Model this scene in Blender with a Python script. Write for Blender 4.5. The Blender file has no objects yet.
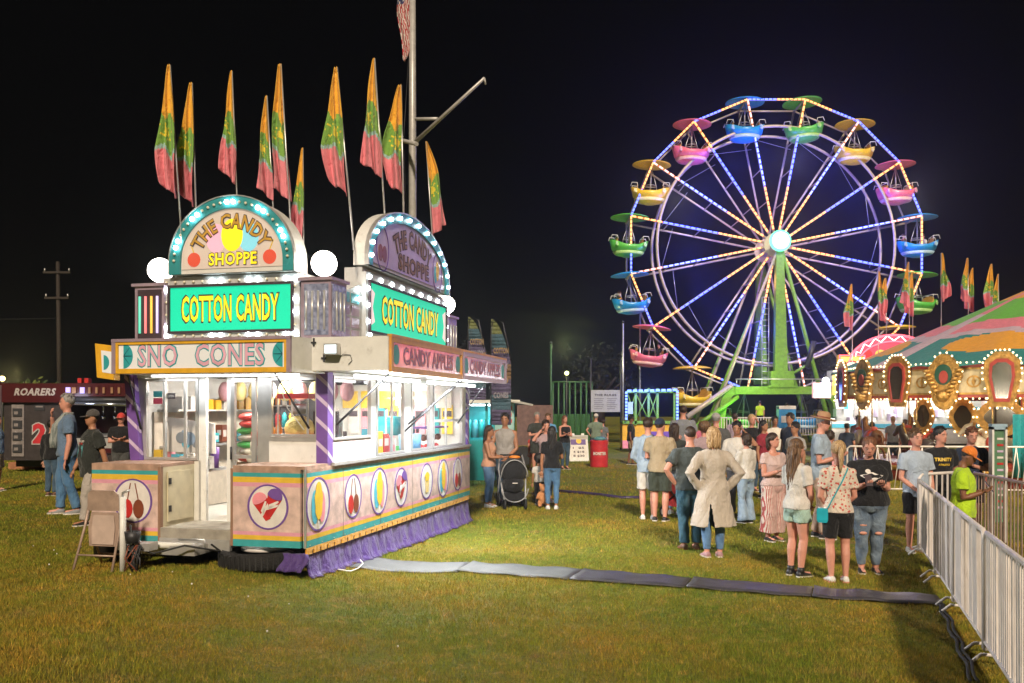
import bpy, bmesh, math, random
import numpy as np
from mathutils import Vector as V, Matrix, noise
from mathutils.bvhtree import BVHTree
R = math.radians
PI = math.pi
S = bpy.context.scene
COL = S.collection
RND = random.Random(7)

# ---------------------------------------------------------------- camera, sky, light, exposure
HAZE_D = .0012
F = 900.0          # focal length in pixels of the 1024 px wide picture
HZ = 1.95          # eye height
cam_d = bpy.data.cameras.new('camera')
cam = bpy.data.objects.new('camera', cam_d)
COL.objects.link(cam)
cam.location = (0, 0, HZ)
cam.rotation_euler = (R(90), 0, 0)
cam_d.sensor_width = 36
cam_d.lens = 36 * F / 1024
cam_d.shift_y = (408 - 341.5) / 1024
cam_d.clip_start = 0.1
cam_d.clip_end = 2000
S.camera = cam
S.render.resolution_x, S.render.resolution_y = 1024, 683
S.render.engine = 'CYCLES'
S.cycles.use_denoising = True
S.cycles.max_bounces = 5
S.cycles.volume_bounces = 0
S.cycles.diffuse_bounces = 2
S.cycles.glossy_bounces = 2
S.cycles.transmission_bounces = 4
S.cycles.transparent_max_bounces = 10
S.cycles.sample_clamp_indirect = 4
S.cycles.caustics_reflective = False
S.cycles.caustics_refractive = False
S.view_settings.view_transform = 'Standard'
S.view_settings.look = 'None'
S.view_settings.exposure = 0.0
S.view_settings.gamma = 1.0

world = bpy.data.worlds.new('World')
S.world = world
world.use_nodes = True
wn = world.node_tree
bg = wn.nodes['Background']
bg.inputs[0].default_value = (0.88, 0.90, 1.0, 1)
bg.inputs[1].default_value = 0.0020

# floodlights of the show ground, high behind the photographer
sun_d = bpy.data.lights.new('flood_light', 'SUN')
sun_d.energy = 3.9
sun_d.angle = R(4)
sun_d.color = (1.0, 0.84, 0.64)
sun = bpy.data.objects.new('flood_light', sun_d)
COL.objects.link(sun)
SUN_AZ, SUN_EL = -4, 34           # light travels towards +Y, a little to the right
sun.rotation_euler = V((math.sin(R(SUN_AZ)) * math.cos(R(SUN_EL)), math.cos(R(SUN_AZ)) * math.cos(R(SUN_EL)), -math.sin(R(SUN_EL)))).to_track_quat('-Z', 'Y').to_euler()

def lamp(kind, name, loc, energy, color, size=0.3, size_y=None, target=None, parent=None, spread=None):
    d = bpy.data.lights.new(name, kind)
    d.energy = energy
    d.color = color
    if kind == 'AREA':
        d.shape = 'RECTANGLE' if size_y else 'SQUARE'
        d.size = size
        if size_y: d.size_y = size_y
        if spread: d.spread = R(spread)
    else:
        d.shadow_soft_size = size
    o = bpy.data.objects.new(name, d)
    COL.objects.link(o)
    o.location = loc
    if target is not None:
        o.rotation_euler = (V(target) - V(loc)).to_track_quat('-Z', 'Y').to_euler()
    if parent: o.parent = parent
    return o

# ---------------------------------------------------------------- ground height and picking points
def sstep(t):
    t = max(0.0, min(1.0, t))
    return t * t * (3 - 2 * t)
def gh(x, y):
    return 0.24 * sstep((-x - 0.9) / 2.4) * (1 - sstep((y - 30) / 20)) + 0.012 * math.sin(x * 0.9 + 1.3) * math.sin(y * 0.7)
def G(px, py):
    """point of the ground seen at a pixel"""
    y = F * HZ / (py - 408)
    for _ in range(12):
        x = (px - 512) / F * y
        y = F * (HZ - gh(x, y)) / (py - 408)
    return V(((px - 512) / F * y, y, gh((px - 512) / F * y, y)))
def P(px, py, D):
    return V(((px - 512) / F * D, D, HZ + (408 - py) / F * D))

# ---------------------------------------------------------------- materials
MATS = {}
def nt(name):
    m = bpy.data.materials.new(name)
    m.use_nodes = True
    t = m.node_tree
    return m, t, t.nodes['Principled BSDF']
def mat(name, col=(.5, .5, .5), rough=.6, metal=0.0, var=.12, scale=8, bump=0.0, bscale=60, emit=None, es=0, sheen=0, wear=None, wscale=3, coat=0):
    """painted / plain surface with a little uneven colour, dirt and bump"""
    if name in MATS: return MATS[name]
    m, t, b = nt(name)
    L = t.links.new
    tc = t.nodes.new('ShaderNodeTexCoord')
    n = t.nodes.new('ShaderNodeTexNoise'); n.inputs['Scale'].default_value = scale; n.inputs['Detail'].default_value = 5
    L(tc.outputs['Object'], n.inputs['Vector'])
    r = t.nodes.new('ShaderNodeMapRange')
    r.inputs['From Min'].default_value = .3; r.inputs['From Max'].default_value = .7
    r.inputs['To Min'].default_value = 1 - var; r.inputs['To Max'].default_value = 1 + var
    L(n.outputs['Fac'], r.inputs['Value'])
    mx = t.nodes.new('ShaderNodeMix'); mx.data_type = 'RGBA'; mx.blend_type = 'MULTIPLY'; mx.inputs['Factor'].default_value = 1
    mx.inputs['A'].default_value = (*col, 1)
    L(r.outputs['Result'], mx.inputs['B'])
    out = mx.outputs['Result']
    if wear:
        n2 = t.nodes.new('ShaderNodeTexNoise'); n2.inputs['Scale'].default_value = wscale; n2.inputs['Detail'].default_value = 9; n2.inputs['Roughness'].default_value = .7
        L(tc.outputs['Object'], n2.inputs['Vector'])
        r2 = t.nodes.new('ShaderNodeMapRange'); r2.inputs['From Min'].default_value = .60; r2.inputs['From Max'].default_value = .78
        L(n2.outputs['Fac'], r2.inputs['Value'])
        m2 = t.nodes.new('ShaderNodeMix'); m2.data_type = 'RGBA'
        L(r2.outputs['Result'], m2.inputs['Factor']); L(out, m2.inputs['A']); m2.inputs['B'].default_value = (*wear, 1)
        out = m2.outputs['Result']
    L(out, b.inputs['Base Color'])
    b.inputs['Roughness'].default_value = rough
    b.inputs['Metallic'].default_value = metal
    if sheen: b.inputs['Sheen Weight'].default_value = sheen
    if coat: b.inputs['Coat Weight'].default_value = coat
    if bump:
        n3 = t.nodes.new('ShaderNodeTexNoise'); n3.inputs['Scale'].default_value = bscale; n3.inputs['Detail'].default_value = 4
        L(tc.outputs['Object'], n3.inputs['Vector'])
        bp = t.nodes.new('ShaderNodeBump'); bp.inputs['Strength'].default_value = bump; bp.inputs['Distance'].default_value = .02
        L(n3.outputs['Fac'], bp.inputs['Height']); L(bp.outputs['Normal'], b.inputs['Normal'])
    if emit:
        b.inputs['Emission Color'].default_value = (*emit, 1); b.inputs['Emission Strength'].default_value = es
        m.cycles.emission_sampling = 'NONE'
    MATS[name] = m
    return m
def glow(name, col, s, sample=False):
    if name in MATS: return MATS[name]
    m, t, b = nt(name)
    b.inputs['Base Color'].default_value = (*[c * .6 for c in col], 1)
    b.inputs['Emission Color'].default_value = (*col, 1)
    b.inputs['Emission Strength'].default_value = s
    if not sample: m.cycles.emission_sampling = 'NONE'
    MATS[name] = m
    return m
def cloth(name, col, kind='plain', col2=None, scale=30, rough=.85):
    """fabric: folds as broad bump, weave as fine bump; spots or stripes as pattern"""
    if name in MATS: return MATS[name]
    m, t, b = nt(name)
    L = t.links.new
    tc = t.nodes.new('ShaderNodeTexCoord')
    src = None
    if kind == 'spots':
        v = t.nodes.new('ShaderNodeTexVoronoi'); v.inputs['Scale'].default_value = scale
        L(tc.outputs['Object'], v.inputs['Vector'])
        r = t.nodes.new('ShaderNodeMapRange'); r.inputs['From Min'].default_value = .30; r.inputs['From Max'].default_value = .38
        L(v.outputs['Distance'], r.inputs['Value'])
        src = r.outputs['Result']
    elif kind == 'stripes':
        w = t.nodes.new('ShaderNodeTexWave'); w.inputs['Scale'].default_value = scale; w.inputs['Distortion'].default_value = 1.2; w.inputs['Detail Scale'].default_value = 2
        w.bands_direction = 'X'
        L(tc.outputs['Object'], w.inputs['Vector'])
        r = t.nodes.new('ShaderNodeMapRange'); r.inputs['From Min'].default_value = .35; r.inputs['From Max'].default_value = .5
        L(w.outputs['Fac'], r.inputs['Value'])
        src = r.outputs['Result']
    elif kind == 'denim':
        n = t.nodes.new('ShaderNodeTexNoise'); n.inputs['Scale'].default_value = 7; n.inputs['Detail'].default_value = 6
        L(tc.outputs['Object'], n.inputs['Vector'])
        r = t.nodes.new('ShaderNodeMapRange'); r.inputs['From Min'].default_value = .35; r.inputs['From Max'].default_value = .7
        L(n.outputs['Fac'], r.inputs['Value'])
        src = r.outputs['Result']
    if src is not None:
        mx = t.nodes.new('ShaderNodeMix'); mx.data_type = 'RGBA'
        mx.inputs['A'].default_value = (*(col2 or col), 1); mx.inputs['B'].default_value = (*col, 1)
        L(src, mx.inputs['Factor']); L(mx.outputs['Result'], b.inputs['Base Color'])
    else:
        n = t.nodes.new('ShaderNodeTexNoise'); n.inputs['Scale'].default_value = 9; n.inputs['Detail'].default_value = 5
        L(tc.outputs['Object'], n.inputs['Vector'])
        mx = t.nodes.new('ShaderNodeMix'); mx.data_type = 'RGBA'
        mx.inputs['A'].default_value = (*[c * .8 for c in col], 1); mx.inputs['B'].default_value = (*[min(1, c * 1.15) for c in col], 1)
        L(n.outputs['Fac'], mx.inputs['Factor']); L(mx.outputs['Result'], b.inputs['Base Color'])
    b.inputs['Roughness'].default_value = rough
    b.inputs['Specular IOR Level'].default_value = .25
    b.inputs['Sheen Weight'].default_value = .15
    n1 = t.nodes.new('ShaderNodeTexNoise'); n1.inputs['Scale'].default_value = 11; n1.inputs['Detail'].default_value = 3; n1.inputs['Distortion'].default_value = 1.2
    mp = t.nodes.new('ShaderNodeMapping'); mp.inputs['Scale'].default_value = (1, 1, .55)
    L(tc.outputs['Object'], mp.inputs['Vector']); L(mp.outputs['Vector'], n1.inputs['Vector'])
    bp = t.nodes.new('ShaderNodeBump'); bp.inputs['Strength'].default_value = .9; bp.inputs['Distance'].default_value = .035
    L(n1.outputs['Fac'], bp.inputs['Height'])
    n2 = t.nodes.new('ShaderNodeTexNoise'); n2.inputs['Scale'].default_value = 34; n2.inputs['Detail'].default_value = 4; n2.inputs['Distortion'].default_value = 2
    L(mp.outputs['Vector'], n2.inputs['Vector'])
    b2 = t.nodes.new('ShaderNodeBump'); b2.inputs['Strength'].default_value = .6; b2.inputs['Distance'].default_value = .012
    L(n2.outputs['Fac'], b2.inputs['Height']); L(bp.outputs['Normal'], b2.inputs['Normal'])
    L(b2.outputs['Normal'], b.inputs['Normal'])
    MATS[name] = m
    return m
def hairmat(name, col, col2):
    if name in MATS: return MATS[name]
    m, t, b = nt(name)
    L = t.links.new
    tc = t.nodes.new('ShaderNodeTexCoord')
    mp = t.nodes.new('ShaderNodeMapping'); mp.inputs['Scale'].default_value = (1, 1, .09)
    n = t.nodes.new('ShaderNodeTexNoise'); n.inputs['Scale'].default_value = 90; n.inputs['Detail'].default_value = 3
    L(tc.outputs['Object'], mp.inputs['Vector']); L(mp.outputs['Vector'], n.inputs['Vector'])
    r = t.nodes.new('ShaderNodeMapRange'); r.inputs['From Min'].default_value = .38; r.inputs['From Max'].default_value = .62
    L(n.outputs['Fac'], r.inputs['Value'])
    mx = t.nodes.new('ShaderNodeMix'); mx.data_type = 'RGBA'
    mx.inputs['A'].default_value = (*col, 1); mx.inputs['B'].default_value = (*col2, 1)
    L(r.outputs['Result'], mx.inputs['Factor']); L(mx.outputs['Result'], b.inputs['Base Color'])
    b.inputs['Roughness'].default_value = .5
    bp = t.nodes.new('ShaderNodeBump'); bp.inputs['Strength'].default_value = 1; bp.inputs['Distance'].default_value = .01
    L(n.outputs['Fac'], bp.inputs['Height']); L(bp.outputs['Normal'], b.inputs['Normal'])
    MATS[name] = m
    return m
def glassmat(name='window_glass', a=.012, tint=(1, 1, 1)):
    if name in MATS: return MATS[name]
    m, t, b = nt(name)
    L = t.links.new
    tr = t.nodes.new('ShaderNodeBsdfTransparent'); tr.inputs[0].default_value = (*tint, 1)
    gl = t.nodes.new('ShaderNodeBsdfGlossy'); gl.inputs['Roughness'].default_value = .04
    df = t.nodes.new('ShaderNodeBsdfDiffuse'); df.inputs[0].default_value = (.7, .7, .68, 1)
    fr = t.nodes.new('ShaderNodeValue'); fr.outputs[0].default_value = .07
    m1 = t.nodes.new('ShaderNodeMixShader'); m2 = t.nodes.new('ShaderNodeMixShader')
    L(fr.outputs[0], m1.inputs[0]); L(tr.outputs[0], m1.inputs[1]); L(gl.outputs[0], m1.inputs[2])
    m2.inputs[0].default_value = a
    L(m1.outputs[0], m2.inputs[1]); L(df.outputs[0], m2.inputs[2])
    L(m2.outputs[0], t.nodes['Material Output'].inputs['Surface'])
    MATS[name] = m
    return m

# ---------------------------------------------------------------- mesh builder
class Plane:
    def __init__(s, o, r, u):
        s.o = V(o); s.r = V(r).normalized(); s.u = V(u).normalized(); s.n = s.r.cross(s.u).normalized()
    def p(s, a, b, off=0.0):
        return s.o + s.r * a + s.u * b + s.n * off
class MB:
    def __init__(s):
        s.v = []; s.f = []; s.m = []; s.sm = []; s.mats = []
    def mi(s, m):
        if m not in s.mats: s.mats.append(m)
        return s.mats.index(m)
    def add(s, vs, fs, m, smooth=False):
        k = len(s.v); i = s.mi(m)
        s.v += [tuple(x) for x in vs]
        for f in fs:
            s.f.append([a + k for a in f]); s.m.append(i); s.sm.append(smooth)
        return s
    def box(s, a, b, m, rot=None, piv=None):
        x0, y0, z0 = a; x1, y1, z1 = b
        vs = [V((x, y, z)) for z in (z0, z1) for x, y in ((x0, y0), (x1, y0), (x1, y1), (x0, y1))]
        if rot is not None:
            c = V(piv) if piv is not None else sum(vs, V()) / 8
            vs = [rot @ (p - c) + c for p in vs]
        return s.add(vs, [(0, 3, 2, 1), (4, 5, 6, 7), (0, 1, 5, 4), (1, 2, 6, 5), (2, 3, 7, 6), (3, 0, 4, 7)], m)
    def hexa(s, bot, top, m):
        return s.add(list(bot) + list(top), [(3, 2, 1, 0), (4, 5, 6, 7), (0, 1, 5, 4), (1, 2, 6, 5), (2, 3, 7, 6), (3, 0, 4, 7)], m)
    def prism(s, pts, pl, z0, z1, m, smooth=False):
        n = len(pts)
        vs = [pl.p(a, b, z0) for a, b in pts] + [pl.p(a, b, z1) for a, b in pts]
        fs = [tuple(range(n - 1, -1, -1)), tuple(range(n, 2 * n))]
        s.add(vs, fs, m)
        k = len(s.v) - 2 * n; i = s.mi(m)
        for a in range(n):
            c = (a + 1) % n
            s.f.append([k + a, k + c, k + n + c, k + n + a]); s.m.append(i); s.sm.append(smooth)
        return s
    def ring(s, outer, inner, pl, z0, z1, m):
        n = len(outer)
        vs = [pl.p(*p, z0) for p in outer] + [pl.p(*p, z1) for p in outer] + [pl.p(*p, z0) for p in inner] + [pl.p(*p, z1) for p in inner]
        fs = []
        for a in range(n):
            c = (a + 1) % n
            fs += [(a, c, n + c, n + a), (2 * n + c, 2 * n + a, 3 * n + a, 3 * n + c), (n + a, n + c, 3 * n + c, 3 * n + a), (c, a, 2 * n + a, 2 * n + c)]
        return s.add(vs, fs, m)
    def loft(s, rings, m, smooth=True, cap=True, closed=False):
        n = len(rings[0]); vs = [p for r in rings for p in r]; fs = []
        k = len(rings)
        for i in range(k if closed else k - 1):
            for a in range(n):
                c = (a + 1) % n; j = (i + 1) % k
                fs.append((i * n + a, i * n + c, j * n + c, j * n + a))
        s.add(vs, fs, m, smooth)
        if cap and not closed:
            b = len(s.v) - len(vs); i = s.mi(m)
            s.f.append([b + a for a in range(n - 1, -1, -1)]); s.m.append(i); s.sm.append(False)
            s.f.append([b + (k - 1) * n + a for a in range(n)]); s.m.append(i); s.sm.append(False)
        return s
    def tube(s, pts, r, m, n=8, cap=True, closed=False, flat=None, ref=None, smooth=True):
        pts = [V(p) for p in pts]
        rs = r if isinstance(r, (list, tuple)) else [r] * len(pts)
        rings = []; prev = None
        for i, p in enumerate(pts):
            if closed: d = pts[(i + 1) % len(pts)] - pts[i - 1]
            else: d = pts[min(i + 1, len(pts) - 1)] - pts[max(i - 1, 0)]
            if d.length < 1e-9: d = V((0, 0, 1))
            d.normalize()
            if prev is None:
                u = V(ref) if ref is not None else (V((0, 0, 1)) if abs(d.z) < .9 else V((1, 0, 0)))
            else: u = prev
            u = (u - d * u.dot(d))
            if u.length < 1e-6: u = d.orthogonal()
            u.normalize(); w = d.cross(u); prev = u
            fl = flat if flat else 1.0
            rings.append([p + u * rs[i] * math.cos(2 * PI * a / n) + w * rs[i] * fl * math.sin(2 * PI * a / n) for a in range(n)])
        return s.loft(rings, m, smooth, cap, closed)
    def sphere(s, c, r, m, nu=12, nv=8, sc=(1, 1, 1), rot=None):
        c = V(c); vs = []; fs = []
        vs.append(V((0, 0, -1)))
        for i in range(1, nv):
            t = -PI / 2 + PI * i / nv
            for a in range(nu):
                q = 2 * PI * a / nu
                vs.append(V((math.cos(t) * math.cos(q), math.cos(t) * math.sin(q), math.sin(t))))
        vs.append(V((0, 0, 1)))
        for a in range(nu):
            c2 = (a + 1) % nu
            fs.append((0, 1 + c2, 1 + a))
            for i in range(nv - 2):
                o = 1 + i * nu
                fs.append((o + a, o + c2, o + nu + c2, o + nu + a))
            o = 1 + (nv - 2) * nu
            fs.append((o + a, o + c2, len(vs) - 1))
        out = []
        for p in vs:
            p = V((p.x * r * sc[0], p.y * r * sc[1], p.z * r * sc[2]))
            if rot is not None: p = rot @ p
            out.append(p + c)
        return s.add(out, fs, m, True)
    def lathe(s, prof, m, c=(0, 0, 0), n=20, smooth=True, M=None, a0=0, a1=2 * PI):
        """profile of (radius, z); closed solid if it starts and ends at radius 0"""
        c = V(c); full = abs(a1 - a0 - 2 * PI) < 1e-6
        k = n if full else n + 1
        vs = []; fs = []
        for (r, z) in prof:
            for a in range(k):
                q = a0 + (a1 - a0) * a / n
                p = V((r * math.cos(q), r * math.sin(q), z))
                if M is not None: p = M @ p
                vs.append(p + c)
        for i in range(len(prof) - 1):
            for a in range(n):
                b = (a + 1) % k
                fs.append((i * k + a, i * k + b, (i + 1) * k + b, (i + 1) * k + a))
        return s.add(vs, fs, m, smooth)
    def text(s, txt, pl, cx, cz, w, h, off, m, bold=0.0, arc=None, sub=6):
        """lettering fitted into w x h, centred at cx, cz of the plane; arc = (radius, centre z) bends it"""
        vs, fs = text2d(txt, bold, sub if arc else 0)
        vs = np.array(vs); lo = vs.min(0); hi = vs.max(0)
        q = (vs - (lo + hi) / 2) / (hi - lo) * np.array([w, h])
        out = []
        for x, y in q:
            if arc:
                rad, acz = arc
                th = x / rad; rr = rad + y
                out.append(pl.p(cx + rr * math.sin(th), acz + rr * math.cos(th), off))
            else: out.append(pl.p(cx + x, cz + y, off))
        return s.add(out, fs, m)
    def mesh(s, name):
        me = bpy.data.meshes.new(name)
        me.from_pydata(s.v, [], s.f)
        for m in s.mats: me.materials.append(m)
        me.polygons.foreach_set('material_index', s.m)
        me.polygons.foreach_set('use_smooth', s.sm)
        me.update()
        return me
    def build(s, name, parent=None, loc=None, rot=None, **kw):
        me = s.mesh(name)
        bm = bmesh.new(); bm.from_mesh(me)
        bmesh.ops.recalc_face_normals(bm, faces=bm.faces)
        bm.to_mesh(me); bm.free()
        o = bpy.data.objects.new(name, me)
        COL.objects.link(o)
        if parent: o.parent = parent
        if loc is not None: o.location = loc
        if rot is not None: o.rotation_euler = rot
        for k, v in kw.items(): o[k] = v
        return o

_tx = {}
def text2d(txt, bold=0.0, sub=0):
    key = (txt, bold, sub)
    if key in _tx: return _tx[key]
    c = bpy.data.curves.new('lettering', 'FONT'); c.body = txt; c.size = 1; c.offset = bold; c.resolution_u = 2; c.fill_mode = 'FRONT'
    c.space_character = 1.0 + bold * 2
    o = bpy.data.objects.new('lettering', c); COL.objects.link(o)
    dg = bpy.context.evaluated_depsgraph_get(); dg.update()
    me = bpy.data.meshes.new_from_object(o.evaluated_get(dg))
    vs = [(v.co.x, v.co.y) for v in me.vertices]; fs = [tuple(p.vertices) for p in me.polygons]
    bpy.data.objects.remove(o); bpy.data.curves.remove(c); bpy.data.meshes.remove(me)
    _tx[key] = (vs, fs)
    return _tx[key]

def ell(cx, cz, rx, rz, n=24, a0=0.0, a1=360.0, close=True):
    k = n if close and abs(a1 - a0) >= 360 else n + 1
    return [(cx + rx * math.cos(R(a0 + (a1 - a0) * i / n)), cz + rz * math.sin(R(a0 + (a1 - a0) * i / n))) for i in range(k)]

def tag(o, label, cat, group=None, kind=None):
    if label: o['label'] = label
    if cat: o['category'] = cat
    if group: o['group'] = group
    if kind: o['kind'] = kind
    return o
def thing(name, label, cat, loc=(0, 0, 0), rz=0, group=None):
    o = bpy.data.objects.new(name, None); COL.objects.link(o)
    o.empty_display_size = .2
    o.location = loc; o.rotation_euler = (0, 0, rz)
    return tag(o, label, cat, group)
def dup(root, loc, rz=0, label=None, group=None):
    def cp(o, par):
        c = o.copy(); COL.objects.link(c); c.parent = par
        for ch in list(o.children): cp(ch, c)
        return c
    r = cp(root, None); r.location = loc; r.rotation_euler = (0, 0, rz)
    if label: r['label'] = label
    if group: r['group'] = group
    return r
def inst(src, parent, loc, rot=None, scale=None, name=None):
    """a further copy of a part under the same or another thing"""
    c = src.copy(); COL.objects.link(c); c.parent = parent; c.location = loc
    if rot is not None: c.rotation_euler = rot
    if scale is not None: c.scale = scale
    return c
XZ = Plane((0, 0, 0), (1, 0, 0), (0, 0, 1))     # faces -Y

# shared materials
white = mat('white_paint', (.78, .77, .74), .4, var=.06, wear=(.45, .42, .38), wscale=6)
offw = mat('off_white_panel', (.70, .68, .62), .5, var=.08)
steel = mat('galvanised_steel', (.52, .53, .54), .38, .75, var=.15)
alu = mat('aluminium_trim', (.62, .61, .60), .35, .6, var=.1)
black = mat('black_rubber', (.02, .02, .02), .7, var=.2)
darkm = mat('dark_metal', (.05, .05, .055), .5, .4)
glass = glassmat()
# ================================================================ THE CANDY TRAILER
C0 = V((-2.23, 9.6, 0)); TH = -math.atan(.2456)
CT, ST = math.cos(TH), math.sin(TH)
def fx(px, y):
    """local x on a plane parallel to the front, y metres behind the front corner"""
    k = (px - 512) / F
    ax, bx = C0.x - ST * y, CT
    ay, by = C0.y + CT * y, ST
    return (k * ay - ax) / (bx - k * by)
def sv(px, x):
    """local y on a plane parallel to the side"""
    k = (px - 512) / F
    ax, bx = C0.x + CT * x, -ST
    ay, by = C0.y + ST * x, CT
    return (k * ay - ax) / (bx - k * by)
def lz(py, x, y):
    return HZ + (408 - py) / F * (C0.y + ST * x + CT * y)

T = thing('candy_trailer', 'white and pastel candy concession trailer with arched signs, striped skirts and lit windows', 'food trailer', C0, TH)
wood = mat('beige_wood_panel', (.64, .46, .41), .6, var=.28, scale=7, wear=(.36, .25, .20), wscale=8, bump=.15, bscale=20)
ledge = mat('brown_counter_ledge', (.42, .27, .20), .55, var=.3, scale=9, wear=(.55, .40, .32), wscale=8)
s_teal = mat('teal_stripe', (.05, .36, .38), .5, wear=(.18, .38, .38)); s_yel = mat('yellow_stripe', (.75, .48, .05), .5); s_pink = mat('pink_stripe', (.72, .33, .42), .5)
purple = mat('purple_paint', (.17, .08, .33), .5, wear=(.26, .18, .40)); lilac = mat('lilac_paint', (.60, .48, .66), .5)
m_white = mat('badge_white', (.75, .70, .66), .5)
cyan = mat('candy_cyan', (.08, .45, .62), .5); gold = mat('candy_yellow', (.85, .55, .04), .5); cpink = mat('candy_pink', (.85, .30, .36), .5)
red = mat('candy_red', (.55, .03, .03), .4); brown = mat('candy_brown', (.22, .06, .03), .4); dk = mat('outline_dark', (.05, .03, .04), .6)
orange_t = mat('orange_trim', (.72, .33, .05), .45, wear=(.5, .2, .05)); mauve = mat('mauve_metal', (.42, .32, .40), .4, .3)
def fp(y): return Plane((0, y, 0), (1, 0, 0), (0, 0, 1))
def sp(x): return Plane((x, 0, 0), (0, 1, 0), (0, 0, 1))

# --- shell: floor, roof, far walls
b = MB()
b.box((-2.5, .68, .50), (-.02, 6.12, .62), offw)
b.box((-2.5, .68, 2.44), (-.02, 6.12, 2.70), white)
b.box((-2.53, .65, .50), (-2.48, 6.15, 2.36), white)
b.box((-2.48, 6.10, .50), (0, 6.15, 2.36), white)
b.box((-2.2, .9, .28), (-.2, 5.9, .50), darkm)          # chassis
b.build('shell', T)
wallc = mat('inner_wall_warm', (.60, .52, .42), .5, var=.15)
for x_ in np.arange(-2.3, -.2, .35):
    b = MB(); b.box((x_, 6.06, 1.95), (x_ + .28, 6.095, 2.25), (wallc, s_yel, s_pink, offw)[int(x_ * 10) % 4]); b.build('price_card', T)
b = MB(); b.box((-2.475, .9, .63), (-2.45, 5.9, 1.9), wallc); b.build('lining', T)
# --- front wall: frames round left window, door and right window (plane y = .65)
Y = .65
xd0, xd1, xd2, xd3 = fx(201, Y), fx(206, Y), fx(227, Y), fx(231, Y)
xd4, xd5, xw0, xw1 = fx(256, Y), fx(262, Y), fx(269, Y), fx(319, Y)
zt = 2.36; zc = 1.33
b = MB()
b.box((-2.53, Y - .02, zt - .05), (0, Y + .03, zt + .08), white)
b.box((xd5, Y, .62), (xw0, Y + .05, zt), alu)
b.box((xw0, Y, 1.30), (0, Y + .04, lz(441, -.4, Y)), white)
b.box((xw0, Y - .01, lz(441, -.4, Y)), (xw1, Y + .05, lz(437, -.4, Y)), alu)
b.box((-2.48, Y, .62), (xd0, Y + .04, zc), offw)
b.box((xd0 - .03, Y, .62), (xd1, Y + .05, zt), white)
b.box((xd2, Y, .62), (xd3, Y + .06, zt), white)
b.box((xd4 + .02, Y, .62), (xd5, Y + .05, zt), alu)
xl = fx(163, Y)
b.box((-2.48, Y, zc), (-2.40, Y + .05, zt), alu)
b.box((xl, Y, zc), (xl + .025, Y + .05, zt), alu)
b.build('front_wall', T)
def window(x0, x1, z0, z1, pl, name='window', fr=.03, bars=(), hb=()):
    f = MB()
    f.ring([(x0, z0), (x1, z0), (x1, z1), (x0, z1)], [(x0 + fr, z0 + fr), (x1 - fr, z0 + fr), (x1 - fr, z1 - fr), (x0 + fr, z1 - fr)], pl, -.03, .015, alu)
    for q in bars: f.prism([(q - .015, z0 + fr), (q + .015, z0 + fr), (q + .015, z1 - fr), (q - .015, z1 - fr)], pl, -.02, .01, alu)
    for q in hb: f.prism([(x0 + fr, q - .02), (x1 - fr, q - .02), (x1 - fr, q + .02), (x0 + fr, q + .02)], pl, -.022, .012, alu)
    o = f.build(name, T)
    g = MB(); g.prism([(x0 + fr, z0 + fr), (x1 - fr, z0 + fr), (x1 - fr, z1 - fr), (x0 + fr, z1 - fr)], pl, -.008, -.003, glass)
    g.build('pane', o)
    return o
window(-2.40, xd0 - .035, zc + .003, zt - .06, fp(Y), bars=(xl + .3,))
window(xw0 + .01, -.14, lz(437, -.4, Y) + .003, zt - .06, fp(Y))
d = window(xd3 + .005, xd4, .66, zt - .06, Plane((0, Y, 0), (1, 0, 0), (0, 0, 1)), 'door', .05, hb=(lz(457, xd4, Y),))
h = MB(); h.tube([(xd3 + .03, Y - .05, 1.35), (xd3 + .03, Y - .05, 1.5)], .012, darkm); h.build('handle', d)
# --- side wall, plane x = 0
v1, v2, v3, v4, v5, v6, v7, v8 = [sv(p, 0) for p in (338, 371, 376, 404, 411, 430, 433, 462)]
zs = 1.33
zw1 = lz(439, 0, 1.3)
b = MB()
b.box((-.05, .70, zs), (0, v2, zw1), mat('pale_pink_panel', (.72, .58, .56), .5))
b.box((-.05, v2 - .0, zs), (.002, v3, zt), white)
b.box((-.05, v4, zs), (.002, v5, zt), white)
b.box((-.05, v6, zs), (.002, v7, zt), alu)
b.box((-.05, v8, zs), (.002, 6.0, zt), white)
b.box((-.05, .70, zt - .03), (.004, 6.12, zt + .08), white)
b.box((-.05, .70, .52), (-.005, 6.12, zs), wood)
b.build('side_wall', T)
window(.74, v2 - .005, zw1 + .003, zt - .035, sp(0))
window(v3 + .005, v4 - .005, zs + .003, zt - .035, sp(0), bars=(sv(392, 0),))
window(v5 + .005, v6 - .005, zs + .003, zt - .035, sp(0))
window(v7 + .005, v8 - .005, zs + .003, zt - .035, sp(0), bars=(sv(446, 0),), hb=(1.75,))
# --- corner posts, purple with pale spiral bands
def barber(x0, y0, s, z0, z1, lean=0.0):
    p = MB()
    p.box((x0, y0, z0), (x0 + s, y0 + s, z1), purple)
    if lean:
        for k in range(len(p.v)):
            x, y, z = p.v[k]; p.v[k] = (x - lean * (z - z0) / (z1 - z0), y, z)
    n = 4
    for k in range(n):
        a = z0 + (z1 - z0) * (k + .45) / n; w = .055; dz = .12; e = .003
        sh = lambda z: -lean * (z - z0) / (z1 - z0)
        if a + w + dz > z1: a = z1 - w - dz
        p.add([(x0 + sh(a + dz), y0 - e, a + dz), (x0 + s + sh(a), y0 - e, a), (x0 + s + sh(a), y0 - e, a + w), (x0 + sh(a + dz), y0 - e, a + dz + w)], [(0, 1, 2, 3)], lilac)
        a2 = max(z0, a - .1)
        p.add([(x0 + s + e + sh(a), y0, a), (x0 + s + e + sh(a), y0 + s, a2), (x0 + s + e + sh(a), y0 + s, a2 + w), (x0 + s + e + sh(a), y0, a + w)], [(0, 1, 2, 3)], lilac)
    return p.build('corner_post', T)
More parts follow.
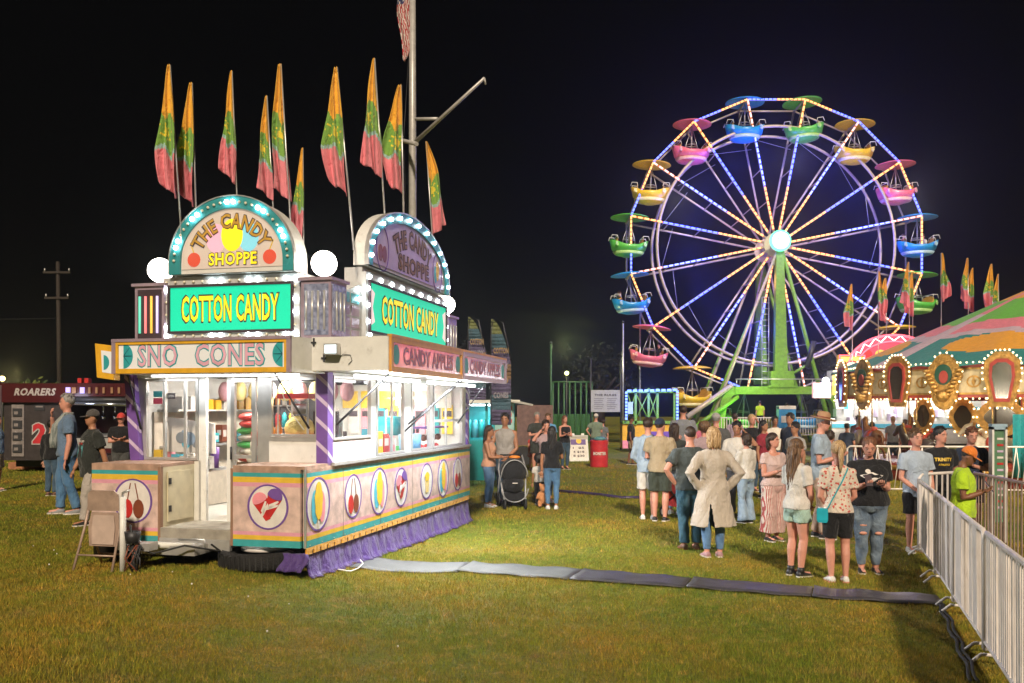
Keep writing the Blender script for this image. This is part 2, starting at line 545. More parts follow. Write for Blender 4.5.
barber(-.12, .56, .14, 1.30, zt)
barber(-2.54, .57, .13, 1.30, zt, .09)
barber(-.06, 6.0, .10, 1.30, zt)

# --- striped skirt panels
def stripes(m, u0, u1, pl, z0, z1, off):
    H = z1 - z0
    segs = [(z1 - .04, z1, ledge), (z1 - .085, z1 - .04, s_teal), (z1 - .145, z1 - .085, s_yel), (z1 - .19, z1 - .145, s_pink),
            (z0 + .165, z1 - .19, wood), (z0 + .125, z0 + .165, s_pink), (z0 + .075, z0 + .125, s_yel), (z0, z0 + .075, s_teal)]
    for a, c, mm in segs:
        m.prism([(u0, a), (u1, a), (u1, c), (u0, c)], pl, -off, 0, mm)
ZB, ZT = .45, 1.29
def art_cotton(m, pl, cx, cz, r):
    q = r / .25
    m.prism(ell(cx - .07 * q, cz - .02 * q, .065 * q, .15 * q, 14), pl, .006, .009, cyan)
    m.prism(ell(cx + .07 * q, cz - .03 * q, .06 * q, .14 * q, 14), pl, .006, .010, cpink)
    m.prism([(cx + .075 * q * math.cos(t) * (1 + .10 * math.sin(7 * t)), cz + .03 * q + .17 * q * math.sin(t)) for t in [2 * PI * i / 22 for i in range(22)]], pl, .010, .013, gold)
    m.prism([(cx - .01 * q, cz - .22 * q), (cx + .01 * q, cz - .22 * q), (cx + .012 * q, cz - .10 * q), (cx - .012 * q, cz - .10 * q)], pl, .006, .011, m_white)
def art_apple(m, pl, cx, cz, r):
    q = r / .25
    for dx, c in ((-.055, red), (.06, brown)):
        m.prism(ell(cx + dx * q, cz - .07 * q, .055 * q, .085 * q, 14), pl, .006, .010, c)
        m.prism([(cx + dx * q - .006, cz), (cx + dx * q + .006, cz), (cx + dx * .4 * q + .006, cz + .16 * q), (cx + dx * .4 * q - .006, cz + .16 * q)], pl, .006, .009, brown)
def art_cones(m, pl, cx, cz, r):
    q = r / .25
    for dx, dz, c, rot in ((-.07, .02, cpink, -25), (.07, .06, purple, 20)):
        a = R(rot)
        def t(x, z): return (cx + (dx + x * math.cos(a) + z * math.sin(a)) * q, cz + (dz - x * math.sin(a) + z * math.cos(a)) * q)
        m.prism([t(-.080, .02), t(-.028, -.18), t(.028, -.18), t(.080, .02)], pl, .006, .010, red)
        m.prism([t(-.048, -.10), t(-.040, -.13), t(.058, -.06), t(.066, -.03)], pl, .010, .0125, m_white)
        m.prism([t(-.035, -.07), t(-.02, -.12), t(.06, -.01), t(.045, .0)], pl, .010, .0125, m_white)
        m.prism([t(.082 * math.cos(k), .03 + (.078 if math.sin(k) > 0 else .03) * math.sin(k)) for k in [2 * PI * i / 16 for i in range(16)]], pl, .0125, .016, c)
def art_popcorn(m, pl, cx, cz, r):
    q = r / .25
    m.prism([(cx - .05 * q, cz - .15 * q), (cx + .05 * q, cz - .15 * q), (cx + .08 * q, cz + .02 * q), (cx - .08 * q, cz + .02 * q)], pl, .006, .009, m_white)
    for k in (-1, 0, 1): m.prism([(cx + (k * .04 - .012) * q, cz - .15 * q), (cx + (k * .04 + .008) * q, cz - .15 * q), (cx + (k * .055 + .012) * q, cz + .02 * q), (cx + (k * .055 - .012) * q, cz + .02 * q)], pl, .009, .011, gold)
    m.prism([(cx + .085 * q * math.cos(t) * (1 + .12 * math.sin(5 * t)), cz + .06 * q + .06 * q * math.sin(t)) for t in [2 * PI * i / 20 for i in range(20)]], pl, .011, .014, gold)
def badge(par, pl, cx, cz, rx, rz, art):
    m = MB()
    m.prism(ell(cx, cz, rx, rz, 32), pl, 0, .003, m_white)
    m.ring(ell(cx, cz, rx, rz, 32), ell(cx, cz, rx * .90, rz * .93, 32), pl, .001, .006, purple)
    art(m, pl, cx, cz + (.02 if art is art_cones else 0), min(rx * 1.15, rz) * (1.12 if art is art_cones else 1.25 if art is art_apple else 1.05))
    m.build('badge', par)
xp = fx(233, 0)
b = MB(); stripes(b, xp, -.03, fp(0), ZB, ZT, .04)
b.prism([(xp - .03, ZB), (xp, ZB), (xp, ZT + .003), (xp - .03, ZT + .003)], fp(0), -.05, .004, mat('brown_wood_edge', (.30, .17, .11), .6))
b.box((xp, 0.0, ZT), (0.02, .66, ZT + .035), ledge)
pr = b.build('skirt_panel', T)
badge(pr, fp(0), fx(268, 0), lz(507, -.4, 0), .245, .245, art_cones)
xa, xb = -2.62, fx(158, 0)
b = MB(); stripes(b, xa, xb, fp(0), ZB, ZT, .04)
b.prism([(xb, ZB), (xb + .03, ZB), (xb + .03, ZT + .003), (xb, ZT + .003)], fp(0), -.05, .004, MATS['brown_wood_edge'])
b.box((xa, 0, ZT), (xb + .03, .66, ZT + .035), ledge)
pl_ = b.build('skirt_panel', T)
badge(pl_, fp(0), fx(133, 0), lz(501, -2, 0), .25, .25, art_apple)
b = MB(); stripes(b, 0.04, 6.16, sp(0.03), ZB, ZT, .05)
b.box((-.06, .66, ZT + .002), (.06, 6.16, ZT + .037), alu)
b.box((.012, -.006, ZB), (.034, .012, ZT), alu)
psd = b.build('skirt_panel', T)
def eb(px, py, wpx, hpx, art):
    v = sv(px, .03); D = C0.y + CT * v
    z = lz(py, .03, v)
    w = sv(px + wpx / 2, .03) - sv(px - wpx / 2, .03)
    badge(psd, sp(.03), v, z, w / 2, hpx / F * D / 2, art)
for a in ((318, 504, 24, 54, art_cotton), (353, 496, 17, 44, art_apple), (379, 491, 17, 47, art_cotton), (401, 487, 13, 39, art_cones), (426.5, 481, 12, 36, art_popcorn), (443, 478, 11, 38, art_cotton), (457.5, 474, 9, 33, art_apple)): eb(*a)
# porch: recess floor, cream cupboard wall with hatch, step rail
b = MB()
b.box((xb + .03, .0, ZB - .03), (xp - .03, .66, ZB + .17), mat('porch_plate', (.34, .31, .26), .6, var=.25))
b.box((xb + .03, -.02, ZB - .06), (xp - .03, .03, ZB + .06), alu)
b.build('porch_floor', T)
cream = mat('cream_metal', (.62, .55, .38), .45, var=.1, wear=(.45, .38, .25))
b = MB(); b.box((xb + .0, .05, ZB + .17), (xb + .028, .66, ZT), cream)
w_ = b.build('porch_wall', T)
b = MB(); b.box((xb + .031, .12, ZB + .22), (xb + .045, .60, ZT - .06), cream)
hk = b.build('hatch', w_)
b = MB()
for z in (ZB + .33, ZT - .2): b.box((xb + .046, .13, z), (xb + .056, .17, z + .07), darkm)
b.build('hinge', hk)
seam = mat('panel_seam', (.22, .16, .14), .7)
for v_ in (.95, 2.1, 3.3, 4.5, 5.5):
    b = MB(); b.prism([(v_, ZB + .01), (v_ + .008, ZB + .01), (v_ + .008, ZT - .05), (v_, ZT - .05)], sp(.031), 0, .0015, seam); b.build('seam', psd)
b = MB()
for v_ in np.arange(.1, 6.1, .3):
    for z_ in (ZB + .02, ZT - .02): b.sphere((.032, v_, z_), .007, alu, 6, 4)
b.build('rivets', psd, kind='stuff')
# orange toothed valance and purple drape under the side
org = cloth('orange_valance', (.80, .38, .03)); pdr = cloth('purple_drape', (.085, .045, .20), rough=.5)
b = MB()
n = 34
for k in range(n):
    a = .02 + 6.12 * k / n; c = .02 + 6.12 * (k + 1) / n; zb_ = ZB - .075
    b.prism([(a, zb_), (c - .04, zb_), (c - .04, ZB - .03), (c, ZB - .03), (c, ZB - .002), (a, ZB - .002)], sp(.028), -.01, .004, org)
    b.prism([(c - .035, zb_ - .0), (c - .005, zb_), (c - .005, ZB - .03), (c - .035, ZB - .03)], sp(.022), -.006, .002, dk)
b.build('valance', T)
b = MB(); rows = []
N = 150
for j in range(9):
    row = []
    for i in range(N + 1):
        y = .0 + 6.13 * i / N; t = j / 8
        gz = gh(*(C0.xy + V((CT * .1 - ST * y, ST * .1 + CT * y)))) + .012
        wv = math.sin(y * 9 + 2 * math.sin(y * 2.3)) * .5 + .5 * math.sin(y * 23 + 3 * t)
        x = .01 + .07 * t ** 1.5 + (.04 * wv) * t + .015 * math.sin(y * 41) * t
        z = (ZB - .05) * (1 - t) + gz * t - .05 * math.sin(PI * t) * .3 + .012 * wv * math.sin(PI * t)
        if j == 8: z = gz + .005; x += .03
        row.append(V((x, y, z)))
    rows.append(row)
vs = [p for r in rows for p in r]; W = N + 1
b.add(vs, [(j * W + i, j * W + i + 1, (j + 1) * W + i + 1, (j + 1) * W + i) for j in range(8) for i in range(N)], pdr, True)
dr = b.build('drape', T)
md = dr.modifiers.new('thick', 'SOLIDIFY'); md.thickness = .008
b = MB(); vs = []
for j in range(7):
    for i in range(9):
        t = j / 6; s_ = i / 8
        vs.append(V((-.22 + .30 * s_ + .03 * math.sin(5 * t), -.03 - .10 * t + .03 * math.sin(s_ * 12), (ZB - .05) * (1 - t) + .22 * t + .0 * s_)))
b.add(vs, [(j * 9 + i, j * 9 + i + 1, (j + 1) * 9 + i + 1, (j + 1) * 9 + i) for j in range(6) for i in range(8)], pdr, True)
b.build('drape', T).modifiers.new('thick', 'SOLIDIFY').thickness = .008

# --- front marquee with SNO CONES
mq_w = glow('marquee_panel_glow', (.88, .85, .80), .36)  # emission put into the sign panel to brighten its white
X0, X1, Z0, Z1 = -2.34, -.13, 2.335, 2.72
b = MB()
b.hexa([(X0, 0, Z0), (X1, 0, Z0), (-.0, .62, Z0), (X0, .62, Z0)], [(X0, 0, Z1), (X1, 0, Z1), (-.0, .62, Z1), (X0, .62, Z1)], white)
mq = b.build('front_marquee', T)
b = MB(); pl = fp(0)
b.prism([(X0 + .06, Z0 + .05), (X1 - .06, Z0 + .05), (X1 - .06, Z1 - .07), (X0 + .06, Z1 - .07)], pl, 0, .006, mq_w)
b.build('sign_face', mq)
b = MB()
b.ring([(X0, Z0), (X1, Z0), (X1, Z1), (X0, Z1)], [(X0 + .05, Z0 + .0), (X1 - .05, Z0 + .0), (X1 - .05, Z1 - .0), (X0 + .05, Z1 - .0)], pl, -.02, .03, mauve)
b.ring([(X0 + .05, Z0 + .001), (X1 - .05, Z0 + .001), (X1 - .05, Z1 - .03), (X0 + .05, Z1 - .03)], [(X0 + .08, Z0 + .055), (X1 - .08, Z0 + .055), (X1 - .08, Z1 - .06), (X0 + .08, Z1 - .06)], pl, -.01, .024, mat('amber_trim', (.78, .42, .03), .4))
b.prism([(X0, Z1 - .03), (X1, Z1 - .03), (X1, Z1 + .004), (X0, Z1 + .004)], pl, -.02, .034, mauve)
b.build('frame', mq)
tealp = mat('sign_teal', (.03, .36, .40), .5); signpink = mat('sign_pink', (.78, .42, .56), .5); signteal_d = mat('sign_dark_teal', (.01, .12, .15), .5)
zc_ = lz(355, -1.2, 0)
for t_, c_, w_ in (('SNO', fx(158, 0), .49), ('CONES', fx(230, 0), .83)):
    for nm, mm, bo, of, e in (('lettering', tealp, .055, .008, .03), ('lettering', signpink, .015, .012, 0)):
        b = MB(); b.text(t_, pl, c_, zc_, w_ + e, .24 + e, of, mm, bo); b.build(nm, mq)
for sx, cxp in ((1, 124), (-1, 283)):
    cx = fx(cxp, 0)
    pts = [(cx + sx * .12 * math.sin(R(a)), zc_ + .14 * math.cos(R(a))) for a in range(0, 181, 12)]
    b = MB(); b.prism(pts, pl, .006, .010, tealp)
    for a in (45, 90, 135): b.prism([(cx, zc_ - .008), (cx, zc_ + .008), (cx + sx * .11 * math.sin(R(a)), zc_ + .13 * math.cos(R(a)) + .004), (cx + sx * .11 * math.sin(R(a)), zc_ + .13 * math.cos(R(a)) - .004)], pl, .010, .012, signteal_d)
    b.build('citrus_emblem', mq)
# small yellow wing sign at the left
b = MB(); P2 = Plane((fx(113.5, .10), .10, 0), (1, .06, 0), (0, 0, 1))
b.prism([(-.21, 2.30), (0, 2.27), (0, 2.66), (-.235, 2.69)], P2, -.12, 0, mat('amber_trim'))
b.prism([(-.14, 2.36), (-.01, 2.34), (-.01, 2.59), (-.155, 2.61)], P2, 0, .005, mq_w)
b.prism([(-.12 + .07 * math.sin(R(a)), 2.47 + .085 * math.cos(R(a))) for a in range(0, 181, 15)], P2, .005, .008, tealp)
b.build('wing_sign', T)

# --- roof deck and side marquee with two signs
b = MB()
MZ0, MZ1 = 2.335, 2.72
b.box((0.004, .2, MZ0 + .02), (.9, 5.2, MZ1), white)
b.box((0.004, 5.2, MZ0 + .05), (.25, 6.1, MZ1 - .05), white)
smq = b.build('side_marquee', T)
sil = mat('mirror_acrylic', (.60, .52, .62), .18, .55, var=.25, scale=3)
va, vb, vc = .2, sv(461, .9), 5.2
for u0, u1, txt, trim in ((va, vb, 'CANDY APPLES', orange_t), (vb + .03, vc, 'CANDY APPLES', mauve)):
    pl = sp(.9)
    b = MB(); b.prism([(u0 + .04, MZ0 + .05), (u1 - .04, MZ0 + .05), (u1 - .04, MZ1 - .05), (u0 + .04, MZ1 - .05)], pl, 0, .012, sil)
    sf = b.build('sign_face', smq)
    b = MB()
    b.ring([(u0, MZ0), (u1, MZ0), (u1, MZ1), (u0, MZ1)], [(u0 + .06, MZ0 + .06), (u1 - .06, MZ0 + .06), (u1 - .06, MZ1 - .06), (u0 + .06, MZ1 - .06)], pl, -.01, .03, trim)
    b.prism([(u0, MZ1 - .01), (u1, MZ1 - .01), (u1, MZ1 + .02), (u0, MZ1 + .02)], pl, -.02, .035, orange_t)
    b.build('frame', smq)
    b = MB(); b.text(txt, pl, (u0 + u1) / 2, (MZ0 + MZ1) / 2, (u1 - u0) * .70, .20, .014, purple, .05); b.build('lettering', smq)
    b = MB(); b.text(txt, pl, (u0 + u1) / 2, (MZ0 + MZ1) / 2, (u1 - u0) * .69, .18, .017, cpink, .0); b.build('lettering', smq)
    for e in (u0 + .18, u1 - .18):
        b = MB(); b.prism(ell(e, (MZ0 + MZ1) / 2, .09, .11, 14), pl, .013, .016, tealp); b.build('citrus_emblem', smq)
# cheek details: floodlight, latches
b = MB(); px_ = Plane((0, .2, 0), (1, 0, 0), (0, 0, 1))
for q in ((.02, 2.62), (.14, 2.45)):
    b.box((q[0], .19, q[1]), (q[0] + .02, .2, q[1] + .09), darkm); b.box((q[0] - .02, .185, q[1] + .03), (q[0] + .04, .192, q[1] + .05), darkm)
b.tube([(.34, .19, 2.50), (.38, .18, 2.53), (.46, .19, 2.52), (.48, .19, 2.46), (.44, .185, 2.42)], .004, black, 5)
b.build('latch', smq)
b = MB(); b.box((.20, .08, 2.52), (.36, .16, 2.64), alu); b.box((.26, .15, 2.55), (.30, .2, 2.60), darkm)
fl = b.build('floodlight', T)
b = MB(); b.box((.215, .074, 2.535), (.345, .0805, 2.625), glow('floodlight_lens', (.8, .95, 1), 1.6)); b.build('lens', fl)

# --- upper box (cupola) with lit sign boards
teal_lit = glow('backlit_teal', (.01, .60, .34), .95); yel_lit = glow('backlit_yellow', (.95, .72, .02), .95); ltg = glow('backlit_arch_panel', (.78, .62, .50), .42)
tealmetal = mat('teal_metal', (.05, .33, .36), .4, .2); dirty = mat('dirty_white_board', (.50, .49, .48), .5, wear=(.36, .33, .31))
UZ0, UZ1 = 2.72, 3.53
SB0, SB1 = sv(366, 0), 4.98
b = MB()
b.box((-2.03, .70, UZ0), (-.42, 4.96, UZ1), dirty)
b.box((-.42, SB0 + .02, UZ0), (-.05, 4.97, UZ1), dirty)
b.build('roof_box', T)
bulb_on = glow('bulb_lit', (.80, .96, 1), 28, True); bulb_off = mat('bulb_unlit', (.75, .68, .52), .3)
sb_on = MB().sphere((0, 0, 0), .026, bulb_on, 8, 6).mesh('bulb'); sb_off = MB().sphere((0, 0, 0), .017, bulb_off, 8, 6).mesh('bulb')
def bulb(par, p, on):
    o = bpy.data.objects.new('bulb', sb_on if on else sb_off); COL.objects.link(o); o.parent = par; o.location = p
def board(pl, u0, u1, z0, z1, txt, txw, off, bulbs, wedges=False):
    """sign board: pale border with bulbs, teal backlit face, yellow outlined lettering"""
    b = MB(); f = .10
    b.prism([(u0, z0), (u1, z0), (u1, z1), (u0, z1)], pl, -.06, 0, dirty)
    o = b.build('sign_board', T)
    b = MB()
    i0, i1, j0, j1 = u0 + f, u1 - f, z0 + f, z1 - f * 1.25
    b.ring([(i0 - .03, j0 - .03), (i1 + .03, j0 - .03), (i1 + .03, j1 + .03), (i0 - .03, j1 + .03)], [(i0, j0), (i1, j0), (i1, j1), (i0, j1)], pl, 0.001, .03, dk)
    b.build('frame', o)
    b = MB(); b.prism([(i0, j0), (i1, j0), (i1, j1), (i0, j1)], pl, .001, .008, teal_lit)
    if wedges:
        for sx, e in ((1, i0 + .02), (-1, i1 - .02)):
            b.prism([(e, j0 + .06), (e + sx * .14, j0 + .12), (e + sx * .07, (j0 + j1) / 2), (e + sx * .14, j1 - .12), (e, j1 - .06)], pl, .009, .012, glow('backlit_pale_pink', (.95, .72, .70), .8))
    b.build('sign_face', o)
    cx, cz = (u0 + u1) / 2, (j0 + j1) / 2 + .0
    h = (j1 - j0) * .60
    b = MB(); b.text(txt, pl, cx, cz, txw + .03, h + .04, .013, dk, .06); b.build('lettering', o)
    b = MB(); b.text(txt, pl, cx, cz, txw, h, .018, yel_lit, .02); b.build('lettering', o)
    for (a, c, on) in bulbs(u0, u1, z0, z1, f): bulb(o, pl.p(a, c, .012), on)
    return o
def fb(u0, u1, z0, z1, f):
    n = 15; out = []
    for k in range(n):
        u = u0 + .05 + (u1 - u0 - .1) * k / (n - 1)
        on = k in (5, 6, 9, 10, 13, 14) ; on2 = k in (0, 5, 6, 9, 10, 13, 14)
        out += [(u, z1 - f * .6, on or k == 1 and False), (u, z0 + f * .45, on2)]
    for k in range(1, 5):
        z = z0 + (z1 - z0) * k / 5
        out += [(u0 + .05, z, k in (1, 4)), (u1 - .05, z, k in (2, 3))]
    return out
def sb(u0, u1, z0, z1, f):
    out = []
    for k in range(9):
        u = u0 + .1 + (u1 - u0 - .2) * k / 8
        out += [(u, z1 - f * .55, True), (u, z0 + f * .45, k % 3 != 1)]
    for k in range(1, 4):
        z = z0 + (z1 - z0) * k / 4
        out += [(u0 + .05, z, True), (u1 - .05, z, True)]
    return out
FB0, FB1 = fx(164, .65), fx(300, .65)
board(fp(.64), FB0, FB1, 2.76, UZ1 - .03, 'COTTON CANDY', 1.26, 0, fb)
board(sp(.0), SB0, SB1, 2.83, 3.66, 'COTTON CANDY', 2.3, 0, sb, True)
b = MB(); b.box((-.30, SB0 + .02, 3.53), (-.062, 4.98, 3.72), dirty); b.build('roof_box', T)
# corner boxes with coloured tubes and globes on top
tubem = {k: glow('tube_' + k, c, 1.0) for k, c in dict(green=(.15, .75, .5), pink=(1, .25, .25), amber=(1, .55, .08), violet=(.75, .6, 1)).items()}
prismatic = mat('prismatic_foil', (.34, .36, .46), .25, .5, var=.7, scale=18, wear=(.70, .38, .22), wscale=5, emit=(.30, .30, .42), es=.25)  # faint emission added so the foil faces do not go dark
globe_m = glow('globe_lit', (1, .93, .82), 14, True)
def lantern(px0, px1, y, dark, depth=.42, second=True):
    x0, x1 = fx(px0, y), fx(px1, y)
    b = MB(); b.box((x0, y, 2.73), (x1, y + depth, 3.40), mauve)
    b.box((x0 - .03, y - .03, 3.40), (x1 + .03, y + depth + .03, 3.435), mauve)
    o = b.build('corner_box', T)
    w = x1 - x0
    b = MB(); b.prism([(x0 + .04, 2.78), (x1 - .03, 2.78), (x1 - .03, 3.36), (x0 + .04, 3.36)], fp(y), 0, .006, prismatic if not dark else dk); b.build('foil_face', o)
    for k, c in enumerate(('green', 'pink', 'amber', 'violet')):
        b = MB(); xx = x0 + w * (.2 + .2 * k)
        mm = tubem[c] if not second else alu
        b.tube([(xx, y - .02, 2.84), (xx, y - .02, 3.28)], .014, mm, 8); b.build('light_tube', o)
    if second:
        pl = sp(x1)
        b = MB(); b.prism([(y + .03, 2.78), (y + depth - .03, 2.78), (y + depth - .03, 3.36), (y + .03, 3.36)], pl, 0, .006, prismatic); b.build('foil_face', o)
        for k in range(3):
            b = MB(); yy = y + depth * (.25 + .25 * k); b.tube([(x1 + .02, yy, 2.84), (x1 + .02, yy, 3.28)], .014, alu, 8); b.build('light_tube', o)
    return (x0 + x1) / 2, y + depth / 2
def globe(x, y, z, r=.148):
    b = MB(); b.tube([(x, y, z - .02), (x, y, z + .05)], .05, mauve); o = b.build('globe_lamp', T)
    b = MB(); b.sphere((x, y, z + .04 + r), r, globe_m, 24, 16); b.build('globe', o)
a = lantern(135, 164, .60, True, second=False); globe(a[0] + .0, a[1], 3.435)
a = lantern(301, 331, .60, False); globe(a[0], a[1], 3.435)
b = MB(); b.box((-.35, 5.05, 2.73), (.0, 5.5, 3.42), mauve); b.box((-.38, 5.02, 3.42), (.03, 5.53, 3.455), mauve)
o_ = b.build('corner_box', T)
for k in range(3):
    b = MB(); b.tube([(.02, 5.13 + .14 * k, 2.84), (.02, 5.13 + .14 * k, 3.3)], .014, alu, 8); b.build('light_tube', o_)
globe(-.12, 5.3, 3.455)
# infill with perforated metal between corner box and side board
b = MB(); b.prism([(1.03, 2.73), (SB0 - .01, 2.73), (SB0 - .01, 3.5), (1.03, 3.30)], sp(-.06), -.05, 0, dirty)
o_ = b.build('infill_panel', T)
for i in range(2):
    for j in range(4):
        b = MB(); y0 = 1.10 + i * .28; z0 = 2.78 + j * .15
        b.prism([(y0, z0), (y0 + .22, z0), (y0 + .22, z0 + .12), (y0, z0 + .12)], sp(-.06), 0, .01, tealmetal if j == 3 else mauve); b.build('tile', o_)
for z in (2.85, 3.15, 3.30, 3.42): bulb(o_, (-.03, 1.05 if z < 3.2 else SB0 - .12, z), True)

# --- arches
def arch(pl, cx, z0, rx, rz, depth, ring_m, face_m, bulbs, leg=0.0, nm='arch_sign'):
    n = 28
    out = [(cx + rx, z0)] + [(cx + rx * math.cos(R(a)), z0 + leg + rz * math.sin(R(a))) for a in [180 * i / n for i in range(n + 1)]] + [(cx - rx, z0)]
    ri, rj = rx - .14, rz - .14
    inn = [(cx + ri, z0)] + [(cx + ri * math.cos(R(a)), z0 + leg + rj * math.sin(R(a))) for a in [180 * i / n for i in range(n + 1)]] + [(cx - ri, z0)]
    b = MB(); b.prism(out, pl, -depth, 0, white)
    o = b.build(nm, T)
    b = MB(); b.ring(out, inn, pl, .001, .035, ring_m)
    b.ring([(cx + (x - cx) * 1.015, z0 + (z - z0) * 1.015) for x, z in out], out, pl, -.01, .045, alu)
    b.build('frame', o)
    inb = [(cx + (x - cx) * .985, z0 + .06 + (z - z0 - .0) * .93) for x, z in inn]
    b = MB(); b.prism(inb, pl, .001, .01, face_m); b.build('sign_face', o)
    for k, on in bulbs:
        a = R(180 * k)
        rr = 1.0
        bulb(o, pl.p(cx + (rx - .07) * math.cos(a), z0 + leg + (rz - .07) * math.sin(a), .05), on)
    return o
AF0, AF1 = fx(172, .62), fx(296, .62)
acx = (AF0 + AF1) / 2; arx = (AF1 - AF0) / 2
pf = fp(.60)
af = arch(pf, acx, UZ1 - .01, arx, .76, .30, tealmetal, ltg, [(.015 + .97 * k / 27, k in (3, 4, 8, 9, 13, 14, 19, 20, 24, 25)) for k in range(28)], .13)
rr = arx - .30
for mm, bo, of, e in ((dk, .07, .013, .02), (mat('lettering_gold', (.60, .33, .05), .5), .02, .017, 0)):
    b = MB(); b.text('THE CANDY', pf, acx, 0, 1.14 + e, .17 + e, of + .006, mm, bo, arc=(.50, UZ1 + .095)); b.build('lettering', af)
    mm2 = dk if mm is dk else yel_lit
    b = MB(); b.text('SHOPPE', pf, acx + .02, UZ1 + .155, .62 + e, .145 + e, of + .006, mm2, bo); b.build('lettering', af)
b = MB(); cz = UZ1 + .43
glc = {n_: glow('backlit_' + n_, c_, .75) for n_, c_ in dict(cyan=(.25, .65, .75), pink=(.9, .45, .55), red=(.65, .08, .04)).items()}
b.prism(ell(acx - .20, cz - .03, .13, .17, 20), pf, .011, .013, glc['pink'])
b.prism(ell(acx + .22, cz - .03, .13, .17, 20), pf, .011, .013, glc['cyan'])
b.prism(ell(acx + .01, cz, .14, .19, 22), pf, .014, .017, yel_lit)
for sx in (-1, 1):
    b.prism(ell(acx + sx * .49, UZ1 + .16, .085, .085, 16), pf, .011, .015, glc['red'])
    b.prism([(acx + sx * .49 - .007, UZ1 + .24), (acx + sx * .49 + .007, UZ1 + .24), (acx + sx * .54 + .007, UZ1 + .36), (acx + sx * .54 - .007, UZ1 + .36)], pf, .011, .014, gold)
b.build('candy_emblem', af)
ps = sp(.0); scx = (SB0 + SB1) / 2 ; srx = (SB1 - SB0) / 2
sa = arch(ps, scx, 3.745, srx, .78, .17, tealmetal, mat('lilac_sign_face', (.52, .40, .50), .35, .2), [(k / 13, True) for k in range(14)], .13)
dullgold = mat('tarnished_lettering', (.28, .15, .07), .5); 
for mm, bo, of, e in ((dk, .07, .013, .03), (dullgold, .02, .017, 0)):
    b = MB(); b.text('THE CANDY', ps, scx + .05, 0, 1.55 + e, .25 + e, of, mm, bo, arc=(1.6, 2.73)); b.build('lettering', sa)
    b = MB(); b.text('SHOPPE', ps, scx + .08, 3.96, 1.25 + e, .22 + e, of, mm, bo); b.build('lettering', sa)
b = MB()
for sx in (-1, 1):
    b.ring(ell(scx + sx * 1.12, 4.03, .22, .30, 24), ell(scx + sx * 1.12, 4.03, .20, .28, 24), ps, .011, .016, purple)
for dx in (-.07, .07): b.prism(ell(scx - 1.12 + dx, 3.97, .07, .11, 14), ps, .011, .016, brown)
b.prism(ell(scx + 1.12, 4.06, .07, .15, 14), ps, .012, .016, gold); b.prism(ell(scx + 1.03, 4.0, .06, .13, 14), ps, .011, .015, cyan)
b.build('candy_emblem', sa)

# --- fluorescent tubes under the side marquee, an added one in front, struts holding the awnings
tube_w = glow('fluorescent_tube', (.95, .98, 1), 12)
for a_, c_ in (((.45, .35, 2.30), (.45, 2.4, 2.30)), ((.45, 2.75, 2.30), (.45, 5.0, 2.30)), ((-2.2, .50, 2.325), (-.3, .50, 2.325))):  # last entry: thin front tube added with its own weak lamp
    b = MB(); b.tube([a_, c_], .02 if a_[0] > 0 else .008, tube_w, 8); b.build('light_tube', T)
    L_ = (V(c_) - V(a_)).length; mid = (V(a_) + V(c_)) / 2 - V((0, 0, .03))
    o = lamp('AREA', 'awning_light', mid, (150 if abs(a_[0] - c_[0]) < .01 else 10) * L_ / 2, (.95, .98, 1), .06, L_, parent=T)
    o.rotation_euler = (0, R(-32), 0) if abs(a_[0] - c_[0]) < .01 else (0, 0, R(90))
for pts in (((.0, sv(336, 0), 1.75), (.62, .9, 2.34)), ((.0, 3.05, 1.62), (.66, 3.5, 2.34)), ((.0, 3.2, 1.72), (.68, 3.6, 2.34)), ((.02, 5.5, 1.7), (.6, 5.1, 2.34)), ((-.25, .64, 1.72), (-.42, .15, 2.34)), ((-2.42, .6, 1.7), (-2.3, .2, 2.34))):
    b = MB(); b.tube(pts, .009, darkm, 6); q = V(pts[0]).lerp(V(pts[1]), .5); b.tube([pts[0], q], .014, darkm, 6); b.build('gas_strut', T)
b = MB(); b.tube([(-.30, .62, 1.7), (-.5, .60, 1.95), (-.56, .58, 2.15), (-.42, .58, 2.24), (-.20, .58, 2.25)], .007, offw, 6); b.build('cable', T)
# interior lights
for y in (1.6, 3.4, 5.1):
    o = lamp('AREA', 'ceiling_light', (-1.25, y, 2.41), 85, (1, .94, .84), .25, 1.5, parent=T)
    b = MB(); b.box((-1.35, y - .7, 2.42), (-1.15, y + .7, 2.438), glow('ceiling_tube', (1, .95, .85), 3)); b.build('ceiling_fixture', T)
# interior counter + back shelf
b = MB(); b.box((-2.46, 1.0, 1.9), (-2.2, 5.9, 1.93), alu); b.box((-2.46, 1.0, 1.45), (-2.2, 5.9, 1.48), alu)
b.box((-.45, .75, 1.18), (-.06, 6.0, 1.22), alu); b.box((-2.46, .75, 1.18), (xd0 - .06, 1.3, 1.22), alu)
b.box((-.47, .75, .62), (-.44, 6.0, 1.18), offw)
b.build('counter', T)
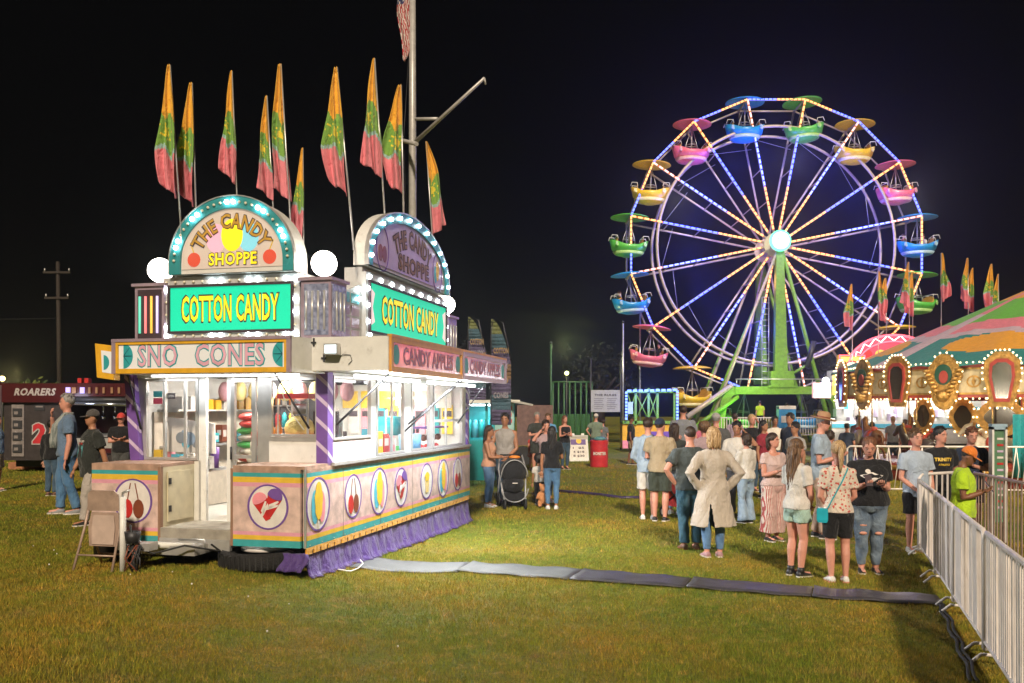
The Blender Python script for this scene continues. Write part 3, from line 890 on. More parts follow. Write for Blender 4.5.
# hitch tongue with jack
jx = fx(132, -.45)
b = MB()
b.box((-1.78, -.28, .37), (-1.12, .05, .47), alu); b.tube([(-1.2, -.05, .44), (jx + .05, -.48, .50)], .035, offw, 8); b.tube([(-2.3, .02, .44), (jx, -.46, .50)], .03, offw, 8)
b.box((jx - .12, -.56, .45), (jx + .28, -.40, .53), alu); b.tube([(-1.4, -.15, .52), (-1.1, -.12, .52), (-1.1, -.12, .42)], .012, steel, 6)
b.build('hitch_frame', T)
b = MB(); b.tube([(jx, -.60, .20), (jx, -.60, 1.02)], .042, white, 4); b.tube([(jx, -.60, .17), (jx, -.60, .20)], .10, offw); b.tube([(jx, -.60, 1.02), (jx, -.60, 1.06), (jx + .08, -.60, 1.09)], .012, steel, 6)
b.build('jack', T)
b = MB(); b.tube([(jx + .05, -.55, .72), (jx + .13, -.6, .5), (jx + .3, -.5, .42), (jx + .6, -.4, .5), (jx + .9, -.2, .42), (-1.0, -.15, .48)], .012, black, 6)
for k in range(7):
    r1 = random.Random(k)
    b.tube([(jx + .06 + .03 * k, -.62, .52), (jx + .04 + r1.uniform(0, .22), -.66, .38), (jx + r1.uniform(.02, .25), -.64, .24), (jx + .05 + r1.uniform(0, .2), -.62, .36), (jx + .1 + .02 * k, -.60, .52)], .008, (black, brown, darkm)[k % 3], 6)
b.build('cable', T)
b = MB(); b.lathe([(0, 0), (.07, 0), (.085, .12), (.07, .12), (.06, .02), (0, .02)], darkm, (jx + .12, -.6, .54), 14); b.build('cup_holder', T)
b = MB()
for x, y in ((-1.9, 2.6), (-.25, 2.7), (-1.9, 3.5), (-.25, 3.6)):
    b.tube([(x - .1, y, .36), (x + .1, y, .36)], .30, black, 20, ref=(0, 0, 1))
b.build('wheels', T)

# --- things inside the trailer
def TL(x, y, z): return C0 + V((CT * x - ST * y, ST * x + CT * y, z))
popc = mat('popcorn', (.80, .60, .18), .8, bump=1, bscale=40)
def popcorn_machine(x, y, z):
    t = thing('popcorn_machine', 'popcorn machine with orange glowing glass case in the front right window', 'popcorn machine', TL(x, y, z), TH)
    b = MB(); b.box((-.2, -.18, 0), (.2, .18, .14), red); b.box((-.2, -.18, .56), (.2, .18, .62), red); b.build('case', t)
    b = MB()
    for a in (-1, 1):
        for c in (-1, 1): b.box((a * .19 - .01, c * .17 - .01, .14), (a * .19 + .01, c * .17 + .01, .56), alu)
    b.build('frame', t)
    b = MB(); b.sphere((0, 0, .20), .19, popc, 16, 10, (.95, .85, .85)); b.build('popcorn_heap', t)
    b = MB(); b.lathe([(0, .38), (.08, .38), (.09, .5), (0, .5)], alu); b.build('kettle', t)
popcorn_machine(-.55, 1.0, 1.50)
lamp('POINT', 'popcorn_heat_lamp', TL(-.55, 1.0, 2.0), 5, (1, .62, .22), .08)
b = MB(); b.box((-1.05, .74, 1.44), (-.16, 1.35, 1.49), alu); b.build('window_shelf', T)
def bottle_row(x, y, z, n, cols, nm, lab, cat, grp, dx=.1, dy=0):
    for k in range(n):
        b = MB(); c = cols[k % len(cols)]
        b.lathe([(0, 0), (.036, 0), (.038, .16), (.02, .21), (.013, .25), (0, .25)], c, n=10)
        o = b.build(nm, None, TL(x + dx * k, y + dy * k, z)); tag(o, lab, cat, grp)
for k, (mm, cn) in enumerate(((cpink, 'pink'), (gold, 'orange'), (mat('candy_orange', (.8, .25, .03), .4), 'deep orange'))):
    b = MB(); b.lathe([(0, 0), (.04, 0), (.045, .2), (.02, .27), (.015, .3), (0, .3)], mm, n=12)
    tag(b.build('syrup_bottle', None, TL(-.98 + .10 * k, .92, 1.49)), cn + ' syrup bottle beside the popcorn machine in the front right window', 'bottle', 'syrup bottles in the window')
b = MB(); b.box((-.16, -.02, 0), (.16, .02, .42), dk)
t = thing('price_board', 'dark menu board on an easel behind the front right window', 'menu board', TL(-.28, 1.15, 1.49), TH)
b.build('board', t)
b = MB()
for k in range(6): b.box((-.13, -.024, .06 + .055 * k), (.05 + .02 * (k % 3), -.021, .08 + .055 * k), gold)
b.build('price_lines', t)
# plush display picture and boxes in left window
t = thing('picture_board', 'white poster of blue and grey snow cones propped in the left window', 'poster', TL(-1.93, .86, 1.42), TH)
b = MB(); pl = XZ; b.prism([(-.33, .0), (.35, -.02), (.33, .34), (-.30, .42)], pl, -.012, 0, m_white); b.build('board', t)
b = MB()
for (x, z, r_, mm) in ((-.12, .17, .07, mat('plush_grey', (.20, .23, .28))), (.0, .16, .08, mat('plush_blue', (.25, .35, .50))), (-.05, .10, .06, cyan), (.08, .10, .05, MATS['plush_grey']), (-.07, .22, .05, MATS['plush_blue'])):
    b.prism(ell(x, z, r_, r_, 14), pl, .002 + r_ * .01, .004 + r_ * .02, mm)
b.build('picture', t)
for k, (mm, cn) in enumerate(((gold, 'yellow'), (cyan, 'blue'))):
    b = MB(); b.box((-.05, -.05, 0), (.05, .05, .22 - .05 * k), mm); b.box((-.051, -.051, .08), (.051, .051, .12), m_white)
    tag(b.build('candy_box', None, TL(-2.27 + .24 * k - .06, .84, 1.22), (0, 0, TH)), cn + ' candy box below the poster in the left window', 'box')
b = MB(); b.box((-.2, -.08, 0), (.2, .08, .15), offw)
for k in range(5): b.box((-.17 + .08 * k, -.083, .03), (-.12 + .08 * k, -.081, .12), dk)
tag(b.build('napkin_rack', None, TL(-1.83, .88, 1.22), (0, 0, TH)), 'low white rack with five slots under the poster', 'rack')
# bagged candy stack seen through the door
bagm = [mat('bag_red', (.65, .06, .05), .3), mat('bag_green', (.05, .42, .08), .3), mat('bag_clear', (.70, .66, .55), .3)]
t = thing('shelf_rack', 'brown cupboard standing inside the trailer behind the door', 'cupboard', TL(-1.32, 1.25, .62), TH)
b = MB(); b.box((-.22, -.15, 0), (.22, .15, .66), mat('brown_cupboard', (.22, .13, .08))); b.build('cabinet', t)
for k in range(7):
    b = MB(); c = bagm[(0, 2, 1, 2, 1, 0, 0)[k]]
    b.sphere((0, 0, .045), .16, c, 12, 6, (1.1, .7, .34))
    b.sphere((.05, -.08, .045), .06, bagm[2], 8, 6)
    lab = ['red', 'clear', 'green', 'pale', 'dark green', 'upper red', 'topmost red'][k]
    tag(b.build('candy_bag', None, TL(-1.32 + .02 * (k % 2), 1.22, 1.285 + .085 * k), (0, 0, TH + .2 * k)), lab + ' candy bag in the stack behind the open door', 'bag', 'bags stacked behind the door')
# slush machines and cotton candy bags in the side windows
def slush(y, mm, lab, x=-.75, z=1.22):
    t = thing('slush_machine', lab, 'slush machine', TL(x, y, z), TH)
    b = MB(); b.box((-.15, -.12, 0), (.15, .12, .3), alu); b.build('base', t)
    b = MB(); b.lathe([(0, .3), (.12, .3), (.13, .55), (.12, .6), (0, .6)], mm, n=16); b.build('tank', t)
    b = MB(); b.box((.15, -.02, .32), (.19, .02, .42), dk); b.build('tap', t)
slush(4.6, mat('slush_teal', (.03, .40, .48), .3), 'teal slush machine behind the last side window')
slush(5.2, mat('slush_blue', (.05, .30, .45), .3), 'blue slush machine beside the teal one in the last side window')
slush(2.35, mat('slush_grey', (.45, .5, .5), .3), 'grey drink machine behind the sliding side window')
bagb = [mat('floss_blue', (.12, .48, .60), .5, bump=.8, bscale=15), mat('floss_pink', (.75, .42, .50), .5, bump=.8, bscale=15), mat('floss_white', (.78, .76, .7), .5, bump=.8, bscale=15)]
for k in range(7):
    b = MB(); b.sphere((0, 0, .13), .12, bagb[(2, 0, 2, 1, 0, 2, 0)[k]], 12, 8, (1, 1, 1.15)); b.tube([(0, 0, .25), (0, 0, .31)], [.02, .05], bagb[2], 8)
    tag(b.build('cotton_candy_bag', None, TL(-.28 - .1 * (k % 2), .98 + .125 * k, 1.22 + .0 * k)), ('white', 'light blue', 'small white', 'pink', 'deep blue', 'cream white', 'far blue')[k] + ' cotton candy bag on the counter behind the first side window', 'cotton candy', 'cotton candy bags in the first side window')
for k, (mm, cn) in enumerate(((cyan, 'blue'), (gold, 'yellow'), (red, 'red'), (cpink, 'pink'))):
    b = MB(); b.box((-.07, -.09, 0), (.07, .09, .34 - .04 * k), mm); b.box((.0701, -.07, .1), (.074, .07, .2), m_white)
    tag(b.build('snack_carton', None, TL(-.22, 2.32 + .22 * k, 1.335), (0, 0, TH)), cn + ' snack carton standing behind the sliding side window', 'carton', 'snack cartons in the sliding window')
for k, cn in enumerate(('near', 'far')):
    b = MB(); b.lathe([(0, 0), (.10, 0), (.12, .34), (.115, .34), (0, .3)], mat('blue_tub', (.15, .38, .62), .4), n=16)
    tag(b.build('tub', None, TL(-.24, 3.78 + .3 * k, 1.22)), cn + ' blue plastic tub on the counter behind the third side window', 'tub', 'blue tubs on the counter')
t = thing('display_case', 'glass display case of candy apples in the last side window', 'display case', TL(-.30, 5.0, 1.225), TH)
b = MB(); b.box((-.16, -.5, 0), (.16, .5, .03), alu); b.box((-.16, -.5, .40), (.16, .5, .43), purple); b.build('frame', t)
for k in range(8):
    b = MB(); b.sphere((.0, -.42 + .12 * k, .10 + .15 * (k % 2)), .055, (red, brown)[k % 2], 10, 8); b.build('candy_apple', t)
t = thing('wall_shelf', 'white wall shelf of cups and supplies along the inside wall', 'shelf', TL(-2.30, 3.2, 1.93), TH)
b = MB()
for k in range(22):
    b.box((-.1, -2.1 + .19 * k, 0), (.1, -2.1 + .19 * k + .13, .12 + .12 * RND.random()), (m_white, alu, cpink, offw, mat('amber_trim'), cyan)[RND.randrange(6)])
b.build('supplies', t)
b = MB(); b.box((-.12, -2.2, -.02), (.12, 2.2, 0), offw); b.build('board', t)
t = thing('wall_posters', 'row of menu cards on the far inside wall of the trailer', 'menu cards', TL(-1.2, 6.08, 1.5), TH)
for k in range(8):
    b = MB(); b.box((-1.0 + .25 * k, -.01, 0), (-.8 + .25 * k, 0, .5), (m_white, cpink, tealp, gold)[k % 4]); b.box((-.98 + .25 * k, -.013, .3), (-.82 + .25 * k, -.0101, .4), dk); b.build('card', t)
for (px, py, mm, txt, lab) in ((155, 394, tealp, 'M', 'small teal card stuck inside the left window'), (155, 401, mat('card_red', (.75, .08, .15)), 'M', 'small red card stuck inside the left window'), (168, 396, dk, 'OPEN', 'small dark sign hanging in the left window')):
    b = MB(); x = fx(px, .72); z = lz(py, x, .72)
    b.box((-.06, -.004, -.035), (.06, 0, .035), mm)
    t = tag(b.build('window_card', None, TL(x + .04, .72, z), (0, 0, TH)), lab, 'card')
    if txt == 'OPEN': b = MB(); b.text('OPEN', XZ, 0, 0, .09, .03, .006, offw, .02); b.build('lettering', t)

# more stock: hanging bags, cups and boxes that fill the inside
rk = random.Random(21)
stockm = [cyan, cpink, gold, red, offw, tealp, purple, mat('candy_orange'), MATS['bag_green'], m_white, brown]
t = thing('hanging_bags', 'row of pastel cotton candy bags hanging from the ceiling rail', 'cotton candy', TL(-1.25, 2.0, 2.05), TH)
b = MB(); b.tube([(-1.0, 0, .30), (1.0, 0, .30)], .01, alu, 6); b.build('rail', t)
for k in range(9):
    b = MB(); b.sphere((-.9 + .22 * k, 0, .12), .10, (bagb + [mat('floss_yellow', (.75, .62, .25), .5)])[rk.randrange(4)], 10, 8, (1, .7, 1.35)); b.build('bag', t)
for j, (x0, y0, z0, n_, dx, dy, lab) in enumerate(((-2.33, 1.2, 1.49, 22, 0, .2, 'supplies on the lower wall shelf'), (-2.25, .95, 1.225, 5, .15, 0, 'goods on the counter behind the left window'), (-.30, 3.1, 1.225, 4, 0, .13, 'goods beside the sliding window'), (-1.1, .95, 1.5, 3, .09, .05, 'cups on the window shelf by the door'))):
    t = thing('stock_row', ('cans and boxes', 'small bright boxes', 'drink cups and boxes', 'paper cups')[j] + ' as ' + lab, 'supplies', TL(x0, y0, z0), TH)
    for k in range(n_):
        b = MB(); hgt = .12 + .16 * rk.random(); c = stockm[rk.randrange(len(stockm))]
        if rk.random() < .5: b.lathe([(0, 0), (.045, 0), (.055, hgt), (0, hgt)], c, (dx * k, dy * k, 0), 12)
        else: b.box((dx * k - .05, dy * k - .06, 0), (dx * k + .05, dy * k + .06, hgt), c); b.box((dx * k - .03, dy * k - .063, hgt * .4), (dx * k + .03, dy * k - .0605, hgt * .7), m_white); b.box((dx * k + .0505, dy * k - .04, hgt * .3), (dx * k + .053, dy * k + .04, hgt * .7), m_white)
        b.build('package', t)
t = thing('inner_partition', 'tall fridge with shelves of coloured bottles seen through the trailer door', 'fridge', TL(-1.55, 2.3, .62), TH)
b = MB(); b.box((-.35, 0, 0), (.35, .5, 1.7), mat('fridge_dark', (.08, .08, .09))); b.build('cabinet', t)
for j in range(5):
    b = MB(); b.box((-.31, -.015, .15 + .3 * j), (.31, 0, .17 + .3 * j), alu); b.build('shelf', t)
    for k in range(6):
        b = MB(); b.lathe([(0, 0), (.035, 0), (.035, .15), (.012, .2), (0, .2)], stockm[rk.randrange(len(stockm))], (-.26 + .1 * k, -.05, .172 + .3 * j), 8); b.build('bottle', t)

# --- flags on the roof
fl_or = cloth('flag_orange', (.88, .46, .05)); fl_gr = cloth('flag_green', (.22, .42, .08)); fl_pk = cloth('flag_pink', (.78, .24, .28)); fl_yl = cloth('flag_yellow', (.85, .66, .06)); fl_bl = cloth('flag_pale_blue', (.35, .55, .5))
def flag(top, base, length, width, seed, label, grp, lean=-1, par=None):
    """limp pennant hanging from the top of a thin pole"""
    rn = random.Random(seed)
    top, base = V(top), V(base)
    t = thing('pennant_flag', label, 'flag', base, 0, grp)
    b = MB(); b.tube([(0, 0, 0), top - base], [width * .045, width * .035], alu, 6); b.build('pole', t)
    b = MB(); M_, N_ = 60, 34
    ax = (top - base).normalized()
    vs = []
    ph = rn.random() * 6; skew = rn.uniform(.75, 1.15)
    for j in range(M_ + 1):
        tt = j / M_
        w = width * (.10 + .70 * min(1, tt * 1.4) ** .8) * (1 + .06 * math.sin(ph + tt * 7))
        for i in range(N_ + 1):
            s_ = i / N_
            q = -ax * (length * tt * (1 - .13 * s_ * (1 if tt > .5 else tt * 2) * skew))
            fold = (math.sin(s_ * (9 + 3 * skew) + ph + tt * 2.5) * .20 + .08 * math.sin(s_ * 21 + ph * 3 + tt * 4)) * width * (.3 + tt)
            p = (top - base) + q + V((lean * w * (s_ + .10 * math.sin(s_ * 8 + tt * 5 + ph)) + .04 * width * math.sin(tt * 9 + ph) * s_, fold, -.02 * math.sin(s_ * 9 + ph) * width))
            vs.append(p)
    W = N_ + 1
    pen = (V((1, 0, 0)))
    for j in range(M_):
        for i in range(N_):
            tt = (j + .5) / M_; s_ = (i + .5) / N_
            e = .41 + .05 * math.sin(s_ * 7 + ph); e2 = .70 + .04 * math.sin(s_ * 8 + ph * 2)
            dx = (s_ - .5 - .25 * math.sin(ph)) * .9; dz = (tt - .54) * length / width
            r2 = math.hypot(dx, dz); an = math.atan2(dz, dx)
            if tt < e: m_ = fl_or
            elif tt > e2: m_ = fl_pk
            elif r2 < .22: m_ = fl_yl
            elif .29 < r2 < .42 and math.sin(an * 11) > .55: m_ = fl_yl
            elif tt > e2 - .035: m_ = fl_bl
            else: m_ = fl_gr
            a = j * W + i
            k0 = len(b.v)
            b.f.append([a, a + 1, a + W + 1, a + W]); b.m.append(b.mi(m_)); b.sm.append(True)
    b.v = [tuple(v) for v in vs]
    o = b.build('cloth', t)
    o.modifiers.new('thick', 'SOLIDIFY').thickness = .004
    return t
FL = [(170, 65, 182, 245, 135, 22, 'first', 10.6), (192, 83, 197, 245, 125, 22, 'second', 11.0), (232, 71, 238, 225, 114, 17, 'third', 10.7), (267, 96, 275, 240, 105, 18, 'fourth', 12.4), (281, 64, 292, 250, 137, 20, 'fifth', 10.9),
      (303, 148, 304, 275, 95, 13, 'sixth', 11.2), (337, 67.5, 354, 250, 130, 25, 'seventh', 10.9), (374.6, 58.5, 386, 235, 120, 22, 'eighth', 11.9), (401, 85, 404, 235, 111, 24, 'ninth', 12.8), (426, 141.6, 434, 262, 95, 18, 'tenth', 14.2)]
for i, (tx, ty, bx, by, ln, wd, nm, D) in enumerate(FL):
    flag(P(tx, ty, D), P(bx, by, D), ln / F * D, wd / F * D * 1.0, 11 + i, nm + ' orange, green and pink pennant from the left above the candy trailer roof', 'pennants along the trailer roof', lean=(1 if i in (9,) else -1))
# ================================================================ FERRIS WHEEL
WD = 45.0; PPM = F / WD
WC = V(((776 - 512) / PPM, WD, HZ + (408 - 245) / PPM))      # hub, front rim plane
WR = 148 / PPM; WI = 119 / PPM; WT = 1.75                      # outer radius, inner rim, depth between rims
W = thing('ferris_wheel', 'tall Ferris wheel with blue and amber light strips and a green tower', 'ferris wheel', (WC.x, WC.y, 0))
pale = mat('wheel_white_tube', (.52, .44, .34), .4, .2); green = mat('wheel_green_paint', (.17, .36, .03), .45, var=.2, wear=(.30, .25, .12))
led_b = glow('led_blue', (.11, .15, 1.0), 4.6); led_o = glow('led_amber', (1.0, .42, .14), 2.6); led_p = glow('led_pale_pink', (1.0, .52, .46), 2.2); led_w = glow('led_cool_white', (.20, .25, 1.0), 4.2)
halo_b = glow('led_halo_blue', (.06, .08, 1.0), 1.5); halo_o = glow('led_halo_amber', (1, .28, .05), .75)  # wider glowing backing that paints a halo round the strips
hz_ = WC.z
def wp(r, a, d=0.0):
    return V((r * math.sin(R(a)), d, hz_ + r * math.cos(R(a))))
ANG = [11.25 + 22.5 * k for k in range(16)]
# hub
b = MB()
b.tube([(0, -.25, hz_), (0, WT + .25, hz_)], .32, pale, 20)
for d in (0, WT): b.tube([(0, d - .06, hz_), (0, d + .06, hz_)], .62, pale, 24)
hub = b.build('hub', W)
b = MB(); b.tube([(-.13, -1.22, hz_), (-.13, -1.10, hz_)], .52, glow('hub_green_ring', (.15, 1, .5), 1.4), 32); b.build('light_ring', hub)
b = MB(); b.tube([(-.13, -1.26, hz_), (-.13, -1.225, hz_)], .42, glow('hub_disc', (1, .97, .9), 1.0), 32)
b.build('hub_sign', hub)
b = MB(); plh = Plane((-.13, -1.265, hz_), (1, 0, 0), (0, 0, 1))
for k in range(10):
    a = R(36 * k); b.prism([(.12 * math.cos(a - .2), .12 * math.sin(a - .2)), (.30 * math.cos(a), .30 * math.sin(a)), (.12 * math.cos(a + .2), .12 * math.sin(a + .2))], plh, 0, .01, (gold, MATS['backlit_teal'], cpink)[k % 3])
b.build('emblem', hub)
def dashes(m, p0, p1, col, n, r=.046, off=(0, -.09, 0), fill=.70):
    p0, p1 = V(p0) + V(off), V(p1) + V(off)
    if r < .05: m.tube([p0 + V((0, .05, 0)), p1 + V((0, .05, 0))], .085, halo_o if col in (led_o, led_p) else halo_b, 6, flat=.4, ref=(0, 1, 0))
    for k in range(n):
        a, c = p0.lerp(p1, (k + .2) / n), p0.lerp(p1, (k + .2 + fill) / n)
        m.tube([a, c], r, col, 5, smooth=False)
for k, A in enumerate(ANG):
    b = MB()
    for d in (0.0, WT):
        b.tube([wp(.5, A, d), wp(WR, A, d)], .055, pale, 6)
    for q in (.30, .52, .74): b.tube([wp(WR * q, A, 0), wp(WR * q, A, WT)], .03, pale, 5)
    b.tube([wp(WR, A, -.1), wp(WR, A, WT + .1)], .06, pale, 8)
    for q0, q1 in ((.5, WR * .3), ): b.tube([wp(q0, A + 6, 0), wp(WR * .35, A, 0)], .03, pale, 5)
    s_ = b.build('spoke', W)
    b = MB()
    dashes(b, wp(.75, A), wp(WR * .40, A), led_o, 9)
    dashes(b, wp(WR * .40, A), wp(WI * .97, A), led_w if k % 2 else led_b, 10)
    dashes(b, wp(WI * .97, A), wp(WR, A), led_p if k % 2 else led_o, 5)
    b.build('light_strip', s_)
for d, nm in ((0.0, 'inner_rim'), (WT, 'inner_rim')):
    b = MB(); b.tube([wp(WI, a, d) for a in range(0, 360, 5)], .075, pale, 8, closed=True, ref=(0, 1, 0)); b.build(nm, W)
for k, A in enumerate(ANG):
    p0, p1 = wp(WR, A), wp(WR, A + 22.5)
    b = MB(); b.tube([p0 + V((0, WT, 0)), p1 + V((0, WT, 0))], .05, pale, 6); b.build('rim_bar', W)
    b = MB(); b.tube([p0, p1], .05, pale, 6)
    o = b.build('rim_bar', W)
    b = MB(); mid = p0.lerp(p1, .5)
    dashes(b, p0, mid, (led_o, led_b)[k < 3 and k % 2 or 0] if k < 8 else led_b, 7); dashes(b, mid, p1, led_b if k < 8 else led_o, 7)
    b.build('light_strip', o)
# thin bracing cables
b = MB()
for k, A in enumerate(ANG):
    b.tube([wp(WI * .96, A, WT / 2), wp(WI * .86, A + 22.5, WT / 2)], .014, steel, 4)
b.build('brace_cable', W)
# gondolas
gcol = {}
for nm, c, c2 in (('green', (.10, .50, .06), (.45, .75, .25)), ('yellow', (.80, .52, .03), (.85, .75, .40)), ('pink', (.80, .16, .26), (.85, .50, .50)), ('blue', (.02, .30, .70), (.45, .65, .80))):
    gcol[nm] = (mat('gondola_' + nm, c, .35, emit=c, es=.05, coat=.3, wear=tuple(x * .6 + .12 for x in c), wscale=3), mat('gondola_' + nm + '_pale', c2, .35))
gold_seat = mat('seat_gold', (.70, .38, .06), .5)
def gondola(nm):
    """umbrella canopy, hanger, round tub with two raised petal seats and rails; origin at the axle"""
    c, c2 = gcol[nm]
    g = bpy.data.objects.new('gondola', None); COL.objects.link(g)
    b = MB(); b.lathe([(0, .13), (.30, .12), (.7, .06), (.96, -.02), (.97, -.05), (.7, .02), (.3, .07), (0, .08)], c, (0, 0, .03), 28); b.build('canopy', g)
    b = MB(); b.tube([(0, 0, .05), (0, 0, -1.55)], .04, steel, 8); b.tube([(-.28, 0, -1.12), (.28, 0, -1.12)], .02, steel, 6)
    for s in (-1, 1): b.tube([(s * .02, 0, -.2), (s * .30, 0, -1.1), (s * .32, 0, -1.45)], .018, steel, 6)
    b.tube([(.26 * math.cos(R(a)), .26 * math.sin(R(a)), -1.05) for a in range(0, 360, 30)], .02, steel, 6, closed=True); b.build('hanger', g)
    b = MB()
    n = 40; prof = [(.30, -1.98, 0), (.62, -1.88, 0), (.86, -1.66, .15), (.97, -1.46, 1), (.93, -1.46, 1), (.80, -1.64, .2), (.5, -1.76, 0), (0, -1.78, 0)]
    rows = []
    for r, z, w in prof:
        row = []
        for a in range(n):
            q = 2 * PI * a / n
            lift = .30 * max(0, abs(math.cos(q)) - .35) / .65 * w
            row.append(V(((r + .05 * lift) * math.cos(q), r * math.sin(q) * .92, z + lift)))
        rows.append(row)
    b.loft(rows, c, True, False); b.lathe([(0, -1.99), (.30, -1.98)], c, n=40)
    b.build('tub', g)
    b = MB(); b.loft([[V((r * math.cos(2 * PI * a / 28), r * .92 * math.sin(2 * PI * a / 28), z)) for a in range(28)] for r, z in ((.66, -1.865), (.78, -1.76), (.80, -1.75), (.69, -1.88))], c2, True, False); b.build('trim_band', g)
    for s in (-1, 1):
        b = MB(); b.loft([[V((s * (.56 + .10 * t_), .62 * math.cos(a) * (1 - .25 * t_), -1.5 + .34 * t_ + .12 * math.sin(a) * (t_))) for a in [PI * i / 10 for i in range(11)]] for t_ in (0, .5, 1)], gold_seat, True, False); so = b.build('seat', g)
        b = MB(); b.tube([(s * .62, -.42, -1.15), (s * .66, -.42, -.98), (s * .92, -.36, -.96), (s * .98, -.36, -1.15)], .018, white, 6)
        b.tube([(s * .62, .42, -1.15), (s * .66, .42, -.98), (s * .92, .36, -.96), (s * .98, .36, -1.15)], .018, white, 6)
        b.tube([(s * .66, -.42, -.98), (s * .66, .42, -.98)], .018, white, 6); b.build('rail', g)
        b = MB(); plg = Plane((s * .70, -.66, -1.42), (s * 1.0 if s > 0 else 1, -.75 * s if s < 0 else .75, 0), (0, 0, 1))
        for q in range(5): b.prism([(.07 * math.cos(2 * PI * q / 5) + .05 * math.cos(t_), .07 * math.sin(2 * PI * q / 5) + .05 * math.sin(t_)) for t_ in [2 * PI * i / 10 for i in range(10)]], plg, -.02, .02 + .002 * q, c2)
        b.build('flower_emblem', g)
    return g
protos = {}
order = ['green', 'yellow', 'pink', 'blue']
def cp_tree(o, par):
    c = o.copy(); COL.objects.link(c); c.parent = par
    for ch in list(o.children): cp_tree(ch, c)
    return c
for k, A in enumerate(ANG):
    nm = order[k % 4]
    if nm in protos: g = cp_tree(protos[nm], W)
    else: g = gondola(nm); protos[nm] = g; g.parent = W
    p = wp(WR, A, WT * .25)
    g.location = p
    g.rotation_euler = (0, R(RND.uniform(-4, 4) + (9 if k == 10 else 0)), R(RND.uniform(-25, 25)))
# tower, legs, platform
b = MB()
zb = 3.2
b.hexa([V((-.38, -1.1, zb)), V((.28, -1.1, zb)), V((.28, -.75, zb)), V((-.38, -.75, zb))], [V((-.26, -1.0, hz_)), V((.08, -1.0, hz_)), V((.08, -.7, hz_)), V((-.26, -.7, hz_))], green)
b.hexa([V((-.38, WT + .75, zb)), V((.28, WT + .75, zb)), V((.28, WT + 1.1, zb)), V((-.38, WT + 1.1, zb))], [V((-.26, WT + .7, hz_)), V((.08, WT + .7, hz_)), V((.08, WT + 1, hz_)), V((-.26, WT + 1, hz_))], green)
b.tube([(-.1, -1, hz_), (-.1, WT + 1, hz_)], .18, green, 12)
b.build('tower', W)
b = MB()
for zz_ in np.arange(2.9, 7.4, .28): b.tube([(-.95, -.9, zz_), (-.62, -.9, zz_)], .018, steel, 5)
for x in (-.95, -.62): b.tube([(x, -.9, 2.6), (x, -.9, 7.4)], .022, steel, 5)
b.build('ladder', W)
for d in (-.9, WT + .9):
    b = MB(); b.tube([(-.15, d, hz_ - .3), (-3.9, d - .3, .3)], [.06, .10], pale, 8); b.tube([(-.35, d, hz_ - .9), (-4.1, d - .3, .3)], [.05, .07], green, 8)
    for q in (.25, .5, .75): b.tube([V((-.15, d, hz_ - .3)).lerp(V((-3.9, d - .3, .3)), q), V((-.35, d, hz_ - .9)).lerp(V((-4.1, d - .3, .3)), q)], .03, pale, 5)
    b.build('leg', W)
    b = MB(); b.tube([(0, d, hz_ - .3), (2.55, d - .2, .2)], [.09, .12], green, 8); b.build('leg', W)
b = MB()
b.box((-2.35, -1.3, 2.62), (2.05, -.6, 3.0), green)
b.box((-.62, -1.32, 3.0), (.48, -.58, 3.75), green)
b.box((-.8, -1.36, 2.95), (.65, -.5, 3.05), green)
b.tube([(-2.35, -1.3, 3.35), (2.05, -1.3, 3.35)], .03, alu, 6)
for x in np.linspace(-2.3, 2.0, 8): b.tube([(x, -1.3, 3.0), (x, -1.3, 3.35)], .02, alu, 5)
for s, x0 in ((1, 1.9), (-1, -2.2)):
    pts = [(x0 + s * .0, 2.62), (x0 + s * .25, 2.55), (x0 + s * .5, 2.2), (x0 + s * .62, 1.6), (x0 + s * .70, .2), (x0 + s * 1.0, .2), (x0 + s * .95, 1.7), (x0 + s * .80, 2.45), (x0 + s * .45, 2.95), (x0, 3.0)]
    b.prism(pts, Plane((0, -.95, 0), (1, 0, 0), (0, 0, 1)), -.35, .3, green)
b.box((-2.3, -1.3, .75), (2.1, 2.6, .9), darkm)
b.build('platform', W)
b = MB()
for s, a, c in ((-1, (-2.2, -1.2, 2.5), (-4.7, -2.2, .9)), ): b.tube([a, c], .11, green, 8); b.tube([V(a) + V((-.3, 0, .55)), V(c) + V((-.2, 0, .6))], .13, pale, 8)
b.build('entry_ramp', W)
b = MB()
b.tube([(1.15, -1.2, 3.9), (1.5, -1.2, 5.2)], .14, darkm, 8); b.tube([(.3, -1.1, 3.5), (1.4, -1.2, 4.2)], .07, green, 8)
b.build('drive_motor', W)
lamp('POINT', 'wheel_work_light', (WC.x - 1.6, WC.y - 2.2, 3.6), 70, (.85, 1, .75), .2)
lamp('POINT', 'wheel_glow_light', (WC.x, WC.y - 3.0, hz_ - .5), 160, (.45, .5, 1), .7)
for k in range(0, 16, 1):
    p_ = wp(WR * .60, ANG[k] + 3, -.35); lamp('POINT', 'strip_glow_light', (WC.x + p_.x, WC.y + p_.y, p_.z), 150, (.04, .06, 1), .5)
for k in range(0, 16, 4):
    p_ = wp(WR * .26, ANG[k] + 3, -.35); lamp('POINT', 'strip_glow_light', (WC.x + p_.x, WC.y + p_.y, p_.z), 60, (1, .45, .15), .5)
lamp('POINT', 'wheel_glow_light', (WC.x, WC.y - 3.0, hz_ + 3.5), 160, (.9, .8, .9), .7)
lamp('POINT', 'wheel_glow_light', (WC.x - 5.5, WC.y - 3.0, hz_ + 1.5), 180, (.95, .85, .9), .7)
lamp('POINT', 'wheel_glow_light', (WC.x + 5.5, WC.y - 3.0, hz_ + 1.5), 180, (.95, .85, .9), .7)

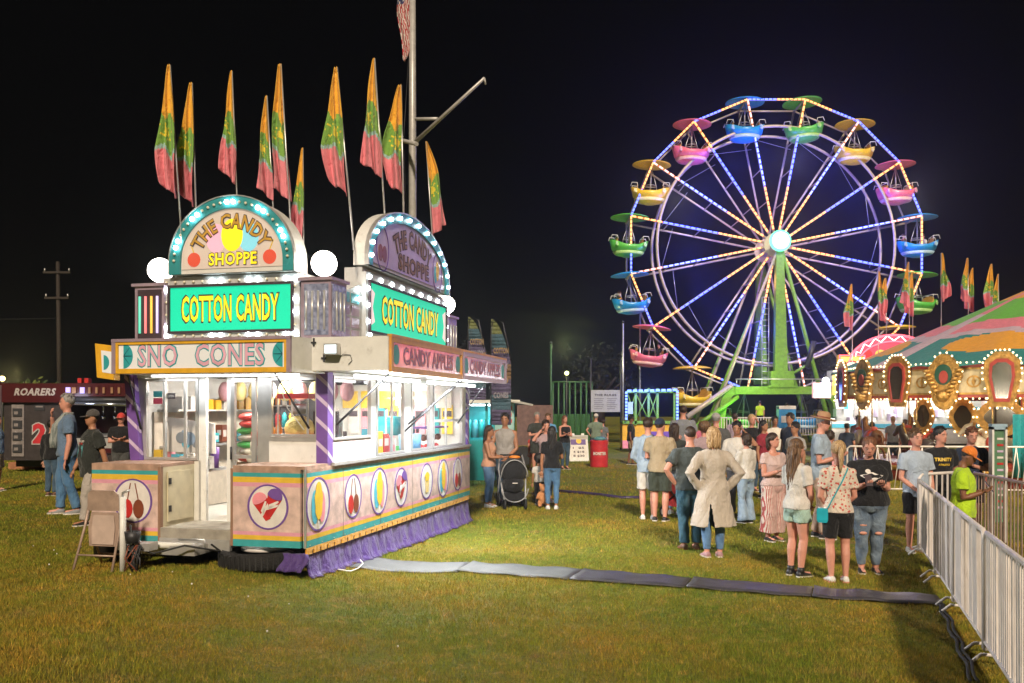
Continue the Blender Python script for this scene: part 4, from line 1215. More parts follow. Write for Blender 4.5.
# ================================================================ CAROUSEL
KC = V((15.6, 26.0, 0)); KR = 5.9
K = thing('carousel', 'carousel with striped canopy, gold shields and rows of bulbs on a red rounding board', 'carousel', KC)
c_red = mat('carousel_red', (.42, .06, .05), .45, wear=(.28, .10, .06)); c_gold = mat('carousel_gold', (.55, .32, .09), .35, .55, bump=1, bscale=22, var=.4); c_cream = mat('carousel_cream', (.62, .52, .34), .5, var=.2)
c_dkgreen = mat('carousel_dark_green', (.02, .10, .07), .4); c_mir = mat('carousel_mirror', (.16, .13, .09), .12, .8)
tc = [cloth('canopy_teal', (.01, .24, .24)), cloth('canopy_orange', (.85, .38, .03)), cloth('canopy_pink', (.80, .22, .30)), cloth('canopy_green', (.14, .50, .05)), cloth('canopy_lilac', (.60, .45, .55))]
NS = 28; BZ0, BZ1 = 2.08, 3.12
b_on = glow('carousel_bulb', (1.0, .80, .44), 3.4)
kb = MB().sphere((0, 0, 0), .05, b_on, 7, 5).mesh('bulb')
def kp(a, r, z): return V((r * math.cos(R(a)), r * math.sin(R(a)), z))
def kplane(a, r):
    return Plane(kp(a, r, 0), (-math.sin(R(a)), math.cos(R(a)), 0), (0, 0, 1))     # faces outwards
sw = 2 * KR * math.sin(PI / NS); DK = 360 / NS
def px2ang(px, r=None):
    k = (px - 512) / F; best = None
    for i in range(1700, 2700):
        p = KC + kp(i / 10, r or KR, 0)
        e = abs(p.x / p.y - k)
        if best is None or e < best[0]: best = (e, i / 10)
    return best[1]
A0K = px2ang(946) - DK * 4
for k in range(NS):
    a = A0K + DK * (k + .5)
    pl = kplane(a, KR * math.cos(PI / NS)); h = sw / 2
    vis = 165 < (a % 360) < 300
    b = MB(); b.prism([(-h, BZ0 + .12), (h, BZ0 + .12), (h, BZ1 - .1), (-h, BZ1 - .1)], pl, -.06, 0, c_red)
    o = b.build('rounding_board', K)
    if not vis: continue
    b = MB(); b.prism([(-h * .55, BZ0 + .25), (h * .55, BZ0 + .25), (h * .62, BZ1 - .22), (-h * .62, BZ1 - .22)], pl, 0, .012, c_cream)
    b.ring([(-h * .62, BZ0 + .2), (h * .62, BZ0 + .2), (h * .68, BZ1 - .18), (-h * .68, BZ1 - .18)], [(-h * .55, BZ0 + .25), (h * .55, BZ0 + .25), (h * .62, BZ1 - .22), (-h * .62, BZ1 - .22)], pl, 0, .02, c_gold)
    cz = (BZ0 + BZ1) / 2
    b.ring(ell(0, cz, .17, .15, 18), ell(0, cz, .13, .11, 18), pl, .012, .022, c_gold)
    b.prism([(0, cz - .15), (.05, cz), (0, cz + .15), (-.05, cz)], pl, .012, .024, c_gold)
    b.build('painted_panel', o)
    b = MB()
    for q in range(9):
        u = -h * .9 + 1.8 * h * q / 8
        for z in (BZ0 + .10, BZ1 - .05): b.sphere(pl.p(u, z, .06), .024, b_on, 6, 4)
    b.build('bulb_row', o, kind='stuff')
for k in range(NS):
    a = A0K + DK * k
    if not (165 < (a % 360) < 305): continue
    pl = kplane(a, KR + .03); cz = (BZ0 + BZ1) / 2
    if k % 2 == 0:
        pts = [(.60 * math.cos(t) * (1 + .08 * math.sin(5 * t)) * (.72 if math.sin(t) > 0 else .62), cz + .0 + .70 * math.sin(t)) for t in [2 * PI * i / 36 for i in range(36)]]
        b = MB(); b.prism(pts, pl, 0, .10, c_gold)
        o = b.build('peacock_shield', K)
        b = MB(); b.prism(ell(0, cz + .18, .22, .26, 20), pl, .10, .12, c_dkgreen); b.prism(ell(.02, cz + .12, .11, .16, 16), pl, .12, .15, c_red); b.build('emblem', o)
        b = MB()
        for s in (-1, 1):
            for q in range(7):
                x, z = s * (.12 + .05 * q), cz - .32 + .1 * q
                b.sphere(pl.p(x, z, .12), .11, c_gold, 8, 5, (1, .6, .5))
        b.sphere(pl.p(0, cz - .35, .14), .16, c_gold, 10, 6); b.build('carving', o)
    else:
        pts = [(-.24, cz - .62), (.24, cz - .62), (.40, cz + .1), (.38, cz + .48), (.15, cz + .70), (-.15, cz + .70), (-.38, cz + .48), (-.40, cz + .1)]
        inn = [(-.13, cz - .42), (.13, cz - .42), (.22, cz + .1), (.20, cz + .35), (.09, cz + .44), (-.09, cz + .44), (-.20, cz + .35), (-.22, cz + .1)]
        b = MB(); b.prism(pts, pl, 0, .08, c_gold); o = b.build('mirror_shield', K)
        b = MB(); b.ring([(x * 1.28, cz + (z - cz) * 1.2) for x, z in inn], inn, pl, .08, .12, c_red); b.prism(inn, pl, .08, .10, c_mir); b.build('mirror', o)
    bb = MB()
    for q in range(len(pts) if len(pts) > 20 else 26):
        if len(pts) > 20:
            if q % 2: continue
            x, z = pts[q]
        else:
            t = 26 and q / 26 * len(pts); i = int(t); fr_ = t - i
            x = pts[i % 8][0] * (1 - fr_) + pts[(i + 1) % 8][0] * fr_; z = pts[i % 8][1] * (1 - fr_) + pts[(i + 1) % 8][1] * fr_
        bb.sphere(pl.p(x * 1.08, cz + (z - cz) * 1.05, .10), .027, b_on, 6, 4)
    bb.build('bulb_row', o, kind='stuff')
# canopy: convex cone with scalloped colour bands
AL = px2ang(905) - .60 * 51.43 + 18
b = MB(); NA, NR = 336, 60; vs = []
for j in range(NR + 1):
    t = j / NR; r = (KR + .12) * (1 - t) + .25 * t
    for i in range(NA):
        a = 360 * i / NA
        z = 3.02 + 2.55 * t - .05 * abs(math.sin(R(a * 12))) * (1 - t)
        vs.append(kp(a, r, z))
k0 = len(b.v); b.v += [tuple(v) for v in vs]
for j in range(NR):
    for i in range(NA):
        t = (j + .5) / NR; a = 360 * (i + .5) / NA
        u = ((a - AL) % 51.43) / 51.43                              # seven repeats round the top
        wv = .02 * math.sin(R(a * 7))
        lob = math.hypot((u - .60) / .30, (t - .24 - .02 * math.cos((u - .6) * 6)) / .105) < 1
        if lob: m_ = tc[1]
        elif u < .13: m_ = tc[4] if t < .62 else tc[2]
        elif t < .34 + wv: m_ = tc[0]
        elif t < .40 + wv: m_ = tc[4]
        elif t < .52 + wv: m_ = tc[2]
        elif t < .80: m_ = tc[3]
        else: m_ = tc[1]
        b.f.append([j * NA + i, j * NA + (i + 1) % NA, (j + 1) * NA + (i + 1) % NA, (j + 1) * NA + i]); b.m.append(b.mi(m_)); b.sm.append(True)
b.build('canopy', K)
b = MB(); b.tube([(0, 0, .3), (0, 0, 6.2)], .2, pale, 10); b.lathe([(0, 0), (KR - .25, 0), (KR - .25, .38), (0, .38)], c_red, n=48); b.lathe([(KR - .24, .3), (KR - .2, .3), (KR - .2, .42), (KR - .24, .42)], c_gold, n=48)
b.build('deck', K)
# centre drum with mirrors
for k in range(12):
    a = 30 * k + 15; pl = kplane(a, 1.5); h = 1.5 * math.tan(PI / 12)
    b = MB(); b.prism([(-h, .38), (h, .38), (h, 3.1), (-h, 3.1)], pl, -.05, 0, c_red if k % 2 else c_dkgreen); o = b.build('centre_panel', K)
    b = MB(); b.prism([(-h * .7, 1.0), (h * .7, 1.0), (h * .7, 2.6), (-h * .7, 2.6)], pl, .0, .02, c_mir); b.ring([(-h * .85, .9), (h * .85, .9), (h * .85, 2.7), (-h * .85, 2.7)], [(-h * .7, 1.0), (h * .7, 1.0), (h * .7, 2.6), (-h * .7, 2.6)], pl, 0, .05, c_gold); b.build('mirror', o)
# hanging inner shields on the right
for a, r, w_, z_ in ((px2ang(964, 5.0), 5.0, .34, 1.72), (px2ang(1001, 5.0), 5.0, .56, 1.72), (px2ang(925, 5.0), 5.0, .30, 1.74)):
    pl = kplane(a, r)
    pts = [(w_ * math.cos(t) * (1 + .10 * math.cos(4 * t)), z_ + .48 * math.sin(t)) for t in [2 * PI * i / 28 for i in range(28)]]
    b = MB(); b.prism(pts, pl, 0, .06, c_gold); o = b.build('inner_shield', K)
    b = MB(); b.prism([(x * .62, z_ + (z - z_) * .62) for x, z in pts], pl, .06, .08, c_mir); b.build('mirror', o)
    b = MB()
    for q in pts[::2]: b.sphere(pl.p(q[0], q[1], .09), .027, b_on, 6, 4)
    b.build('bulb_row', o, kind='stuff')
# sweep lights under the canopy, poles and horses
b = MB()
for k in range(12):
    a = 30 * k + 6
    b.tube([kp(a, .4, 3.1), kp(a, KR - .2, 2.75)], .045, c_gold, 6)
b.build('sweep', K)
h_white = mat('horse_white', (.62, .55, .46), .35, coat=.5, wear=(.5, .42, .3)); h_brown = mat('horse_brown', (.22, .10, .05), .35, coat=.5); h_black = mat('horse_black', (.05, .04, .045), .3, coat=.5); saddle = mat('saddle_red', (.55, .08, .06), .4)
def bake(mb, vox, it=3, name='body', decimate=None):
    """merge overlapping closed pieces into one continuous surface"""
    me = mb.mesh(name); o = bpy.data.objects.new(name, me); COL.objects.link(o)
    m = o.modifiers.new('r', 'REMESH'); m.mode = 'VOXEL'; m.voxel_size = vox; m.use_smooth_shade = True
    if it: m2 = o.modifiers.new('s', 'SMOOTH'); m2.factor = .5; m2.iterations = it
    if decimate: m3 = o.modifiers.new('d', 'DECIMATE'); m3.ratio = decimate
    dg = bpy.context.evaluated_depsgraph_get(); dg.update()
    r = bpy.data.meshes.new_from_object(o.evaluated_get(dg))
    bpy.data.objects.remove(o); bpy.data.meshes.remove(me)
    r.name = name
    return r
def horse(hm):
    g = bpy.data.objects.new('carousel_horse', None); COL.objects.link(g)
    b = MB()
    b.tube([(-.52, 0, 1.02), (-.36, 0, 1.05), (-.1, 0, 1.0), (.18, 0, 1.0), (.38, 0, 1.08)], [.13, .19, .175, .19, .14], hm, 12)
    b.tube([(.30, 0, 1.08), (.46, 0, 1.30), (.52, 0, 1.50)], [.16, .11, .08], hm, 10)
    b.tube([(.46, 0, 1.52), (.60, 0, 1.46), (.76, 0, 1.30), (.80, 0, 1.26)], [.08, .095, .055, .045], hm, 10)
    for s in (-1, 1):
        b.tube([(.46, s * .04, 1.56), (.45, s * .05, 1.66)], [.03, .008], hm, 6)
        b.tube([(.32, s * .09, 1.0), (.56, s * .10, .86), (.50, s * .10, .62), (.42, s * .10, .55)], [.09, .055, .038, .042], hm, 8)
        b.tube([(-.44, s * .09, 1.0), (-.36, s * .10, .74), (-.60, s * .10, .60), (-.66, s * .10, .42)], [.12, .07, .04, .045], hm, 8)
    b.tube([(-.52, 0, 1.1), (-.70, 0, 1.05), (-.78, 0, .78)], [.05, .06, .02], hm, 8)
    me = bake(b, .025, 3, 'body'); me.materials.clear(); me.materials.append(hm)
    o = bpy.data.objects.new('body', me); COL.objects.link(o); o.parent = g
    b = MB()
    for q in range(8): b.sphere((.36 + .015 * q, 0, 1.24 + .045 * q), .06, c_gold, 7, 5, (.8, .45, 1.1))
    b.build('mane', g)
    b = MB(); b.tube([(-.16, 0, 1.03), (.10, 0, 1.03)], [.205, .205], saddle, 14); b.sphere((-.16, 0, 1.25), .09, saddle, 8, 6, (.5, 1.2, .8)); b.build('saddle', g)
    b = MB(); b.tube([(0, 0, .38), (0, 0, 3.1)], .025, mat('brass_pole', (.62, .45, .22), .25, .8), 8); b.build('pole', g)
    return g
hp = [horse(h_white), horse(h_brown), horse(h_black)]
hi = 0
for ring_, r_ in ((0, 5.2), (1, 3.8)):
    for k in range(16 if ring_ == 0 else 10):
        a = (360 / (16 if ring_ == 0 else 10)) * k + 7 * ring_
        if not (150 < a < 310): continue
        src = hp[hi % 3]
        g = src if hi < 3 else cp_tree(src, K)
        g.parent = K; g.location = kp(a, r_, RND.uniform(-.25, .12)); g.rotation_euler = (0, 0, R(a - 90)); hi += 1
for (a, z) in ((200, 1.9), (232, 1.9), (265, 2.0)):
    lamp('POINT', 'carousel_light', KC + kp(a, 4.6, z + .9), 110, (1, .82, .50), .25)
lamp('POINT', 'carousel_light', KC + kp(215, 8.7, 2.2), 150, (1, .80, .50), .5)
lamp('POINT', 'carousel_light', KC + kp(240, 8.7, 2.2), 150, (1, .80, .50), .5)

# ================================================================ FOOD STAND WITH NEON SIGN BEHIND THE CAROUSEL
SD = 34.0; N0 = P(832, 408, SD)
N = thing('neon_food_stand', 'white lit food stand with red neon arch and yellow sign band beside the carousel', 'food stand', (N0.x, SD, 0))
ppm = F / SD
def nx(px): return (px - 832) / ppm
def nz(py): return HZ + (408 - py) / ppm
b = MB(); b.box((nx(832), 0, .6), (nx(1010), .1, 1.45), offw); b.box((nx(832), 0, 1.2), (nx(1010), -.02, 1.35), cyan); b.box((nx(848), 1.3, .5), (nx(1010), 1.4, 3.0), offw); b.box((nx(836), 0, nz(386)), (nx(1010), 1.0, nz(370)), white); b.box((nx(846), .1, .5), (nx(1010), 1.3, .6), darkm)
b.box((nx(1008), .1, .5), (nx(1010), 1.3, 2.9), offw); b.build('body', N)
b = MB(); b.box((nx(832), -.25, nz(395)), (nx(1010), -.02, nz(375)), glow('stand_band', (.95, .60, .10), .8)); o = b.build('sign_band', N)
b = MB(); b.text('SLUSH  LEMONADE  FUNNEL CAKES', Plane((0, -.26, 0), (1, 0, 0), (0, 0, 1)), nx(910), nz(385), 5.4, .34, .005, glow('lettering_red_lit', (.8, .04, .04), .8), .04); b.build('lettering', o)
b = MB(); b.tube([(nx(834), -.15, nz(397)), (nx(1005), -.15, nz(397))], .035, tube_w, 6); b.build('light_tube', N)
for x in (856, 880, 905, 930, 955): b = MB(); b.box((nx(x) - .06, 0, 1.5), (nx(x) + .06, .08, nz(395)), alu); b.build('window_post', N)
b = MB()
for k in range(24): b.box((nx(838 + 7 * k), .9, 1.3 + .3 * (k % 3)), (nx(838 + 7 * k) + .2, 1.28, 1.55 + .3 * (k % 3) + .2 * RND.random()), (cyan, alu, lilac, offw, alu, wood)[RND.randrange(6)])
b.build('stock', N, kind='stuff')
o = lamp('AREA', 'stand_light', (N0.x + 3, SD + .7, 2.75), 260, (.92, .97, 1), .5, 5); o.rotation_euler = (0, 0, R(90))
lamp('AREA', 'stand_light', (N0.x + 2.6, SD - .5, 2.5), 70, (.92, .97, 1), .1, 5).rotation_euler = (0, 0, R(90))
neon = glow('neon_red', (1, .10, .14), 3); neonw = glow('neon_white', (1, .85, .8), 4)
# upper arch sign with chasing red bulbs
pl = Plane((0, -.05, 0), (1, 0, 0), (0, 0, 1))
cx, cz0 = nx(893), nz(368)
def ar(s): return [(cx + 1.75 * s * math.cos(R(a)), cz0 + (1.25 * s) * math.sin(R(a))) for a in range(0, 181, 9)]
b = MB(); b.prism([(cx + 1.75, cz0 - .25)] + ar(1) + [(cx - 1.75, cz0 - .25)], pl, -.15, 0, glow('arch_red_lit', (.55, .08, .14), .7)); o = b.build('arch_sign', N)
b = MB(); b.tube([pl.p(x, z, .04) for x, z in ar(.99)], .045, neon, 6); b.tube([pl.p(x, z, .04) for x, z in ar(.80)], .03, neon, 6); b.tube([pl.p(x * 1.0, z + (.10 if i % 2 else -.10), .04) for i, (x, z) in enumerate(ar(.90))], .020, neonw, 6); b.build('neon_tube', o)
b = MB()
for q in range(5): b.prism(ell(cx - 1.0 + .5 * q, nz(354), .20, .16, 12), pl, .002, .02, (MATS['lettering_red_lit'], MATS['stand_band'])[q % 2])
b.build('emblem', o)
b = MB(); b.prism([(nx(838), nz(380)), (nx(864), nz(380)), (nx(864), nz(355)), (nx(838), nz(355))], pl, -.2, .05, mat('amber_trim')); o = b.build('corner_sign', N)
b = MB(); b.prism([(nx(840), nz(378)), (nx(862), nz(378)), (nx(862), nz(357)), (nx(840), nz(357))], pl, .05, .06, glow('stand_yellow_lit', (1, .70, .14), .95)); b.prism(ell(nx(851), nz(367), .30, .24, 18), pl, .06, .07, glow('lettering_red_lit', (.8, .04, .04), .8)); b.prism(ell(nx(851), nz(367), .25, .18, 18), pl, .07, .08, glow('stand_cream_lit', (1, .9, .6), .9))
b.build('sign_face', o)
b = MB(); b.ring([(nx(838), nz(380)), (nx(864), nz(380)), (nx(864), nz(355)), (nx(838), nz(355))], [(nx(839), nz(379)), (nx(863), nz(379)), (nx(863), nz(356)), (nx(839), nz(356))], pl, .05, .10, neon); b.build('neon_tube', o)
b = MB(); b.box((nx(812), -.2, nz(398)), (nx(829), 0, nz(383)), glow('small_sign_lit', (1, .55, .55), 1.0)); b.build('side_sign', N)
b = MB(); b.sphere((nx(823), -.3, nz(381)), .13, glow('work_lamp_lit', (.9, .95, 1), 12, True), 10, 8); b.tube([(nx(823), -.2, nz(381)), (nx(838), 0, nz(381))], .03, darkm, 6); b.build('work_lamp', N)
lamp('POINT', 'work_light', (N0.x + nx(823), SD - 1.0, nz(381)), 120, (.9, .95, 1), .2)
lamp('POINT', 'neon_light', (N0.x + cx, SD - 1.2, cz0 + .6), 60, (1, .15, .15), .3)
for i, (px, py, D) in enumerate(((852, 284, 33.5), (878, 271, 33.6), (886, 278, 34.6), (909, 262, 33.7), (912.5, 272, 34.8), (941, 253, 31.8), (968, 258, 34), (973, 268, 35), (992, 264, 34), (998.5, 274, 35))):
    flag(P(px, py, D), P(px + .5, py + 92, D), 46 / ppm, 10 / ppm, 40 + i, ('first', 'second', 'third', 'fourth', 'fifth', 'sixth and tallest', 'seventh', 'eighth', 'ninth', 'tenth')[i] + ' small pennant from the left above the stand behind the carousel', 'pennants above the far food stand', lean=(-1, 1)[i in (5, 1)])
# ================================================================ FOLDING CHAIR, TYRE, BIN, MATS
p = G(106, 568)
t = thing('folding_chair', 'worn beige metal folding chair in front of the trailer corner', 'chair', p, R(-12))
beige = mat('beige_chair_metal', (.42, .30, .24), .45, .2, var=.2, wear=(.25, .18, .14), wscale=7)
b = MB(); b.prism([(-.20, .62), (-.18, .80), (-.14, .84), (.14, .84), (.18, .80), (.20, .62)], Plane((0, .04, 0), (1, 0, 0), (0, -.12, 1)), -.015, .0, beige); b.build('backrest', t)
b = MB(); b.prism([(-.17, .24), (.17, .24), (.19, .44), (.16, .60), (-.16, .60), (-.19, .44)], Plane((0, -.06, 0), (1, 0, 0), (0, .06, 1)), -.02, .0, beige); b.prism([(-.13, .26), (.13, .26), (.14, .44), (.12, .57), (-.12, .57), (-.14, .44)], Plane((0, -.066, 0), (1, 0, 0), (0, .06, 1)), .002, .008, mat('beige_chair_pad', (.50, .38, .32), .5)); b.build('seat', t)
for s in (-1, 1):
    b = MB(); b.tube([(s * .23, -.22, .0), (s * .21, -.06, .45), (s * .19, .02, .80)], .014, beige, 8); b.build('leg', t)
    b = MB(); b.tube([(s * .21, .22, .0), (s * .20, .0, .50)], .014, beige, 8); b.build('leg', t)
b = MB(); b.tube([(-.225, -.17, .16), (.225, -.17, .16)], .010, beige, 6); b.tube([(-.205, .18, .12), (.205, .18, .12)], .010, beige, 6); b.tube([(-.2, 0, .45), (.2, 0, .45)], .01, beige, 6); b.build('crossbar', t)
b = MB(); b.lathe([(0, 0), (.19, 0), (.22, .48), (.23, .50), (.20, .50), (.18, .03), (0, .03)], mat('dark_bin', (.03, .022, .02), .6), n=20)
q = G(112, 556); tag(b.build('rubbish_bin', None, q), 'dark plastic bin standing behind the folding chair', 'bin')
p = G(262, 566)
b = MB(); b.lathe([(.29, .03), (.42, 0), (.455, .05), (.46, .10), (.455, .15), (.42, .20), (.29, .17), (.27, .10), (.29, .03)], mat('tyre_rubber', (.015, .014, .014), .8, bump=1, bscale=70), n=40)
for k in range(48):
    a = 2 * PI * k / 48
    b.box((.452, -.008, .03), (.465, .008, .17), black, Matrix.Rotation(a, 3, 'Z'), (0, 0, 0))
t = tag(b.build('spare_tyre', None, p), 'black tyre lying flat on the grass below the snow cone panel', 'tyre')
b = MB(); b.lathe([(0, 0), (.27, 0), (.27, .03), (.2, .05), (0, .05)], m_white, n=24)
tag(b.build('round_lid', None, p + V((.02, .1, .175))), 'white round lid lying inside the spare tyre', 'lid')
mm_ = mat('mat_grey_rubber', (.095, .10, .098), .55, var=.18, scale=3, bump=.4, bscale=60, wear=(.20, .18, .12), wscale=6)
mm2 = mat('mat_dark_rubber', (.05, .046, .055), .45, var=.25, scale=3, bump=.4, bscale=60, wear=(.18, .13, .12), wscale=4)
MT = [((349, 568), (372, 558), (470, 563), (458, 573)), ((457, 573), (473, 564), (583, 571), (567, 581)), ((569, 581), (584, 571), (692, 579.5), (684, 589)), ((686, 589), (694, 579.5), (813, 589), (811, 598.5)), ((812, 599), (814, 589), (936, 597), (945, 607))]
for k, qd in enumerate(MT):
    pts = [G(*q) for q in qd]; c = sum(pts, V()) / 4
    b = MB(); NX = 16; NY = 4; vs = []
    for j in range(NY + 1):
        for i in range(NX + 1):
            a = pts[0].lerp(pts[3], i / NX); d = pts[1].lerp(pts[2], i / NX); q = a.lerp(d, j / NY) - c
            q.z = gh(q.x + c.x, q.y + c.y) - c.z + .014 + .005 * math.sin(i * .9 + k * 2) + (.008 if (i in (0,) and k) else 0) + .004 * math.sin(j * 2 + i)
            vs.append(q)
    b.add(vs, [(j * (NX + 1) + i, j * (NX + 1) + i + 1, (j + 1) * (NX + 1) + i + 1, (j + 1) * (NX + 1) + i) for j in range(NY) for i in range(NX)], mm_ if k < 2 else mm2, True)
    o = b.build('ground_mat', None, c); m = o.modifiers.new('thick', 'SOLIDIFY'); m.thickness = .014
    tag(o, ('pale grey rubber mat nearest the candy trailer', 'grey rubber mat second from the candy trailer', 'dark rubber mat in the middle of the row', 'dark rubber mat next to the one by the barricade', 'dark reddish rubber mat ending at the barricade')[k], 'mat', 'cable cover mats in a row across the grass')
for k, pts in enumerate((((938, 607), (945, 620), (953, 640), (962, 660), (974, 690)), ((941, 607), (950, 622), (960, 645), (968, 662), (980, 690)))):
    ps_ = [G(*q) + V((0, 0, .03)) for q in pts]
    fine = []
    for i in range(len(ps_) - 1):
        for j in range(6): fine.append(ps_[i].lerp(ps_[i + 1], j / 6) + V((.012 * math.sin(i * 6 + j * 1.3 + k), 0, .01 * math.sin(j))))
    b = MB(); b.tube(fine, .014, black, 6); tag(b.build('power_cable', None), ('left', 'right')[k] + ' of two black power cables running along the barricade foot', 'cable', 'power cables on the grass')
b = MB(); b.tube([G(x, y) + V((0, 0, .03)) for x, y in ((338, 572), (350, 574), (358, 571), (363, 566), (360, 562), (352, 560))], .008, m_white, 6)
tag(b.build('white_cord', None), 'thin white cord lying on the grass by the purple drape', 'cord')
b = MB(); b.tube([G(x, y) + V((0, 0, .03)) for x, y in ((556, 492), (580, 494), (600, 496), (622, 499), (640, 499))], .035, mat('dark_purple_hose', (.06, .04, .12), .4), 6)
tag(b.build('ground_hose', None), 'dark purple hose across the grass in front of the red barrel', 'hose')

# ================================================================ BARRICADES
fm = mat('barricade_steel', (.80, .73, .69), .45, .0, var=.12, scale=6, wear=(.52, .40, .32), wscale=7)
def barricade(a, c, label, h=1.06, n=18, flatbar=.055, grp='steel crowd barricades', m=fm, arch_=False):
    a, c = V(a), V(c); L_ = (c - a).length; th = math.atan2(c.y - a.y, c.x - a.x)
    t = thing('barricade', label, 'barricade', a, th, grp)
    b = MB()
    b.tube([(0, 0, .10), (0, 0, h - .05), (.06, 0, h), (L_ - .06, 0, h), (L_, 0, h - .05), (L_, 0, .10)], .021, m, 8)
    b.tube([(0, 0, .16), (L_, 0, .16)], .017, m, 8)
    b.build('frame', t)
    b = MB()
    for k in range(1, n):
        x = L_ * k / n
        if arch_: b.tube([(x - .06, 0, .16), (x, 0, h * .55), (x - .06 + .12 * (k % 2), 0, h)], .011, m, 5)
        else:
            j_ = RND.uniform(-.006, .006); b.hexa([V((x - flatbar / 2, -.006, .16)), V((x + flatbar / 2, -.006 + j_, .16)), V((x + flatbar / 2, .006 + j_, .16)), V((x - flatbar / 2, .006, .16))], [V((x - flatbar / 2 + j_, -.006 - j_, h)), V((x + flatbar / 2 + j_, -.006, h)), V((x + flatbar / 2 + j_, .006, h)), V((x - flatbar / 2 + j_, .006 - j_, h))], m)
    b.build('slats', t)
    for x in (.15, L_ - .15):
        b = MB(); b.tube([(x, -.14, .02), (x, -.05, .10), (x, .05, .10), (x, .26, .02)], .014, m, 6); b.build('foot', t)
    return t
fa, fb_ = V((5.40, 11.95, 0)), V((2.75, 4.4, 0))
fd = (fb_ - fa); FLn = fd.length; fd.normalize()
marks = [0, 2.0, 3.55, 5.35, 7.4]
nm = ['white slatted barricade farthest along the near fence', 'second white barricade from the far end of the near fence', 'third barricade with brownish slats along the near fence', 'nearest white barricade at the right edge']
for k in range(4):
    barricade(fa + fd * (marks[k] + .02) + V((0, 0, 0)), fa + fd * (marks[k + 1] - .03), nm[k], n=26, flatbar=.036, h=1.0)
fm2 = mat('barricade_brown', (.42, .30, .25), .45, .3, var=.2)
s0 = V((5.42, 12.0, 0))
pts = [V((5.45, 12.05, 0)), V((6.2, 12.5, 0)), V((6.9, 10.6, 0)), V((6.3, 8.4, 0))]
barricade(pts[0], pts[1], 'short barricade closing the far end of the queue lane', n=7, flatbar=.03)
barricade(V((6.35, 12.4, 0)), V((6.0, 10.2, 0)), 'brownish barricade on the far side of the queue lane behind the phone man', n=20, flatbar=.03, m=fm2)
barricade(V((6.0, 10.15, 0)), V((5.3, 8.0, 0)), 'brownish barricade of the queue lane near the right edge', n=20, flatbar=.03, m=fm2)
for k in range(6):
    a = V((7.45 + 1.95 * k, 20.0 - .22 * k, 0))
    barricade(a, a + V((1.88, -.2, 0)), ('first', 'second', 'third', 'fourth', 'fifth', 'sixth')[k] + ' white barricade from the left in front of the carousel', n=16, h=1.1, grp='white barricades round the carousel', arch_=True)
# tall framed rules sign beside the boys
p = V((7.02, 13.0, 0))
t = thing('ride_rules_post', 'tall narrow white framed measuring sign standing behind the barricade', 'sign', p)
b = MB(); b.box((-.11, -.05, 0), (-.08, .05, 1.68), white); b.box((.08, -.05, 0), (.11, .05, 1.68), white); b.box((-.11, -.05, 1.64), (.11, .05, 1.72), mat('pale_blue_paint', (.35, .5, .62))); b.build('frame', t)
b = MB(); b.box((-.08, -.01, .3), (.08, .01, 1.64), mat('green_board', (.10, .22, .12)))
for k in range(12): b.box((-.02, -.016, .5 + .09 * k), (.07, -.0101, .53 + .09 * k), (lilac, red, m_white)[k % 3])
b.build('board', t)
# turquoise canvas side behind
t = thing('turquoise_curtain', 'turquoise and green canvas curtain hanging behind the carousel barricade', 'curtain', V((12.75, 21.3, 0)))
for k, (x0, x1, mm) in enumerate(((-.9, 0.0, cloth('canvas_teal', (.02, .32, .36))), (.0, 1.2, cloth('canvas_green', (.10, .40, .10))))):
    b = MB(); vs = []
    for j in (0, 1):
        for i in range(31): vs.append(V((x0 + (x1 - x0) * i / 30, .06 * math.sin(i * 1.1), .3 + 1.5 * j)))
    b.add(vs, [(i, i + 1, 32 + i, 31 + i) for i in range(30)], mm, True); b.build('panel', t).modifiers.new('t', 'SOLIDIFY').thickness = .01

# ================================================================ RED TRAILER, POLES AND TREES AT THE LEFT
RD = 24.0; q0 = P(4, 408, RD)
r_red = mat('trailer_dark_red', (.06, .005, .007), .35, var=.15, coat=.3); r_gray = mat('trailer_grey', (.055, .045, .045), .45, .3, var=.2, wear=(.24, .16, .13)); r_lit = mat('trailer_pale_panel', (.22, .19, .18), .5, var=.3, wear=(.2, .16, .14))
t = thing('red_trailer', 'dark red show trailer lettered ROARERS with a big red number 2', 'trailer', (q0.x, RD, gh(q0.x, RD)), R(2))
pm = F / RD
def rx(px): return (px - 4) / pm
def rz_(py): return HZ + (408 - py) / pm - .24
b = MB(); b.box((rx(4), 0, rz_(460)), (rx(66), 3, rz_(402)), r_gray); b.box((rx(2), -.12, rz_(402)), (rx(66), 3, rz_(383)), r_red); b.box((rx(66), 1.2, rz_(462)), (rx(142), 3, rz_(382)), r_red); b.box((rx(66), .02, rz_(462)), (rx(142), 1.2, rz_(455)), r_gray)
b.box((rx(66), -.15, rz_(396)), (rx(142), 1.2, rz_(383)), r_red); b.box((rx(10), .3, rz_(467)), (rx(140), 2.6, rz_(458)), darkm)
b.build('body', t)
b = MB(); b.box((rx(12), -.03, rz_(456)), (rx(24), 0, rz_(404)), r_lit)
for k in range(4): b.box((rx(13.5), -.06, rz_(452 - 12 * k)), (rx(22.5), -.031, rz_(444 - 12 * k)), darkm); b.box((rx(15), -.07, rz_(450 - 12 * k)), (rx(19), -.061, rz_(447 - 12 * k)), r_lit)
b.box((rx(2), -.2, rz_(465)), (rx(4), -.1, rz_(385)), alu)
b.build('side_door', t)
pl = Plane((0, -.125, 0), (1, 0, 0), (0, 0, 1))
vs, fs = text2d('ROARERS', .04, 0)
b = MB(); b.text('ROARERS', pl, rx(37), rz_(391.5), rx(57) - rx(17), .20, .003, mat('aged_white_letters', (.42, .38, .36), .5), .04)
